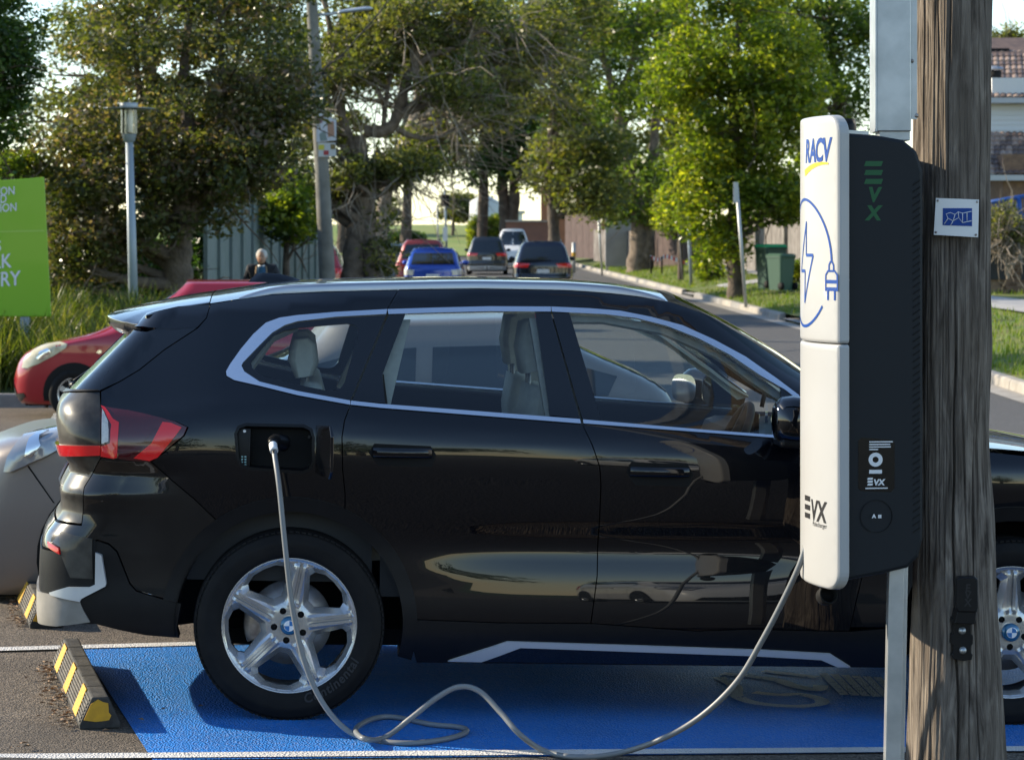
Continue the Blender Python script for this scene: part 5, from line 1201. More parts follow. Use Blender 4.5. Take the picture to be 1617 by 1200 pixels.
# ------------------------------------------------------------------ the other cars
def paint(name, col, rough=.25, metal=.35): return mat(name, col, rough, metal=metal, coat=1.0, coat_rough=.02)
M['car_glass'] = mat('dark car glass', (.012, .016, .018), .03, coat=.6, spec=.8)
M['chrome'] = mat('chrome', (.8, .8, .8), .1, metal=1)
M['headlamp'] = mat('headlamp lens', (.34, .35, .36), .16, metal=.4, coat=1)
def road_car(name, label, mt, p, hd, L=4.3, Wd=1.78, H=1.6, wb=2.6, ro=.8, zb=.95, bon=1.0, ws=.75, rake=.35, rw=.32, tail='suv', rails=False, van=False, hood_z=.80, plate_txt=None, tumble=.36, detail=1, group=None, bumper=None, light_y=None):
    """p: rear axle centre on the ground; hd: heading angle of the nose"""
    t = empty(name, p, hd); tag(t, label, 'car', group); hw = Wd / 2; F_ = L - ro
    xr = pchip([(.12, -ro + .12), (.22, -ro + .06), (.35, -ro), (.55, -ro - .0), (.62, -ro + .03), (zb - .12, -ro + .035), (zb, -ro + .06), (zb + .05, -ro + .085), (H - .10, -ro + rake), (H, -ro + rake + .1)])
    xf = pchip([(.12, F_ - .12), (.25, F_ - .03), (.42, F_), (.60, F_ - .04), (hood_z - .08, F_ - .13), (hood_z, F_ - .28), (zb - .02, F_ - bon + .10), (zb + .02, F_ - bon), (H - .10, F_ - bon - ws), (H, F_ - bon - ws - .1)])
    wp_ = pchip([(.12, .88), (.25, .955), (.40, .985), (.60, 1.0), (zb - .15, .995), (zb - .04, .965), (zb, .94)])
    def Wf(x, z):
        x = np.asarray(x, float); z = np.asarray(z, float)
        w_ = hw * wp_(np.minimum(z, zb)) - tumble * np.maximum(z - zb, 0) - np.maximum(z - (H - .14), 0) * .5
        return w_ - .08 * np.maximum((.1 - x) / ro, 0) ** 2 * .8 - .16 * np.maximum((x - (wb - .3)) / (F_ - wb + .3), 0) ** 2
    sk = Skin(xr, xf, Wf, pchip([(.1, .16), (zb, .16), (H, .1)]), pchip([(.1, .32), (zb, .30), (H, .12)]), .09, .16)
    zl = np.concatenate([np.linspace(.17, .6, 10), np.linspace(.63, zb + .06, 16), np.linspace(zb + .1, H - .05, 9), [H - .03, H - .015]])
    loft(sk, 'body', zl, mt, t, 64, cap=lambda x, s: .035 * (1 - abs(s) ** 2.2))
    pn = lambda nm, poly, m, side, off=.004, th=.006, h=.09, lab=None, par=None: panel(sk, nm, poly, m, par or t, off=off, gap=.0, thick=th, h=h, side=side)
    U0 = lambda z: float(sk.lim(z)[0]) + .002
    U1 = lambda z: float(sk.lim(z)[1]) - .002
    zt, z0 = H - .13, zb + .03
    xa = lambda z: float(xr(z)) + .26 + (.18 if not van else 0) * (zt - z)    # rear end of the side glass
    xb = lambda z: float(xf(z)) - .30
    mid = .5 * (xa(zt) + xb(zt)) + .1
    for s_ in (-1, 1):
        pn('side_window', [(xa(z0) + .05, z0 + .03), (mid - .04, z0), (mid - .06, zt), (xa(zt) + .1, zt), (xa(z0), z0 + .12)], M['car_glass'], s_)
        pn('side_window', [(mid + .04, z0), (xb(z0) - .02, z0 + .02), (xb(z0) - .03, z0 + .08), (xb(zt) - .04, zt - .01), (mid + .02, zt)], M['car_glass'], s_)
        # rear window and windscreen halves meet in the middle
        wr = lambda z: float(sk.W(float(xr(z)) + .1, z)) * .84; wf_ = lambda z: float(sk.W(float(xf(z)) - .2, z)) * .86
        pn('rear_window', [(U0(z), z) for z in np.linspace(zb + .06, H - .15, 5)] + [(U0(z) + wr(z), z) for z in np.linspace(H - .15, zb + .06, 5)], M['car_glass'], s_)
        pn('windscreen', [(U1(z), z) for z in np.linspace(zb + .05, H - .12, 5)] + [(U1(z) - wf_(z), z) for z in np.linspace(H - .12, zb + .05, 5)], M['car_glass'], s_)
        hwid = hw
        if tail == 'suv': lp = [(U0(zb - .05) + hwid * .42, zb - .05), (U0(zb - .05) + hwid * 1.2, zb - .03), (U0(zb - .2) + hwid * 1.2, zb - .17), (U0(zb - .2) + hwid * .5, zb - .17)]
        elif tail == 'tall': lp = [(U0(zb) + hwid * .74, zb + .18), (U0(zb) + hwid * 1.08, zb + .22), (U0(zb - .25) + hwid * 1.08, zb - .28), (U0(zb - .25) + hwid * .74, zb - .28)]
        else: lp = [(U0(zb - .1) + hwid * .6, zb - .10), (U0(zb - .1) + hwid * 1.15, zb - .06), (U0(zb - .25) + hwid * 1.1, zb - .24), (U0(zb - .25) + hwid * .66, zb - .26)]
        pn('tail_light', lp, M['red_lens'] if tail != 'hatch' else M['clear_lens'], s_, .012, .02, .07)
        lh = light_y or hood_z
        if not detail == 2: pn('headlight', [(U1(lh) - hwid * .52, lh - .10), (U1(lh) - hwid * 1.02, lh - .04), (U1(lh) - hwid * 1.25, lh + .06), (U1(lh) - hwid * .9, lh + .05), (U1(lh) - hwid * .5, lh - .0)], M['headlamp'], s_, .012, .02, .06)
        pn('rear_bumper_insert', [(U0(.22), .22), (U0(.22) + hw * 1.1, .22), (U0(.42) + hw * 1.0, .38), (U0(.42), .42)], bumper or M['plastic'], s_, .012, .02, .1)
        pn('front_grille', [(U1(.3), .28), (U1(.3) - hw * .7, .28), (U1(.45) - hw * .62, .45), (U1(.45), .45)], M['dark'], s_, .008, .01, .1)
        pn('sill', [(.42, .18), (wb - .42, .18), (wb - .42, .30), (.42, .30)], M['plastic'], s_, .008, .02, .15)
        for xw in (0, wb):
            pn('wheel_arch', arc(xw, rw, rw + .07, -12, 192, 18), M['dark'], s_, .009, 0, .05)
            wr_ = empty('wheel', (xw, s_ * (hw - .105), rw), 0 if s_ < 0 else math.pi, t)
            MB().lathe(tyre_profile(rw, rw * .64, .10), 40, 'Y').build('tyre', M['rubber'], wr_, fix=True)
            mb = MB().lathe([(rw * .65, -.09), (rw * .62, -.075), (rw * .58, -.04), (rw * .05, -.05), (0, -.055)], 40, 'Y', smooth=False)
            mb.build('rim', M['dark'], wr_)
            mb = MB()
            for k in range(7):
                a = 2 * math.pi * k / 7; Mx = Matrix.Rotation(-a, 3, 'Y'); mb.box(Mx @ Vector((rw * .34, -.078, 0)), (rw * .56, .02, .055), Mx)
            mb.lathe([(rw * .66, -.092), (rw * .60, -.094), (rw * .585, -.06)], 40, 'Y'); mb.lathe([(0, -.10), (.05, -.098), (.07, -.08), (.07, -.05)], 16, 'Y')
            mb.build('wheel_spokes', M['wheel_silver'], wr_)
        ym = float(sk.W(xb(z0) - .1, z0)); mb = MB()
        mb.sphere((xb(z0) - .10, s_ * (ym + .10), zb + .09), (.07, .11, .075), 14, 10); o = mb.build('door_mirror', mt if tail != 'suv' else M['gloss_black'], t)
        MB().box((xb(z0) - .10, s_ * (ym + .01), zb + .06), (.05, .08, .03)).build('mirror_stem', M['plastic'], o)
        for q in ((mid + .18), (mid - .62)):
            if q > xa(zb): pn('door_handle', [(q, zb - .15), (q + .17, zb - .145), (q + .17, zb - .118), (q, zb - .122)], mt, s_, .018, .02, .06)
        for q in (mid - .0, mid + .95 if mid + .95 < wb - .2 else wb - .35, mid - .85):
            if q > .3: pn('door_seam', [(q, .32), (q + .008, .32), (q + .008, zb - .01), (q, zb - .01)], M['dark'], s_, .0015, 0, .1)
        if rails:
            xs_ = np.linspace(xa(zt) + .2, xb(zt) - .05, 9); ylr = lambda x: s_ * (float(sk.W(x, H - .03)) - .02)
            MB().tube([(x, ylr(x), H + (.045 if 0 < i < 8 else -.01)) for i, x in enumerate(xs_)], .018, 6).build('roof_rail', M['plastic'], t)
    zc = zb - .28 if tail != 'tall' else zb - .35
    pl_ = [(U0(zc), zc - .06), (U0(zc) + .19, zc - .06), (U0(zc) + .19, zc + .06), (U0(zc), zc + .06)]
    for s_ in (-1, 1): pn('number_plate', pl_, M['white_plastic'], s_, .014, .01, .1)
    MB().box((F_ * .5 - ro * .5, 0, .2), (L * .9, Wd * .72, .1)).build('underbody', M['dark'], t)
    t['_sk'] = 0; del t['_sk']
    return t, sk, pn, U0, U1
def on_ground(x, y): return (x, y, gz(x, y))
HA = math.pi / 2
# bronze hatchback in the next bay, nose to the left
ang = math.pi + CPSI
LWB = 2.30
lx, ly = -1.90 + LWB * math.cos(CPSI), 12.80 + LWB * math.sin(CPSI)
bz = mat('bronze grey metallic', (.22, .19, .172), .42, metal=.35, coat=.55, coat_rough=.16)
leaf, lsk, lpn, LU0, LU1 = road_car('hatchback_car', 'bronze grey hatchback parked nose out behind the black SUV', bz, on_ground(lx, ly), ang, L=3.66, Wd=1.76, H=1.42, wb=LWB, ro=.46, zb=.98, bon=.92, ws=.85, rake=.60, rw=.335, tail='hatch', hood_z=.90, light_y=.10, detail=2)
leaf.rotation_euler = (0, -math.atan(math.tan(CPIT)) * -1, ang)
# red small hatchback across the lane
rd_p = paint('red car paint', (.30, .005, .016), .3, .1)
yar, ysk, ypn, YU0, YU1 = road_car('hatchback_car', 'small red hatchback parked by the strappy grass bank', rd_p, on_ground(-4.93 + 2.46, 29.35), math.pi, L=3.80, Wd=1.70, H=1.55, wb=2.46, ro=.56, zb=1.0, bon=1.02, ws=.85, rake=.30, rw=.29, tail='hatch', hood_z=.82, detail=2)
# cars along the street
road_car('hatchback_car', 'bright blue hatchback parked at the left kerb, seen from behind', paint('blue car paint', (.012, .065, .42), .25, .3), on_ground(-2.33, 75.2), HA, L=4.46, Wd=1.76, H=1.47, wb=2.64, ro=.85, zb=.93, bon=1.0, ws=.85, rake=.62, rw=.32, tail='hatch', detail=1, group='cars in the street')
road_car('sport_utility_car', 'red SUV with roof rails just beyond the blue hatchback', paint('dull red paint', (.28, .03, .018), .35, .2), on_ground(-2.95, 84), HA, L=4.5, Wd=1.82, H=1.68, wb=2.65, ro=.9, zb=1.0, tail='suv', rails=True, group='cars in the street')
road_car('sport_utility_car', 'dark grey SUV driving away in mid street', paint('dark grey paint', (.035, .038, .042), .3, .5), on_ground(-1.12, 114), HA, L=4.6, Wd=1.85, H=1.69, wb=2.66, ro=.95, zb=1.02, rake=.38, rw=.35, tail='suv', rails=True, group='cars in the street', bumper=M['silver_plastic'])
road_car('sport_utility_car', 'navy blue SUV with chrome lower bumper near the right kerb', paint('navy paint', (.006, .009, .022), .2, .3), on_ground(.97, 80), HA, L=4.66, Wd=1.89, H=1.64, wb=2.87, ro=.9, zb=1.0, rake=.45, rw=.36, tail='suv', rails=True, group='cars in the street', bumper=M['chrome'])
road_car('passenger_van', 'white van facing the camera behind the two dark SUVs', paint('white van paint', (.72, .72, .72), .3, 0), on_ground(.05, 135.5), -HA, L=4.9, Wd=1.92, H=2.05, wb=2.9, ro=1.0, zb=1.15, bon=.7, ws=.75, rake=.1, rw=.34, tail='tall', van=True, hood_z=1.0, rails=True, group='cars in the street')
road_car('sedan_car', 'black sedan turning at the far junction', paint('black sedan paint', (.01, .011, .014), .2, .3), on_ground(-6.4, 118), R(70), L=4.6, Wd=1.8, H=1.45, wb=2.7, ro=1.0, zb=.95, rake=1.1, tail='suv', group='cars in the street')
road_car('utility_car', 'red car parked behind the concrete pole', paint('bright red paint', (.36, .012, .018), .28, .1), on_ground(-5.6, 72), math.pi, L=4.5, Wd=1.8, H=1.6, wb=2.7, ro=.9, zb=.95, rake=.3, tail='suv', group='cars in the street')
# unseen cars added behind the viewer to enrich the paintwork reflections
road_car('hatchback_car', 'silver hatchback added behind the viewer for paintwork reflections', paint('silver car paint', (.5, .5, .52), .3, .5), on_ground(-5.5, -6.5), HA, L=4.2, H=1.5, tail='hatch')
road_car('sedan_car', 'white sedan added behind the viewer for paintwork reflections', paint('white car paint', (.75, .75, .75), .3, 0), on_ground(4.5, -7.5), HA, L=4.6, H=1.45, rake=1.0)
# details the photo shows on the two nearest
def detail(nm, poly, m, th=.012, off=.010, h=.04, par=None, skin=lsk, side=1): return panel(skin, nm, poly, m, par, off=off, gap=0, thick=th, h=h, side=side)

def car_mat4(o):
    from mathutils import Euler
    return Matrix.Translation(o.location) @ Euler(o.rotation_euler).to_matrix().to_4x4()
def UZc(car, skin, lst, x0, sx, sg):
    px = np.array([p[0] for p in lst], float); py = np.array([p[1] for p in lst], float); M4 = car_mat4(car); Yc = car.location.y - .8
    u, z, r = skin.inv(M4, px, py, x0 + (px - lst[0][0]) * sx, CAMH - car.location.z - (py - HORZ) * Yc / FPX, sg)
    for p, a, b, c in zip(lst, u, z, r):
        if c > 1.5: print('  off skin', p, round(a, 2), round(b, 2), round(c, 1))
    return list(zip(u.tolist(), z.tolist()))
M['headlamp_yellowed'] = mat('yellowed headlamp lens', (.62, .56, .38), .18, coat=.8, noise=(9, .8, (.40, .36, .24)))
hl = UZc(leaf, lsk, [(8, 745), (14.5, 722), (36, 697), (60, 685), (80, 680), (112, 676), (128, 680), (104, 705), (70, 722), (48, 731), (18, 745)], LWB + .55, -.0031, 1)
hlo = panel(lsk, 'headlight', hl, M['headlamp'], leaf, off=.022, gap=0, thick=.05, h=.03, side=1)
panel(lsk, 'headlight', hl, M['headlamp'], leaf, off=.022, gap=0, thick=.05, h=.03, side=-1)
inn = UZc(leaf, lsk, [(60, 690), (78, 686), (66, 704), (50, 720), (40, 722)], LWB + .4, -.0031, 1)
panel(lsk, 'lamp_reflector', inn, M['chrome'], hlo, off=.026, gap=0, thick=.01, h=.02, side=1)
sm = UZc(leaf, lsk, [(43, 736), (84, 794), (86.5, 794), (45.5, 735)], LWB + .45, -.0031, 1)
panel(lsk, 'bumper_seam', sm, M['dark'], leaf, off=.0015, gap=0, thick=0, h=.05, side=1)
yh = UZc(yar, ysk, [(36, 581), (40, 568), (55, 553), (75, 544), (95, 541.5), (107, 543.5), (104, 550), (85, 562), (60, 575), (45, 581)], 3.1, -.0069, 1)
for s_ in (1, -1): panel(ysk, 'headlight', yh, M['headlamp_yellowed'], yar, off=.018, gap=0, thick=.04, h=.05, side=s_)
yi = UZc(yar, ysk, [(17, 633), (19, 622), (38, 620), (41, 626), (34, 634), (20, 639)], 3.2, -.0069, 1)
for s_ in (1, -1): panel(ysk, 'fog_light_recess', yi, M['dark'], yar, off=.006, gap=0, thick=0, h=.05, side=s_)

yb_ = UZc(yar, ysk, [(58, 566), (64, 556), (76, 551), (82, 554), (78, 562), (66, 568)], 3.0, -.0069, 1)
for s_ in (1, -1): panel(ysk, 'lamp_bulb_bowl', yb_, M['chrome'], yar, off=.024, gap=0, thick=.006, h=.03, side=s_)
yg = UZc(yar, ysk, [(152, 557), (156, 553), (160, 553), (161, 557), (157, 559)], 2.4, -.0069, 1)
panel(ysk, 'badge', yg, M['chrome'], yar, off=.01, gap=0, thick=.006, h=.02, side=1)
# ------------------------------------------------------------------ vegetation
M['bark'] = mat('grey brown bark', (.15, .115, .085), .92, noise=(3.5, 1, (.075, .058, .045)), bump=(16, 1.0, .05))
M['bark2'] = mat('pale fibrous bark', (.24, .185, .14), .92, noise=(4, 1, (.11, .085, .065)), bump=(20, 1.0, .05))
M['twig'] = mat('grey twigs', (.26, .215, .165), .9)
M['leaf_lilly'] = leaf_mat('leaves, dusky bronze green', (.038, .052, .018), (.098, .105, .038), (.21, .145, .125), .42, .28)
M['leaf_green'] = leaf_mat('leaves, mid green', (.034, .064, .014), (.090, .135, .024), (.20, .23, .036), .48, .3)
M['leaf_olive'] = leaf_mat('leaves, olive', (.050, .064, .022), (.118, .130, .042), (.24, .215, .075), .46, .4)
M['leaf_bright'] = leaf_mat('leaves, bright yellow green', (.050, .085, .014), (.145, .19, .026), (.35, .34, .045), .54, .28)
M['leaf_dark'] = leaf_mat('leaves, deep green', (.020, .045, .012), (.046, .090, .020), (.095, .15, .028), .40, .35)
M['grass_blade'] = leaf_mat('strappy grass blades', (.035, .060, .012), (.095, .125, .025), (.34, .29, .12), .42, .4)
def leaves_mesh(name, C, N, size, rng_, aspect=.45, droop=.0, tint_c=None, flat=.6):
    """C: clump centres (n,3) with radii (n,3); N leaves per clump"""
    N = int(N * 1.4); size = size * .80; cen, rad = C; n = len(cen); tot = n * N
    d = rng_.normal(size=(tot, 3)); d /= np.linalg.norm(d, axis=1, keepdims=True); rr = rng_.uniform(.15, 1, (tot, 1)) ** .45
    idx = np.repeat(np.arange(n), N); P = cen[idx] + d * rr * rad[idx]
    a = rng_.normal(size=(tot, 3)); a[:, 2] = a[:, 2] * flat - droop; a /= np.linalg.norm(a, axis=1, keepdims=True)
    b = np.cross(a, d + rng_.normal(size=(tot, 3)) * .7); b /= np.maximum(np.linalg.norm(b, axis=1, keepdims=True), 1e-6)
    s = size * rng_.uniform(.45, 1.55, (tot, 1)); L = a * s; B = b * s * aspect; nrm = np.cross(a, b) * s * .12
    V = np.stack([P - L * .5, P + B * .5 + nrm, P + L * .5, P - B * .5 + nrm], 1).reshape(-1, 3)
    me = bpy.data.meshes.new(name); me.vertices.add(tot * 4); me.vertices.foreach_set('co', V.astype(np.float32).ravel())
    me.loops.add(tot * 4); me.loops.foreach_set('vertex_index', np.arange(tot * 4, dtype=np.int32))
    me.polygons.add(tot); me.polygons.foreach_set('loop_start', (np.arange(tot) * 4).astype(np.int32)); me.polygons.foreach_set('loop_total', np.full(tot, 4, np.int32))
    me.update(calc_edges=True)
    at_ = me.attributes.new('tint', 'FLOAT', 'FACE'); ct = rng_.uniform(-.34, .30, n) if tint_c is None else tint_c
    at_.data.foreach_set('value', np.clip(rng_.beta(2.2, 2.2, tot) + ct[idx], 0, 1).astype(np.float32))
    return me
def limb(mb, a, b, r0, r1, rng_, n=7, wob=.12, sag=.0):
    a, b = Vector(a), Vector(b); L = (b - a).length; P = []
    w1 = Vector(rng_.normal(size=3)) * wob * L; w2 = Vector(rng_.normal(size=3)) * wob * L * .5
    for i in range(n):
        t = i / (n - 1); P.append(a.lerp(b, t) + w1 * math.sin(math.pi * t) * .6 + w2 * math.sin(2 * math.pi * t) * .5 + Vector((0, 0, -sag * L * math.sin(math.pi * t))))
    mb.tube(P, [r0 + (r1 - r0) * (i / (n - 1)) for i in range(n)], 7, False); return P
def tree(label, base, stems, blobs, leafm, barkm, N=90, size=.16, clump=.55, seed=1, name='tree', fill=.7, bare=0, droop=.15, cat='tree', group=None, flat=.6, limbs=34, thin=.62):
    """stems: list of point lists with radii [(x,y,z,r)...] local; blobs: ellipsoids (x,y,z, rx,ry,rz, clumps) that fill the crown"""
    rg = np.random.default_rng(seed); t = empty(name, base); tag(t, label, cat, group)
    mb = MB()
    allp = []
    for st in stems:
        P = catmull([p[:3] for p in st], 5); rr = np.interp(np.linspace(0, len(st) - 1, len(P)), range(len(st)), [p[3] for p in st])
        rr = [r * (1 + .10 * math.sin(i * 1.7 + seed)) for i, r in enumerate(rr)]
        mb.tube(P, rr, 12, False); allp += [(p, r) for p, r in zip(P, rr)]
    cen = []; rad = []
    for (x, y, z, rx, ry, rz, k) in blobs:
        k = max(6, int(k * thin))
        d = rg.normal(size=(k, 3)); d /= np.linalg.norm(d, axis=1, keepdims=True); q = rg.uniform(0, 1, (k, 1)) ** (fill * .5); P = np.array([x, y, z]) + d * q * (rx, ry, rz)
        cen.append(P); s = rg.uniform(.65, 1.35, (k, 1)) * clump; rad.append(np.concatenate([s, s, s * rg.uniform(.5, .85, (k, 1))], 1))
    cen = np.concatenate(cen); rad = np.concatenate(rad)
    # limbs reach from the stems to a share of the clumps
    tw = MB(); pts_ = np.array([tuple(p) for p, r in allp]); rs = np.array([r for p, r in allp])
    for i in rg.permutation(len(cen))[:limbs + bare]:
        c = cen[i]; d = np.linalg.norm(pts_ - c, axis=1) + 1.2 * np.maximum(pts_[:, 2] - c[2] + .5, 0); j = int(np.argmin(d)); r0 = min(rs[j] * .6, .12)
        P = limb(mb, pts_[j], c, r0, .018, rg)
        for q in range(8 if bare else 3):
            e = Vector(c) + Vector(rg.normal(size=3)) * clump * (1.6 if bare else 1.3) + Vector((0, 0, -clump * (1.1 if bare else 0))); limb(tw, P[3 + q % 3], e, .016 if bare else .02, .005, rg, 5)
    mb.build('trunk', barkm, t)
    tw.build('twigs', M['twig'] if bare else barkm, t)['kind'] = 'stuff'
    me = leaves_mesh('crown', (cen, rad), N, size, rg, droop=droop, flat=flat); link('crown', me, leafm, t)
    return t
def tb(px, Y, z=None):
    X = (px - CXP) / FPX * Y; return (X, Y, gz(X, Y) + (0 if z is None else z))
def rel(base, px, py, Y): return at(px, py, Y) - Vector(base)
def blob(base, px, py, Y, wx, wz, wy, k):
    """crown lobe at a picture place and depth; half sizes in picture pixels, depth half size in metres"""
    p = rel(base, px, py, Y); s = Y / FPX; return (p.x, p.y, p.z, wx * s, wy, wz * s, k)
def stem(base, pts, Y):
    s = Y / FPX; out = []
    for q in pts:
        p = rel(base, q[0], q[1], Y + (q[3] if len(q) > 3 else 0)); out.append((p.x, p.y, p.z, q[2] * s / 2))
    return out
# -- big lilly pilly by the fence
Y = 40; b = tb(285, Y, .3)
tree('broad bronze leaved tree beside the corrugated fence', b, [stem(b, [(284, 560, 46), (283, 450, 44), (282, 400, 42), (290, 330, 34), (300, 230, 24), (290, 120, 16), (300, 20, 10)], Y), stem(b, [(288, 380, 26), (330, 270, 20), (350, 160, 14), (345, 30, 9)], Y), stem(b, [(282, 390, 22), (240, 280, 15), (220, 150, 10), (210, 40, 6)], Y)],
     [blob(b, 210, 300, Y, 120, 110, 1.6, 120), blob(b, 330, 260, Y, 110, 95, 1.6, 110), blob(b, 120, 260, Y, 80, 120, 1.5, 80), blob(b, 260, 130, Y, 170, 130, 1.9, 120), blob(b, 420, 170, Y, 80, 120, 1.5, 70), blob(b, 130, 400, Y, 70, 60, 1.2, 50), blob(b, 390, 240, Y, 70, 60, 1.2, 40), blob(b, 320, -20, Y, 200, 70, 1.9, 70)],
     M['leaf_lilly'], M['bark'], N=105, size=.125, clump=.42, seed=3, droop=.1)
# -- dark conifer at the top left edge
Y = 36; b = tb(-60, Y, .4)
tree('dark dense evergreen at the left edge', b, [stem(b, [(-60, 560, 40), (-60, 300, 34), (-55, 0, 24), (-50, -150, 10)], Y)],
     [blob(b, -20, 60, Y, 80, 90, 1.2, 110), blob(b, -30, 170, Y, 60, 60, 1.0, 60), blob(b, -60, -80, Y, 100, 80, 1.2, 60), blob(b, -70, 300, Y, 60, 70, 1.0, 40)], M['leaf_dark'], M['bark'], N=150, size=.10, clump=.36, seed=5)
# -- hedge mass behind the sign
Y = 43; b = tb(60, Y, .3)
tree('dense dark shrub mass behind the green sign', b, [stem(b, [(60, 520, 30), (60, 420, 22), (70, 330, 12)], Y), stem(b, [(160, 500, 24), (170, 420, 18), (180, 350, 10)], Y)],
     [blob(b, 30, 330, Y, 100, 60, 1.2, 70), blob(b, 150, 420, Y, 110, 50, 1.0, 80), blob(b, 30, 430, Y, 100, 50, 1.0, 60), blob(b, 240, 430, Y, 70, 40, .8, 40)], M['leaf_dark'], M['bark'], N=110, size=.13, clump=.40, seed=6, name='shrub', cat='shrub')
b = tb(10, 39, .3)
tree('light green sapling above the green sign', b, [stem(b, [(20, 520, 14), (22, 380, 10), (24, 270, 5)], 39)], [blob(b, 22, 262, 39, 38, 24, .5, 22)], M['leaf_bright'], M['bark'], N=90, size=.11, clump=.26, seed=8, limbs=8)
# -- tall open tree behind the lilly pilly
Y = 62; b = tb(230, Y, .2)
tree('tall thin leaved tree showing sky behind the lamp post', b, [stem(b, [(235, 480, 30), (235, 300, 26), (240, 150, 20), (238, 0, 12), (250, -120, 6)], Y), stem(b, [(236, 260, 20), (180, 120, 14), (140, 10, 8)], Y), stem(b, [(238, 200, 16), (300, 90, 12), (330, -20, 7)], Y), stem(b, [(238, 220, 16), (360, 120, 12), (400, -10, 7)], Y)],
     [blob(b, 140, 70, Y, 80, 80, 2.0, 60), blob(b, 260, 40, Y, 110, 80, 2.0, 80), blob(b, 410, 60, Y, 90, 90, 2.2, 80), blob(b, 200, 180, Y, 130, 60, 2.0, 60), blob(b, 100, 190, Y, 60, 50, 1.6, 30), blob(b, 300, -60, Y, 170, 60, 2.2, 50)], M['leaf_olive'], M['bark2'], N=75, size=.17, clump=.55, seed=11)
# -- leaning paperbark with the long bent limb
Y = 57; b = tb(565, Y, .2)
tree('old paperbark with a long bent limb over the street', b, [stem(b, [(556, 470, 40), (558, 430, 36), (560, 380, 32), (572, 330, 28), (570, 250, 24), (565, 215, 22)], Y), stem(b, [(590, 470, 34), (588, 420, 30), (582, 370, 26), (585, 300, 20), (600, 240, 16)], Y),
      stem(b, [(575, 207, 20), (602, 208, 20), (622, 195, 18), (632, 165, 17), (645, 120, 16), (656, 108, 14), (650, 60, 11), (668, 20, 8), (690, 0, 6)], Y), stem(b, [(655, 108, 12), (680, 88, 10), (720, 75, 8), (760, 50, 5), (790, 60, 3)], Y), stem(b, [(606, 205, 9), (608, 170, 8), (618, 110, 6), (630, 70, 4)], Y), stem(b, [(656, 130, 14), (658, 60, 12), (655, -20, 9)], Y), stem(b, [(565, 250, 16), (530, 150, 12), (520, 40, 9), (500, -40, 6)], Y)],
     [blob(b, 560, 90, Y, 70, 70, 1.8, 60), blob(b, 620, 20, Y, 90, 50, 2.0, 60), blob(b, 630, 262, Y, 60, 30, 1.6, 40), blob(b, 560, 280, Y, 40, 40, 1.4, 26), blob(b, 710, 130, Y, 70, 60, 1.6, 36), blob(b, 480, 150, Y, 70, 100, 1.8, 70), blob(b, 480, 300, Y, 50, 35, 1.2, 36), blob(b, 730, 30, Y, 90, 60, 2, 60), blob(b, 600, 390, Y, 22, 50, .6, 14)], M['leaf_olive'], M['bark2'], N=75, size=.165, clump=.50, seed=13, bare=40, droop=.3)
Y = 52; b = tb(470, Y, .2)
tree('leafy bush with sunlit leaves beside the concrete pole', b, [stem(b, [(452, 470, 12), (452, 400, 10), (455, 340, 6)], Y)], [blob(b, 440, 325, Y, 46, 32, .9, 40), blob(b, 470, 350, Y, 34, 24, .8, 24), blob(b, 455, 300, Y, 30, 26, .8, 20)], M['leaf_bright'], M['bark'], N=90, size=.14, clump=.36, seed=15, limbs=8)
# -- street trees, middle
Y = 150; b = tb(805, Y, .3)
tree('dark twin trunk tree over the middle of the street', b, [stem(b, [(800, 372, 22), (798, 340, 20), (793, 290, 16), (790, 200, 12), (800, 80, 8)], Y), stem(b, [(806, 372, 20), (812, 320, 18), (812, 270, 14), (825, 180, 10), (830, 60, 7)], Y)],
     [blob(b, 800, 200, Y, 70, 80, 4, 90), blob(b, 770, 262, Y, 45, 38, 3.5, 44), blob(b, 850, 230, Y, 55, 80, 3.5, 70), blob(b, 800, 60, Y, 110, 80, 4.5, 90)], M['leaf_dark'], M['bark'], N=80, size=.36, clump=1.15, seed=17)
Y = 98; b = tb(873, Y, .45)
tree('slender street tree behind the navy SUV', b, [stem(b, [(876, 390, 20), (873, 330, 17), (870, 250, 13), (875, 120, 9), (880, 20, 6)], Y)],
     [blob(b, 880, 250, Y, 50, 60, 3, 50), blob(b, 870, 130, Y, 80, 80, 3, 70), blob(b, 930, 300, Y, 50, 45, 2.6, 46), blob(b, 960, 240, Y, 40, 50, 2.6, 30), blob(b, 870, 20, Y, 90, 60, 3, 50)], M['leaf_olive'], M['bark'], N=75, size=.28, clump=.9, seed=19)
Y = 74; b = tb(700, Y, .2)
tree('feathery bare twigged tree hanging over the street', b, [stem(b, [(598, 440, 26), (604, 330, 22), (640, 220, 18), (690, 130, 13), (730, 60, 9), (770, -20, 5)], Y), stem(b, [(640, 220, 12), (660, 140, 9), (650, 20, 6)], Y)],
     [blob(b, 690, 60, Y, 100, 70, 2.5, 80), blob(b, 780, 110, Y, 60, 60, 2.2, 40), blob(b, 690, 235, Y, 65, 32, 2.0, 36), blob(b, 760, 170, Y, 55, 45, 2.0, 26), blob(b, 850, 60, Y, 60, 60, 2.2, 34)], M['leaf_olive'], M['twig'], N=70, size=.22, clump=.62, seed=21, bare=60, droop=.4)
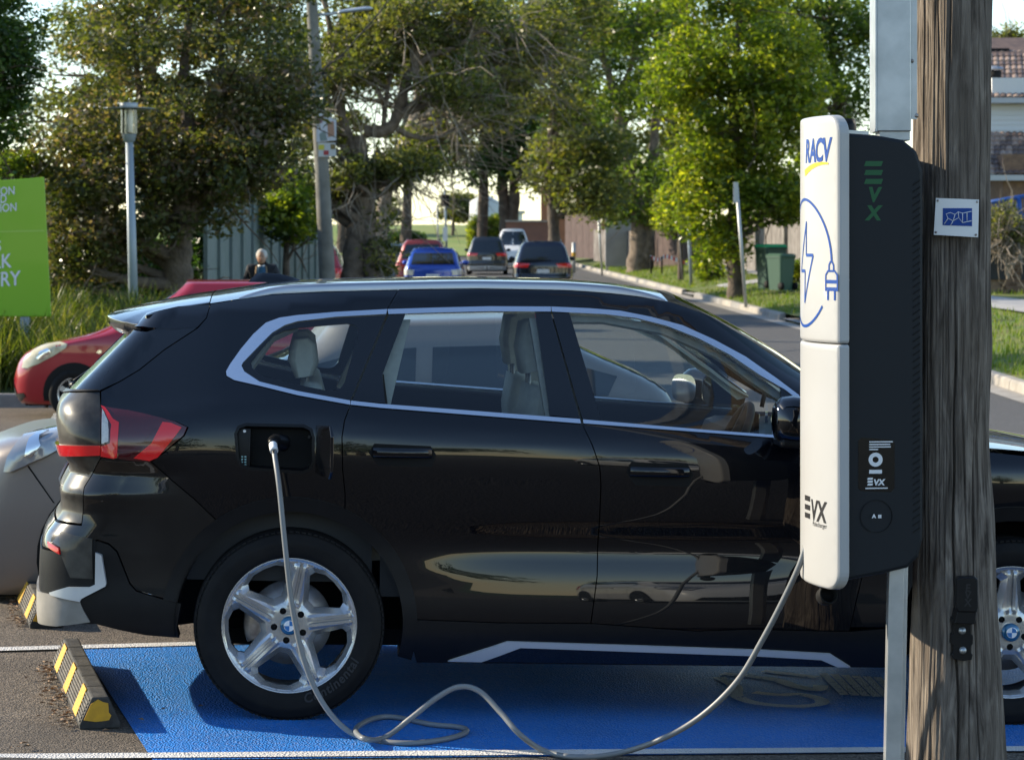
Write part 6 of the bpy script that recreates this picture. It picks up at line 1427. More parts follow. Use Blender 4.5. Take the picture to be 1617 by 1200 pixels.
# -- right hand street trees
Y = 108; b = tb(1008, Y, .5)
tree('twin stemmed gum on the right verge by the barrier tape', b, [stem(b, [(1006, 440, 40), (1007, 420, 36), (1010, 370, 28), (1003, 300, 22), (985, 220, 18), (965, 130, 13), (940, 60, 8)], Y), stem(b, [(1018, 425, 30), (1025, 350, 22), (1032, 240, 16), (1040, 150, 11), (1060, 60, 7)], Y), stem(b, [(990, 235, 12), (960, 215, 9), (910, 190, 6)], Y), stem(b, [(975, 160, 10), (1000, 90, 8), (1010, 0, 5)], Y)],
     [blob(b, 960, 150, Y, 60, 50, 3, 34), blob(b, 1000, 40, Y, 90, 60, 3.4, 70), blob(b, 900, 60, Y, 70, 60, 3, 40), blob(b, 1010, 300, Y, 50, 60, 2.6, 50), blob(b, 960, 320, Y, 40, 35, 2.4, 30), blob(b, 1060, 120, Y, 60, 60, 3, 50)], M['leaf_green'], M['bark2'], N=75, size=.30, clump=.95, seed=23)
Y = 68; b = tb(1161, Y, .5)
tree('glossy leaved street tree beside the wheelie bins', b, [stem(b, [(1163, 470, 30), (1161, 420, 25), (1160, 340, 22), (1158, 240, 18), (1158, 150, 14), (1165, 60, 10), (1170, -40, 6)], Y), stem(b, [(1158, 200, 10), (1185, 120, 8), (1220, 70, 5)], Y), stem(b, [(1158, 180, 10), (1120, 130, 8), (1080, 60, 5)], Y)],
     [blob(b, 1150, 200, Y, 90, 70, 2.0, 90), blob(b, 1230, 200, Y, 70, 70, 1.8, 60), blob(b, 1110, 290, Y, 70, 60, 1.6, 70), blob(b, 1180, 300, Y, 70, 55, 1.7, 70), blob(b, 1080, 130, Y, 60, 80, 1.8, 60), blob(b, 1170, 80, Y, 110, 70, 2.0, 90), blob(b, 1240, 130, Y, 60, 60, 1.7, 50), blob(b, 1130, 380, Y, 45, 34, 1.0, 34), blob(b, 1130, -30, Y, 150, 50, 2, 50), blob(b, 1250, 310, Y, 50, 36, 1.4, 34)], M['leaf_bright'], M['bark'], N=95, size=.20, clump=.60, seed=25)
Y = 84; b = tb(1330, Y, .5)
tree('dark green tree behind the charger', b, [stem(b, [(1340, 440, 30), (1335, 300, 22), (1320, 150, 14), (1310, 20, 8)], Y)],
     [blob(b, 1300, 130, Y, 80, 100, 2.4, 90), blob(b, 1320, 250, Y, 60, 70, 2.2, 60), blob(b, 1240, 40, Y, 100, 60, 2.4, 80), blob(b, 1340, 20, Y, 60, 60, 2.2, 40), blob(b, 1290, 320, Y, 60, 40, 2, 40)], M['leaf_green'], M['bark'], N=85, size=.24, clump=.75, seed=27)
Y = 88; b = tb(1080, Y, .5)
tree('young street tree tied to a stake on the verge', b, [stem(b, [(1075, 447, 10), (1074, 400, 8), (1072, 340, 6), (1074, 290, 3)], Y)], [blob(b, 1070, 330, Y, 36, 46, .9, 40), blob(b, 1085, 290, Y, 30, 30, .8, 20)], M['leaf_bright'], M['bark'], N=80, size=.20, clump=.42, seed=29, limbs=10)
Y = 130
for k, (px, sd_) in enumerate(((930, 31), (1060, 33))):
    b = tb(px, Y, .5); tree(('tall dark tree behind the brown fence', 'tall olive tree between the two right hand street trees')[k], b, [stem(b, [(px, 400, 24), (px + 4, 250, 18), (px - 6, 80, 10)], Y)], [blob(b, px - 10, 200, Y, 60, 90, 4, 60), blob(b, px + 20, 290, Y, 60, 50, 4, 50), blob(b, px, 70, Y, 80, 80, 4, 60)], (M['leaf_dark'], M['leaf_olive'])[k], M['bark'], N=70, size=.36, clump=1.2, seed=sd_)
Y = 150
for k, (px, sd_) in enumerate(((430, 41), (640, 43), (540, 45), (760, 47))):
    b = tb(px, Y, .5); tree(('far tree behind the corrugated fence', 'far tree above the grassy rise', 'far tree behind the old paperbark', 'far tree right of the grassy rise')[k], b, [stem(b, [(px, 400, 18), (px + 4, 250, 14), (px - 6, 80, 8)], Y)], [blob(b, px - 20, 150, Y, 90, 80, 5, 34), blob(b, px + 30, 60, Y, 90, 80, 5, 28)] + ([blob(b, px, 250, Y, 70, 36, 4, 22)] if k == 0 else []), (M['leaf_olive'], M['leaf_green'], M['leaf_olive'], M['leaf_dark'])[k], M['bark'], N=70, size=.40, clump=1.3, seed=sd_)
Y = 215
for k, (px, sd_) in enumerate(((612, 51), (715, 53), (745, 54))):
    b = tb(px, Y, 1.6); tree(('small rounded tree on the grassy rise, leftmost', 'small rounded tree on the grassy rise, middle', 'small rounded tree on the grassy rise, rightmost')[k], b, [stem(b, [(px, 372, 6), (px + 1, 345, 4)], Y)], [blob(b, px, 330, Y, 24, 22, 2.2, 34)], M['leaf_olive'], M['bark'], N=70, size=.42, clump=.8, seed=sd_, limbs=6)
# -- shrub and tree by the house on the right
Y = 56; b = tb(1590, Y, .5)
tree('fine twigged yellow green shrub over the brick fence', b, [stem(b, [(1592, 440, 6), (1588, 400, 5), (1590, 350, 3)], Y)], [blob(b, 1585, 365, Y, 34, 34, .7, 40), blob(b, 1610, 372, Y, 26, 26, .6, 24), blob(b, 1580, 335, Y, 14, 18, .4, 10)], M['leaf_olive'], M['twig'], N=55, size=.10, clump=.24, seed=61, bare=40, name='shrub', cat='shrub')
Y = 92; b = tb(1590, Y, .5)
tree('gum tree rising behind the tiled roof', b, [stem(b, [(1588, 400, 14), (1586, 200, 10), (1588, 60, 6)], Y)], [blob(b, 1585, 75, Y, 22, 30, 1.2, 30), blob(b, 1575, 110, Y, 24, 24, 1.2, 20)], M['leaf_olive'], M['bark2'], N=70, size=.22, clump=.5, seed=63)
# -- trees across the street behind the camera (they show in the paintwork)
for k, (x, y) in enumerate(((-24, -44), (-13, -50), (-3, -46), (8, -52), (19, -45), (31, -50))):
    b = (x, y, gz(x, y)); tree(('street tree across the road, far left', 'street tree across the road, second from left', 'street tree across the road, third from left', 'street tree across the road, third from right', 'street tree across the road, second from right', 'street tree across the road, far right')[k], b, [[(0, 0, -.1, .22), (0.1, 0, 2, .18), (0, .2, 4, .12), (.1, 0, 6, .06)]], [(0, 0, 4.6 + k % 2, 2.6, 2.4, 2.2 + (k % 3) * .3, 55), (.8, 0, 2.9, 2.2, 2, 1.2, 26)], (M['leaf_green'], M['leaf_olive'])[k % 2], M['bark'], N=45, size=.28, clump=.7, seed=70 + k)
for k in range(9):  # unseen tree row added to break up the sky band reflected in the doors
    x = -22 + k * 5.6; y = -31 - (k * 37 % 7); b = (x, y, gz(x, y)); tree(('dense tree added behind the viewer for reflections, first from the left', 'dense tree added behind the viewer for reflections, second from the left', 'dense tree added behind the viewer for reflections, third from the left', 'dense tree added behind the viewer for reflections, fourth from the left', 'dense tree added behind the viewer for reflections, middle one', 'dense tree added behind the viewer for reflections, fourth from the right', 'dense tree added behind the viewer for reflections, third from the right', 'dense tree added behind the viewer for reflections, second from the right', 'dense tree added behind the viewer for reflections, first from the right')[k], b, [[(0, 0, -.1, .16), (0.1, 0, 1.2, .13), (0, .2, 2.6, .08)]], [(0, 0, 1.9 + (k % 3) * .5, 1.9, 1.7, 1.5 + (k % 4) * .35, 46)], (M['leaf_olive'], M['leaf_dark'], M['leaf_green'])[k % 3], M['bark'], N=40, size=.26, clump=.6, seed=170 + k, limbs=8)
# -- tree beyond the left edge that throws shade over the near asphalt
b = (-17.9, 14.9, gz(-17.9, 14.9)); tree('shade tree standing in the car park left of view', b, [[(0, 0, -.2, .26), (.1, 0, 2, .22), (0, .2, 4, .15), (.1, 0, 6, .06)]], [(0, 0, 5.4, 2.5, 2.5, 1.9, 110)], M['leaf_green'], M['bark'], N=60, size=.24, clump=.6, seed=90)
# -- strappy grass bank by the sign
def blades(name, pts, hmin, hmax, wd, m, rg, label, cat, lean=.5, seg=4):
    n = len(pts); h = rg.uniform(hmin, hmax, n); a = rg.uniform(0, 6.283, n); ln = rg.uniform(.2, 1.0, n) * lean; V = []; T = []
    dirx = np.cos(a); diry = np.sin(a)
    for s in range(seg + 1):
        t = s / seg; off = ln * h * t ** 2; zz = h * (t - .25 * ln * t ** 2.5); w_ = wd * (1 - t) ** .7
        bx, by, bz = pts[:, 0] + dirx * off, pts[:, 1] + diry * off, pts[:, 2] + zz
        V.append(np.stack([np.stack([bx - diry * w_, by + dirx * w_, bz], 1), np.stack([bx + diry * w_, by - dirx * w_, bz], 1)], 1))
    V = np.stack(V, 1).reshape(n, -1, 3); k = 2 * (seg + 1); F = []
    base = (np.arange(n) * k)[:, None]
    for s in range(seg): F.append(base + np.array([[2 * s, 2 * s + 1, 2 * s + 3, 2 * s + 2]]))
    F = np.stack(F, 1).reshape(-1, 4)
    me = bpy.data.meshes.new(name); me.from_pydata(V.reshape(-1, 3).tolist(), [], F.tolist()); me.update()
    at_ = me.attributes.new('tint', 'FLOAT', 'FACE'); at_.data.foreach_set('value', np.repeat(rg.beta(1.8, 1.8, n), seg).astype(np.float32))
    o = link(name, me, m); tag(o, label, cat, kind='stuff'); return o
rg = np.random.default_rng(5)
NT = 900; tufts = np.stack([rg.uniform(-11.5, -2.4, NT), rg.uniform(31.4, 36.5, NT)], 1)
P = np.repeat(tufts, 30, 0) + rg.normal(size=(NT * 30, 2)) * .13; P[:, 1] = np.maximum(P[:, 1], 31.15)
zz = np.array([gz(x, y) + bank(x, y) for x, y in tufts]); P = np.concatenate([P, np.repeat(zz, 30)[:, None]], 1)
blades('strappy_grass', P, .4, 1.0, .015, M['grass_blade'], rg, 'bank of long strappy green grass behind the red hatchback', 'grass', 1.0, 5)
n = 26000; yv = 30 + 100 * rg.uniform(0, 1, n) ** 1.6; xv = KR(yv) + .2 + rg.uniform(0, 1, n) ** 1.3 * 5.5; ok = ~(((yv > 49.3) & (yv < 55.7)) | ((yv > 75.8) & (yv < 79.2))) & ~((xv - KR(yv) > 2.85) & (xv - KR(yv) < 4.35)); xv, yv = xv[ok], yv[ok]
P = np.stack([xv, yv, g(xv, yv) + verge_rise(xv, yv)], 1)
M['lawn_blade'] = leaf_mat('lawn blades', (.07, .12, .015), (.13, .19, .025), (.24, .22, .06), .4, .5)
blades('lawn_grass', P, .05, .16, .012, M['lawn_blade'], rg, 'short mown grass blades over the right hand verge', 'grass', .6, 2)
for k, (px, py, Yk, wx, wz) in enumerate(((1120, 428, 84, 34, 22), (1245, 430, 74, 26, 18), (312, 385, 47, 36, 52))):
    b = tb(px, Yk, .55); tree(('low bright green bush behind the tape', 'low green bush behind the bins', 'dark bush between the bronze leaved tree and the fence')[k], b, [[(0, 0, -.1, .03), (0, 0, .3, .02)]], [blob(b, px, py, Yk, wx, wz, .5, 30 if k < 2 else 70)], M['leaf_bright'] if k < 2 else M['leaf_dark'], M['bark'], N=80, size=.14, clump=.28, seed=80 + k, name='bush', cat='bush', limbs=6)
# ------------------------------------------------------------------ fences, posts, signs, bins, house
M['corr'] = mat('grey green steel sheet', (.16, .20, .20), .5, metal=.2, noise=(1.5, .7, (.11, .16, .15)))
M['timber'] = mat('grey fence timber', (.20, .18, .165), .9, noise=(2.5, 1, (.12, .105, .095)), bump=(20, .5, .01))
M['timber_d'] = mat('brown fence timber', (.085, .055, .05), .85, noise=(3, 1, (.055, .035, .032)))
M['lamp_grey'] = mat('blue grey lamp paint', (.27, .32, .36), .45, metal=.2)
M['pole_conc'] = mat('weathered grey pole', (.22, .21, .18), .9, noise=(3, 1, (.14, .135, .115)), bump=(20, .5, .01))
M['post_galv'] = mat('dull galvanised post', (.42, .43, .42), .5, metal=.5)
def g3(px, Y, dz=0.0): X = (px - CXP) / FPX * Y; return Vector((X, Y, gz(X, Y) + dz))
# corrugated fence on the left
fa = g3(322, 43.2, .2); fb_ = g3(505, 66, .2)
fen = empty('sheet_fence', fa); tag(fen, 'tall grey green corrugated steel fence along the left path', 'fence')
n = 13
for i in range(n):
    p0, p1 = Vector((0, 0, 0)).lerp(fb_ - fa, i / n), Vector((0, 0, 0)).lerp(fb_ - fa, (i + 1) / n); h0, h1 = 2.75 - .05 * i, 2.75 - .05 * (i + 1); d = (p1 - p0); sdv = Vector((d.y, -d.x, 0)).normalized()
    G = []
    for k in range(25):
        t = k / 24; q = p0.lerp(p1, t * .985); w_ = .018 * (1 if (k % 4) < 2 else -1); G.append([q + sdv * w_ + Vector((0, 0, -.1)), q + sdv * w_ + Vector((0, 0, h0 + (h1 - h0) * t))])
    MB().grid(G, False).build('sheet_panel', M['corr'], fen)
    MB().box(p0 + sdv * .03 + Vector((0, 0, h0 / 2)), (.07, .07, h0 + .1)).build('fence_post', M['corr'], fen)
# sleeper retaining wall
ra, rb = g3(322, 41.5), g3(412, 46); rw_ = empty('sleeper_wall', ra); tag(rw_, 'low timber sleeper retaining wall below the corrugated fence', 'wall')
for r_ in range(4):
    for k in range(3):
        p0, p1 = (rb - ra) * (k / 3), (rb - ra) * ((k + 1) / 3 - .01); mb = MB(); d = (p1 - p0).normalized(); s = Vector((d.y, -d.x, 0)); V = []
        for p in (p0, p1):
            for a, z in ((0, .0), (.07, .0), (.07, .19), (0, .19)): V.append(p + s * a + Vector((0, 0, r_ * .2 + z)))
        mb.add(V, [(0, 1, 2, 3), (4, 7, 6, 5), (0, 4, 5, 1), (1, 5, 6, 2), (2, 6, 7, 3), (3, 7, 4, 0)]); mb.build('sleeper', M['timber'], rw_, fix=True, bev=.008)
for k in range(4):
    MB().box((rb - ra) * (k / 3) + Vector((.05, -.08, .42)), (.09, .09, .9)).build('wall_post', M['timber_d'], rw_)
mb = MB()
wl = MB(); 
# path lamp
lp = empty('path_lamp', g3(213, 36.6, .2)); tag(lp, 'slim blue grey path lamp with clear cylinder head and disc', 'lamp')
q = lambda px, py, Y=36.6: at(px, py, Y) - lp.location
MB().tube([Vector((0, 0, 0)), q(204, 215)], [.075, .055], 14).build('post', M['lamp_grey'], lp)
MB().lathe([(.055, -.12), (.085, -.10), (.10, -.02), (.11, .0)], 20, 'Z').build('collar', M['lamp_grey'], lp, loc=q(204, 212))
MB().lathe([(.12, 0), (.12, .42)], 24, 'Z').build('lamp_glass', glass_mat('clear lamp cylinder', (.85, .86, .84)), lp, loc=q(204, 211))
MB().lathe([(.0, .0), (.05, .0), (.055, .25), (.03, .33), (.0, .33)], 14, 'Z').build('bulb', mat('frosted lamp tube', (.75, .74, .70), .5), lp, loc=q(204, 209))
for k in range(3): MB().tube([q(204, 211) + Vector((.115 * math.cos(k * 2.1 + .5), .115 * math.sin(k * 2.1 + .5), 0)), q(204, 168) + Vector((.115 * math.cos(k * 2.1 + .5), .115 * math.sin(k * 2.1 + .5), -.02))], .009, 6).build('rod', M['post_galv'], lp)
MB().lathe([(.0, .03), (.13, .03), (.13, -.06), (.12, -.06)], 24, 'Z').build('cap', M['post_galv'], lp, loc=q(203.5, 166))
MB().lathe([(.12, 0), (.37, -.012), (.37, -.022), (.12, -.018)], 32, 'Z').build('disc', M['lamp_grey'], lp, loc=q(203.5, 170))
# green sign
sg = empty('park_sign', g3(-40, 33, .3)); tag(sg, 'large lime green sign with grey white lettering at the left edge', 'sign')
sY = 33.0; SR = lambda px, py, d=0: at(px, py, sY + d) - sg.location
c4 = [(-190, 300), (70, 280), (81, 500), (-190, 500)]; V = [SR(*p) for p in c4] + [SR(*p, .12) for p in c4]
mb = MB(); mb.add(V, [(0, 1, 2, 3)[::-1], (4, 5, 6, 7), (0, 1, 5, 4), (1, 2, 6, 5), (2, 3, 7, 6), (3, 0, 4, 7)]); board = mb.build('board', mat('lime green sign face', (.20, .42, .012), .45, coat=.2), sg, fix=True, bev=.01)
V = [SR(-188, 369.5, -.004), SR(70, 363.5, -.004), SR(70, 365.2, -.004), SR(-188, 371.2, -.004)]; mb = MB(); mb.add(V, [(0, 1, 2, 3)]); mb.build('divider', mat('pale green line', (.32, .52, .10), .5), board)
mg = mat('sign lettering grey', (.62, .66, .72), .5)
for s, px, py, sz_ in (('TON', 24, 307, 13.5), ('ND', 11, 320, 13.5), ('TION', 27, 333, 13.5), ('S', 2, 396, 17), ('RK', 18, 422, 23), ('TRY', 32, 450, 24)):
    V, F = text_mesh(s, 1.0, 0, 1, .012, 'RIGHT'); k = sz_ * 1.35 * sY / FPX; c = SR(px, py, -.005); mb = MB(); mb.add([c + Vector((v.x * k * .82, 0, v.y * k - v.x * k * .06 * -1)) for v in V], F); mb.build('lettering', mg, board)
for x in (-150, 40): MB().box(SR(x, 560, .06) , (.12, .08, 1.4)).build('sign_post', M['lamp_grey'], sg)
# concrete street pole with lamp and poster
pp = empty('street_pole', g3(519, 48, .15)); tag(pp, 'leaning grey street pole with lamp arm and weathered posters', 'pole')
q = lambda px, py, d=0: at(px, py, 48 + d) - pp.location
MB().tube([Vector((.02, 0, -.2)), q(517, 440), q(508, 260), q(498, 100), q(492, 0), q(488, -90)], [.17, .155, .135, .115, .105, .10], 18).build('shaft', M['pole_conc'], pp)
MB().tube([q(500, 24), q(512, 24), q(535, 21)], .028, 8).build('lamp_arm', M['post_galv'], pp)
mb = MB(); G = []
for t in np.linspace(0, 1, 10):
    c = q(532 + 58 * t, 21 - 7 * t); e = (1 - abs(2 * t - 1) ** 4) ** .5 + .05; G.append([c + Vector((0, .13 * e * math.cos(a), .055 * e * math.sin(a) * (1 if math.sin(a) > 0 else .5))) for a in np.linspace(0, 6.283, 12, endpoint=False)])
mb.grid(G, True, True).build('street_lamp_head', mat('lamp head grey', (.45, .48, .52), .35, metal=.3), pp)
pos = empty('poster', q(515, 215, -.17) + pp.location); tag(pos, 'torn photo poster tied round the leaning street pole', 'poster')
pq = lambda px, py, d=0: at(px, py, 47.82 + d) - pos.location
for nm, pts, col in (('sheet', [(500, 184), (506, 178), (531, 190), (531, 222), (500, 225)], (.52, .52, .54)), ('sheet', [(502, 226), (530, 226), (531, 247), (503, 248)], (.50, .50, .48)), ('print_patch', [(517, 193), (527, 192), (528, 215), (518, 217)], (.36, .20, .13)), ('print_patch', [(500, 184), (512, 183), (508, 195), (500, 196)], (.25, .12, .14)), ('print_patch', [(503, 229), (512, 229), (512, 237), (503, 237)], (.55, .48, .06)), ('print_patch', [(511, 238), (519, 238), (519, 245), (511, 245)], (.35, .05, .05)), ('print_patch', [(504, 212), (513, 206), (517, 222), (506, 223)], (.20, .24, .22)), ('print_patch', [(522, 228), (529, 228), (529, 236), (522, 236)], (.18, .13, .04))):
    d = 0 if nm == 'sheet' else -.006; mb = MB(); V = [pq(*p, d) for p in pts] + [pq(*p, d + .005) for p in pts]; n = len(pts)
    mb.add(V, [tuple(range(n)), tuple(range(n, 2 * n))[::-1]] + [(i, (i + 1) % n, n + (i + 1) % n, n + i) for i in range(n)]); mb.build(nm, mat('poster print', col, .7), pos, fix=True)
MB().lathe([(.155, -.02), (.16, .03)], 18, 'Z', q(504, 117)).build('strap', M['dark'], pp)
# service wires near the pole
wr = empty('overhead_wire', q(504, 117) + pp.location); tag(wr, 'black service wire tied to the leaning street pole', 'wire')
MB().tube([Vector((0, -.16, 0)), at(480, 138, 46) - wr.location, at(440, 190, 43) - wr.location, at(430, 165, 41) - wr.location], .018, 6).build('span', M['dark'], wr)
MB().tube([Vector((0, -.16, 0)), at(540, 88, 49) - wr.location, at(600, 20, 52) - wr.location, at(640, -40, 54) - wr.location], .014, 6).build('span', M['dark'], wr)
# signposts on the right verge
def post(name, label, px0, py0, px1, py1, Y, w_, m=None, cat='sign post'):
    b = at(px1, py1, Y); t = empty(name, b); tag(t, label, cat); MB().tube([Vector((0, 0, -.3)), at(px0, py0, Y) - b], w_ / 2, 10).build('post', m or M['post_galv'], t); return t
p1 = post('sign_post', 'crooked pale signpost beside the glossy street tree', 1163, 290, 1178, 466, 62, .085)
MB().box(at(1162, 304, 61.95) - p1.location, (.02 + .10, .03, .5)).build('sign_plate', M['post_galv'], p1)
post('sign_post', 'blue grey post right of the young staked tree', 1086, 330, 1092, 447, 82, .11, M['lamp_grey'])
p2 = post('sign_post', 'thin pale signpost nearest the navy SUV', 944, 330, 951, 425, 112, .10)
p3 = post('street_sign', 'street name sign on a pole behind the verge tree', 964, 330, 958, 421, 116, .10, cat='street sign')
MB().box(at(984, 333, 115.9) - p3.location, (1.0, .04, .18)).build('name_blade', mat('street sign green', (.02, .10, .09), .5), p3)
MB().box(at(962, 364, 115.9) - p3.location, (.14, .05, .12)).build('small_plate', mat('street sign blue', (.05, .15, .4), .5), p3)
bl = empty('bollard', at(906, 412, 104)); tag(bl, 'short post with a yellow band on the right verge', 'bollard')
MB().tube([(0, 0, -.5), (0, 0, .75)], .08, 12).build('post', M['post_galv'], bl); MB().lathe([(.083, .05), (.085, .35)], 14, 'Z').build('band', M['stop_yellow'], bl)
stk_ = post('tree_stake', 'thin timber stake beside the young tree', 1070, 345, 1080, 447, 87.5, .07, M['timber'], 'stake')
# traffic pole far away
tp = post('traffic_signal', 'far traffic signal pole at the end of the street', 702, 300, 705, 384, 165, .16, M['lamp_grey'], 'traffic light')
MB().box(at(703, 317, 164.8) - tp.location, (.55, .3, .8)).build('signal_head', M['dark'], tp, bev=.05); MB().box(at(703, 370, 164.8) - tp.location, (.3, .3, .9)).build('control_box', M['white_plastic'], tp)
post('sign_post', 'thin far post left of the traffic signal', 690, 325, 692, 383, 165, .13)
# barrier tape on stands
bt = empty('barrier_tape', g3(1075, 96, .55)); tag(bt, 'red and white barrier tape strung between stands on the verge', 'barrier tape')
q = lambda px, py, Y=96: at(px, py, Y) - bt.location
for px in (1028, 1045): MB().tube([q(px, 432), q(px, 405)], .035, 6).build('stand', M['dark'], bt)
tw_ = [(1027, 406, 5), (1040, 410, 6), (1052, 405, 6), (1070, 411, 6), (1090, 417, 6), (1108, 419, 6), (1122, 421, 6)]
Pt = catmull([q(a, b_) for a, b_, _ in tw_], 5)
for i in range(len(Pt) - 1):
    a, b_ = Pt[i], Pt[i + 1]; hz = Vector((0, 0, .07)); mb = MB(); mb.add([a - hz, b_ - hz, b_ + hz, a + hz] + [p + Vector((0, .012, 0)) for p in (a - hz, b_ - hz, b_ + hz, a + hz)], [(0, 1, 2, 3), (7, 6, 5, 4), (0, 4, 5, 1), (3, 2, 6, 7)])
    mb.build('tape_stripe', mat('tape red', (.55, .06, .05), .5) if i % 2 else M['white_plastic'], bt)
# wheelie bins
def bin_(px, py, Y, w_, h_, lidm, bodym, label, rz):
    b = at(px, py, Y); t = empty('wheelie_bin', b, rz); tag(t, label, 'wheelie bin', 'wheelie bins on the verge'); G = []
    for z, k in ((0, .78), (h_ * .5, .9), (h_ * .88, 1.0), (h_ * .885, 1.08), (h_ * .93, 1.08)):
        r = []
        for sx_, sy_ in ((-1, -1), (1, -1), (1, 1), (-1, 1)):
            for a in range(4):
                th = R({(-1, -1): 180, (1, -1): 270, (1, 1): 0, (-1, 1): 90}[(sx_, sy_)] + a * 30); r.append(Vector((sx_ * (w_ / 2 - .06) * k + .06 * math.cos(th), sy_ * (w_ * .6 - .06) * k + .06 * math.sin(th), z)))
        G.append(r)
    mb = MB().grid(G, False, True); mb.add(G[0], [tuple(range(16))[::-1]]); mb.build('body', bodym, t, fix=True)
    G2 = [[Vector((p.x * 1.02, p.y * 1.02, h_ * .93 + .003)) for p in G[-1]], [Vector((p.x * 1.03, p.y * 1.03, h_ * .955)) for p in G[-1]], [Vector((p.x * .8, p.y * .8, h_)) for p in G[-1]]]
    mb = MB().grid(G2, False, True); mb.add(G2[-1], [tuple(range(16))]); mb.build('lid', lidm, t, fix=True)
    for s in (-1, 1): MB().lathe([(0, -.03), (.1, -.03), (.1, .03), (0, .03)], 16, 'X', (s * (w_ / 2 - .02), w_ * .55, .1)).build('wheel', M['rubber'], t)
    MB().tube([(-w_ / 2 + .05, w_ * .7, h_ * .92), (w_ / 2 - .05, w_ * .7, h_ * .92)], .018, 8).build('handle', bodym, t)
gb = mat('dark green bin plastic', (.018, .05, .032), .5)
bin_(1217, 455, 67, .60, 1.16, mat('bright green bin lid', (.015, .34, .13), .45), gb, 'taller bin with a bright green lid by the fence', R(200))
bin_(1233, 458, 65.5, .50, .94, mat('olive green bin plastic', (.045, .10, .065), .5), mat('mid green bin plastic', (.035, .085, .055), .5), 'smaller all green bin standing in front of the taller one', R(215))
# timber paling fences right
def paling(label, pA, pB, Y0, Y1, h_, m, n, pw=.98, posts=True, name='paling_fence'):
    a = at(pA[0], pA[1], Y0); b = at(pB[0], pB[1], Y1); t = empty(name, a); tag(t, label, 'fence'); D = b - a; d = D.normalized(); s = Vector((d.y, -d.x, 0)).normalized()
    for k in range(n):
        p0, p1 = D * (k / n), D * ((k + pw) / n); th = .02; hh = h_ * (1 + .012 * math.sin(k * 2.3)); V = []
        o_ = s * (.006 * (k % 2))
        for p in (p0, p1):
            for q_, z in ((0, -.15), (th, -.15), (th, hh), (0, hh)): V.append(p + s * q_ + o_ + Vector((0, 0, z)))
        MB().add(V, [(0, 1, 2, 3), (4, 7, 6, 5), (0, 4, 5, 1), (1, 5, 6, 2), (2, 6, 7, 3), (3, 7, 4, 0)]).build('paling', m, t)
    if posts:
        for k in range(5): MB().box(D * (k / 4) + Vector((0, 0, h_ * .52)) + s * .07, (.16, .16, h_ * 1.04 + .1)).build('fence_post', M['pole_conc'], t)
    return t
paling('grey timber paling fence behind the wheelie bins', (1130, 425), (1300, 452), 104, 72, 2.05, M['timber'], 26)
paling('brown sheet fence behind the navy SUV', (893, 402), (950, 404), 128, 120, 2.0, M['timber_d'], 12, posts=False)
paling('low pale paling fence right of the brown fence', (938, 407), (1000, 412), 118, 112, 1.3, M['timber'], 16, posts=False)
paling('dark fence behind the barrier tape', (1030, 418), (1125, 425), 112, 104, 1.8, M['timber_d'], 20, posts=False)
ws_ = empty('rendered_wall', at(976, 410, 113)); tag(ws_, 'short pale rendered wall slab beside the verge gum', 'wall'); MB().box((0, 0, .85), (1.15, .25, 2.3)).build('slab', M['path'], ws_, bev=.02)
br = empty('brick_wall', at(836, 392, 140)); tag(br, 'reddish brick wall far down the street behind the van', 'wall'); MB().box((0, 0, .6), (2.6, .3, 1.7)).build('wall_face', mat('far red brick', (.22, .11, .08), .9, noise=(3, .6, (.16, .09, .07))), br); MB().box((0, -.03, 1.49), (2.7, .42, .1)).build('coping', M['concrete'], br)
ro_ = empty('brick_house', at(930, 396, 146)); tag(ro_, 'orange brick house glimpsed above the brown fence', 'house'); MB().box((0, 0, 1.9), (5.5, 4, 4.4)).build('wall', mat('orange brick', (.40, .17, .08), .9, noise=(3, .6, (.30, .13, .07))), ro_)
MB().add([(-3.1, -2.4, 4.1), (3.1, -2.4, 4.1), (3.1, 2.4, 4.1), (-3.1, 2.4, 4.1), (-1.2, 0, 5.6), (1.2, 0, 5.6)], [(0, 1, 5, 4), (1, 2, 5), (2, 3, 4, 5), (3, 0, 4), (0, 3, 2, 1)]).build('roof', mat('far roof tiles', (.16, .09, .07), .9), ro_)
for k in (-1, 1): MB().box((k * 1.3, -2.02, 2.4), (1.1, .06, 1.2)).build('window', M['car_glass'], ro_)
# far hedge and tank
def hedge(label, px0, px1, py0, py1, Y, dep, leafm, seed, name='hedge'):
    b = g3((px0 + px1) / 2, Y, .2); t = empty(name, b); tag(t, label, 'hedge'); r_ = np.random.default_rng(seed); a = at(px0, py1, Y) - b; c = at(px1, py0, Y) - b; n = 260
    cen = np.stack([r_.uniform(a.x, c.x, n), r_.uniform(-dep / 2, dep / 2, n), r_.uniform(min(a.z, 0), c.z, n)], 1); rad = np.full((n, 3), .35)
    link('foliage', leaves_mesh('foliage', (cen, rad), 60, .22, r_), leafm, t); MB().box(((a.x + c.x) / 2, 0, c.z / 2 - .1), (abs(c.x - a.x) * .9, dep * .7, c.z * .9)).build('inner_stems', M['bark'], t)
hedge('clipped yellow green hedge beyond the junction', 742, 800, 343, 376, 172, 1.6, M['leaf_bright'], 91)
hedge('low dark hedge at the foot of the grassy rise', 606, 668, 372, 387, 176, 2.2, M['leaf_dark'], 92)
tk = empty('water_tank', at(765, 350, 190)); tag(tk, 'pale round water tank above the clipped hedge', 'tank'); MB().lathe([(0, 2.0), (.4, 1.9), (1.1, 1.5), (1.15, -1.0)], 20, 'Z').build('drum', mat('pale tank', (.5, .52, .5), .6), tk); MB().lathe([(.25, 2.2), (.25, 1.8)], 10, 'Z').build('hatch', M['galv'], tk)
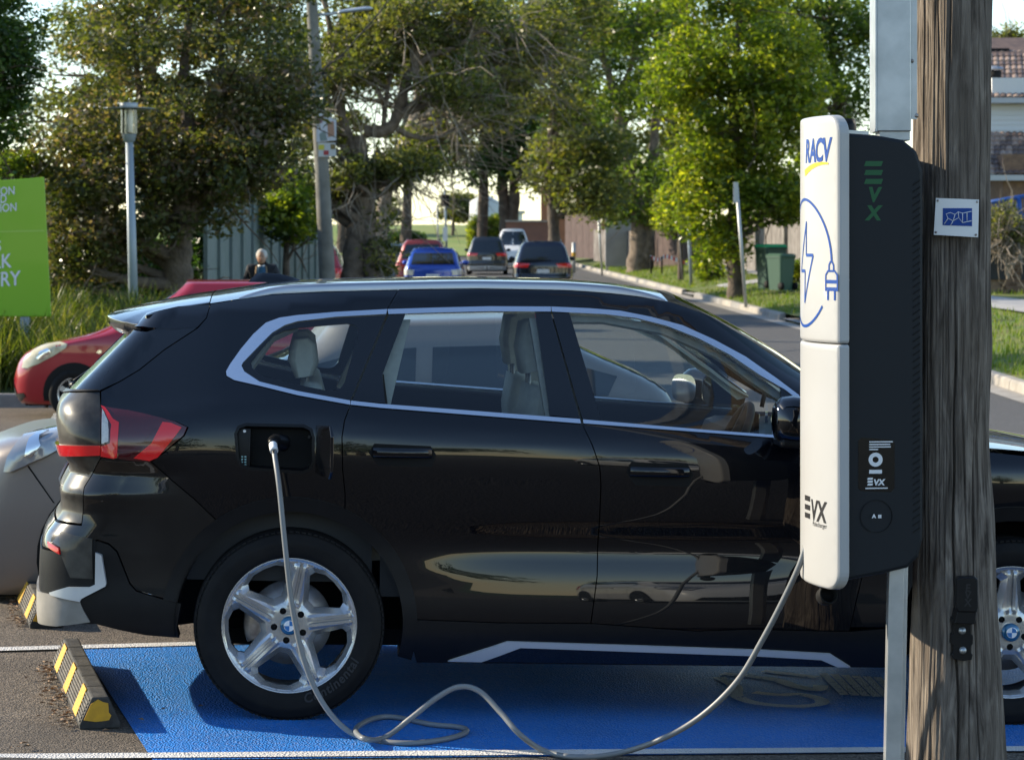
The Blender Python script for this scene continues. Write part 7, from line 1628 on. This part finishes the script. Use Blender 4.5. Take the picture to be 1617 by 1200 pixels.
sh = empty('far_shed', at(795, 362, 200)); tag(sh, 'white far building right of the water tank', 'building'); MB().box((0, 0, .4), (3.0, 3, 1.6)).build('wall', M['white_plastic'], sh); MB().box((0, 0, 1.32), (3.4, 3.4, .22)).build('roof', M['galv'], sh); MB().box((0, -1.53, .5), (1.0, .06, .7)).build('window', M['car_glass'], sh)
# ------------------------------------------------------------------ house with tiled roofs at the right edge
M['tile'] = mat('brown roof tile', (.17, .115, .09), .7, noise=(6, 1, (.10, .07, .06)))
M['tile2'] = mat('sun bleached roof tile', (.36, .27, .21), .7, noise=(6, 1, (.26, .18, .14)))
M['board'] = mat('white weatherboard', (.62, .62, .61), .55)
M['fascia'] = mat('grey fascia', (.42, .43, .44), .5)
M['brick'] = mat('brown brick', (.22, .135, .085), .9, noise=(8, 1, (.14, .085, .06)))
M['brick2'] = mat('tan brick', (.33, .235, .16), .9, noise=(8, 1, (.24, .16, .11)))
M['mortar'] = mat('mortar', (.26, .24, .21), .95)
HY = 68.0; ho = empty('tiled_house', g3(1600, HY, .5)); tag(ho, 'two storey house with brown tiled roofs and white weatherboards', 'house')
q = lambda px, py, Y=HY: at(px, py, Y) - ho.location
def courses(pa0, pa1, pb0, rows, cols, par, ridge_dy):
    """tiles from the eave line (pa0 to pa1) up a slope to depth"""
    a0, a1, b0 = pa0, pa1, pb0; ux = (a1 - a0) / cols; vy = (b0 - a0) / rows; nrm = ux.cross(vy).normalized()
    if nrm.z < 0: nrm = -nrm
    G = []
    for j in range(5):
        t = j / 4; G.append([Vector((0, 0, 0)) + nrm * (.03 * math.sin(math.pi * t) + .035), Vector((0, 0, 0)) + vy * 1.12 + nrm * (.03 * math.sin(math.pi * t))])
        G[-1] = [p + ux * t * .98 for p in G[-1]]
    mb = MB().grid(G, True); mb.add([G[k][0] for k in range(5)] + [G[k][0] - nrm * .03 for k in range(5)], [(k, k + 5, k + 6, k + 1) for k in range(4)])
    me = mb.mesh('tile'); me2 = mb.mesh('tile'); me.materials.append(M['tile']); me2.materials.append(M['tile2'])
    for r_ in range(rows):
        for c in range(cols):
            link('tile', me2 if random.random() < .38 else me, None, par, a0 + ux * c + vy * r_)
mb = MB(); mb.add([q(1520, 162, HY + .35), q(1765, 162, HY + .35), q(1765, 60, HY + 6), q(1520, 60, HY + 6)], [(0, 1, 2, 3)]); r1 = mb.build('roof', M['tile'], ho)
mb = MB(); mb.add([q(1520, 283, HY - 2.6), q(1765, 283, HY - 2.6), q(1765, 205, HY + .3), q(1520, 205, HY + .3)], [(0, 1, 2, 3)]); r2 = mb.build('roof', M['tile'], ho)
courses(q(1540, 155, HY - .35), q(1760, 155, HY - .35), q(1540, 78, HY + 5.2), 11, 22, r1, 0)
courses(q(1540, 276, HY - 3.3), q(1760, 276, HY - 3.3), q(1540, 210, HY - .3), 9, 22, r2, 0)
for k in range(7):
    y0 = 214 - k * 8.0; a = q(1530, y0, HY - .02); mb = MB(); c = q(1762, y0, HY - .02); hgt = 8.3 * HY / FPX
    mb.add([a, c, c + Vector((0, .022, hgt)), a + Vector((0, .022, hgt)), a + Vector((0, .03, 0)), c + Vector((0, .03, 0))], [(0, 1, 2, 3), (0, 4, 5, 1)]); mb.build('weatherboard', M['board'], ho)
MB().box(q(1646, 190, HY + 2.9), (3.9, 5.7, 2.0)).build('upper_wall', M['board'], ho)
MB().box(q(1650, 159, HY - .4), (3.95, .1, .14)).build('gutter', M['fascia'], ho); MB().box(q(1650, 281, HY - 3.35), (3.95, .1, .14)).build('gutter', M['fascia'], ho)
MB().box(q(1646, 345, HY + 1.2), (3.8, 8.6, 3.2)).build('lower_wall', M['brick'], ho)
for nm, e0, r0_, b0 in (('gable', (HY - .30, 157), (HY + 5.9, 66), (HY + 5.9, 157)), ('gable', (HY - 3.2, 279), (HY - .05, 208), (HY - .05, 279))):
    tri = [(p[0], at(1650, p[1], p[0]).z - ho.location.z) for p in (e0, r0_, b0)]; x0, x1 = q(1545).x if False else at(1538, 200, HY).x - ho.location.x, at(1755, 200, HY).x - ho.location.x
    V = [Vector((x0, yv_ - ho.location.y, zv_ - .06)) for yv_, zv_ in tri] + [Vector((x1, yv_ - ho.location.y, zv_ - .06)) for yv_, zv_ in tri]
    MB().add(V, [(0, 1, 2), (5, 4, 3), (0, 3, 4, 1), (1, 4, 5, 2), (2, 5, 3, 0)]).build(nm, M['board'], ho, fix=True)
vt = MB().tube([q(1571, 128, HY + 1.0), q(1571, 112, HY + 1.0)], .18, 12).build('roof_vent', M['dark'], ho); MB().lathe([(0, .1), (.2, .06), (.25, 0)], 14, 'Z', q(1571, 110, HY + 1.0)).build('vent_cap', M['galv'], vt)
MB().box(q(1572, 86, HY + 5), (.7, .5, .3)).build('chimney_cap', M['dark'], ho)
# brick fence: base wall, pillars built of bricks, dark panels
FY = 57.0; bf = empty('brick_fence', g3(1600, FY, .45)); tag(bf, 'brown brick pillar fence in front of the tiled house', 'fence')
q = lambda px, py, Y=FY: at(px, py, Y) - bf.location
def brick_block(px0, px1, py0, py1, Y, dep, tan):
    a, c = q(px0, py1, Y), q(px1, py0, Y); Wd_, H_ = c.x - a.x, c.z - a.z; MB().box((a.x + Wd_ / 2, a.y + dep / 2, a.z + H_ / 2), (Wd_ - .02, dep - .02, H_ - .01)).build('mortar_core', M['mortar'], bf)
    bw, bh = .23, .085; rows = max(1, int(round(H_ / bh))); cols = max(1, int(round(Wd_ / bw))); rh, cw = H_ / rows, Wd_ / cols
    me = MB().box((0, 0, 0), (cw - .012, .10, rh - .012)).mesh('brick'); me2 = me.copy(); me.materials.append(M['brick']); me2.materials.append(M['brick2'])
    for r_ in range(rows):
        for k in range(cols + (r_ % 2)):
            x = (k + .5 - .5 * (r_ % 2)) * cw; x = min(max(x, cw * .25), Wd_ - cw * .25)
            link('brick', me2 if random.random() < tan else me, None, bf, (a.x + x, a.y + .035, a.z + (r_ + .5) * rh))
brick_block(1588, 1612, 394, 470, FY, .38, .15); brick_block(1545, 1589, 440, 470, FY + .08, .25, .75); brick_block(1611, 1680, 442, 470, FY + .08, .25, .75); brick_block(1536, 1553, 400, 470, FY, .38, .1)
for x0, x1 in ((1553, 1588), (1612, 1670)): MB().box((q(x0, 420).lerp(q(x1, 420), .5)), ((x1 - x0) * FY / FPX, .05, .62)).build('infill_panel', M['dark_trim'], bf)
bl_ = empty('blue_trailer_rail', at(1590, 335, 61)); tag(bl_, 'blue steel barred frame behind the yellow green shrub', 'frame')
q = lambda px, py, Y=61: at(px, py, Y) - bl_.location; bm_ = mat('blue frame paint', (.015, .07, .28), .4)
MB().tube([q(1556, 321), q(1640, 306)], .05, 8).build('top_rail', bm_, bl_); MB().tube([q(1608, 312), q(1612, 345)], .06, 8).build('post', bm_, bl_)
MB().tube([q(1556, 345), q(1640, 338)], .04, 8).build('lower_rail', bm_, bl_)
for k in range(14): MB().tube([q(1558 + k * 6, 321 - k * 1.05), q(1558 + k * 6, 345 - k * .5)], .014, 6).build('bar', bm_, bl_)
MB().box(q(1610, 355, 61.3), (1.5, .05, .5)).build('side_panel', bm_, bl_)
# ------------------------------------------------------------------ person walking
def person():
    b = g3(414, 42.0, .02); t = empty('person', b); tag(t, 'grey haired person in a dark jacket and blue jumper carrying a pale bottle', 'person')
    J = dict(pel=(0, 0, .92), sp=(0, -.02, 1.10), ch=(0, -.03, 1.28), nk=(0, -.05, 1.42), hd=(0, -.09, 1.52),
             hl=(-.10, 0, .88), kl=(-.11, -.03, .48), al=(-.11, .04, .08), tl=(-.12, -.12, .04), hr=(.10, 0, .88), kr=(.11, -.10, .50), ar=(.11, -.02, .09), tr=(.12, -.17, .05),
             sl=(-.20, -.02, 1.36), el=(-.27, .02, 1.10), wl=(-.25, -.06, .88), sr=(.20, -.02, 1.36), er=(.29, -.02, 1.12), wr=(.14, -.23, 1.08))
    E_ = [('pel', 'sp'), ('sp', 'ch'), ('ch', 'nk'), ('nk', 'hd'), ('pel', 'hl'), ('hl', 'kl'), ('kl', 'al'), ('al', 'tl'), ('pel', 'hr'), ('hr', 'kr'), ('kr', 'ar'), ('ar', 'tr'), ('ch', 'sl'), ('sl', 'el'), ('el', 'wl'), ('ch', 'sr'), ('sr', 'er'), ('er', 'wr')]
    rad = dict(pel=.15, sp=.145, ch=.155, nk=.055, hd=.06, hl=.095, kl=.062, al=.042, tl=.035, hr=.095, kr=.062, ar=.042, tr=.035, sl=.075, el=.05, wl=.032, sr=.075, er=.05, wr=.032)
    def skin(name, keys, edges, radf, m, par, grow=0.0):
        me = bpy.data.meshes.new(name); ix = {k: i for i, k in enumerate(keys)}; me.from_pydata([J[k] for k in keys], [(ix[a], ix[b_]) for a, b_ in edges], []); o = link(name, me, m, par)
        sm = o.modifiers.new('skin', 'SKIN'); o.modifiers.new('sub', 'SUBSURF').levels = 2; o.modifiers['sub'].render_levels = 2; sm.use_smooth_shade = True
        for i, k in enumerate(keys): r_ = radf(k) + grow; me.skin_vertices[0].data[i].radius = (r_ * (1.25 if k in ('sp', 'ch', 'pel') else 1), r_ * (.8 if k in ('sp', 'ch', 'pel') else 1)); 
        me.skin_vertices[0].data[0].use_root = True; return o
    skin('body', list(J), E_, lambda k: rad[k], mat('dark trousers', (.02, .022, .028), .8), t)
    jk = ['sp', 'ch', 'sl', 'el', 'wl', 'sr', 'er', 'wr']; jk0 = ['pel'] + jk
    jacket = mat('dark navy jacket', (.012, .014, .022), .75)
    skin('jacket', jk0, [('pel', 'sp'), ('sp', 'ch'), ('ch', 'sl'), ('sl', 'el'), ('el', 'wl'), ('ch', 'sr'), ('sr', 'er'), ('er', 'wr')], lambda k: rad[k], jacket, t, .018)
    skinm = mat('skin', (.42, .24, .17), .55)
    G = []
    for i in range(13):
        a = math.pi * i / 12; G.append([Vector((.076 * math.sin(a) ** .8 * math.cos(q_), -.10 + .095 * math.sin(a) ** .8 * math.sin(q_) - .012 * math.cos(a), 1.555 - .115 * math.cos(a))) for q_ in np.linspace(0, 6.283, 18, endpoint=False)])
    hd = MB().grid(G, True, True).build('head', skinm, t)
    MB().sphere((0, -.20, 1.53), (.014, .018, .024), 8, 6).build('nose', skinm, hd)
    for s in (-1, 1): MB().sphere((s * .03, -.187, 1.565), (.011, .007, .006), 8, 6).build('eye', M['dark'], hd); MB().sphere((s * .079, -.09, 1.55), (.012, .02, .032), 8, 6).build('ear', skinm, hd)
    MB().sphere((0, -.190, 1.487), (.024, .006, .006), 8, 4).build('mouth', mat('lips', (.32, .12, .10), .6), hd)
    G = []
    for i in range(9):
        a = math.pi * .62 * i / 8; G.append([Vector(((.092 + .008 * math.sin(5 * q_)) * math.sin(a) * math.cos(q_), -.085 + .108 * math.sin(a) * math.sin(q_) * (1 if math.sin(q_) > 0 else .86), 1.575 + .112 * math.cos(a))) for q_ in np.linspace(0, 6.283, 20, endpoint=False)])
    MB().grid(G, True, True).build('hair', mat('grey white hair', (.55, .53, .50), .8, noise=(40, .6, (.38, .37, .35))), t)
    G = []
    for i, z in enumerate(np.linspace(.93, 1.40, 9)):
        wd = .085 if z < 1.3 else .085 - (z - 1.3) * .3; G.append([Vector((s * wd, -.155 - .025 * (1 - s * s) - .012 * math.sin((z - .9) * 5), z)) for s in np.linspace(-1, 1, 7)])
    MB().grid(G).build('jumper', mat('blue jumper', (.03, .10, .20), .85), t)
    for s in (-1, 1): MB().tube([(s * .095, -.165, .95), (s * .095, -.175, 1.2), (s * .075, -.14, 1.40)], .016, 6).build('jacket_edge', mat('tan lining', (.25, .17, .10), .8), t)
    MB().tube([(-.05, -.13, 1.41), (0, -.165, 1.385), (.05, -.13, 1.41)], .018, 6).build('collar', M['white_plastic'], t)
    for s, w_, fdir in ((-1, Vector(J['wl']), Vector((0, -.1, -1))), (1, Vector(J['wr']), Vector((-.9, -.3, -.2)))):
        fdir.normalize(); sdv = fdir.cross(Vector((0, 1, .2))).normalized(); hb = MB(); c = w_ + fdir * .05; hb.sphere(c, (.03, .03, .042), 10, 8)
        for k in range(4):
            a = c + fdir * .035 + sdv * (k - 1.5) * .016; L_ = (.06, .072, .068, .052)[k]; hb.tube([a, a + fdir * L_ * .55 + Vector((0, -.008, -.006)), a + fdir * L_ * .8 + Vector((0, -.022, -.012))], [.0095, .009, .0075], 6)
        hb.tube([c + sdv * -.025, c + sdv * -.045 + fdir * .02 + Vector((0, -.015, 0)), c + sdv * -.04 + fdir * .05 + Vector((0, -.025, 0))], [.011, .010, .008], 6)
        hb.build('hand', skinm, t)
    bo = empty('bottle', b + Vector((.065, -.30, .88))); tag(bo, 'pale green plastic bottle held by the grey haired person', 'bottle')
    MB().lathe([(0, 0), (.055, 0), (.062, .02), (.062, .10), (.066, .16), (.055, .185), (.03, .20), (.026, .235), (0, .235)], 18, 'Z').build('body', mat('pale green plastic', (.55, .66, .55), .4), bo)
    MB().tube([(.03, 0, .19), (.075, 0, .20), (.08, 0, .13)], .010, 6).build('grip', mat('pale green grip', (.5, .6, .5), .4), bo)
person()
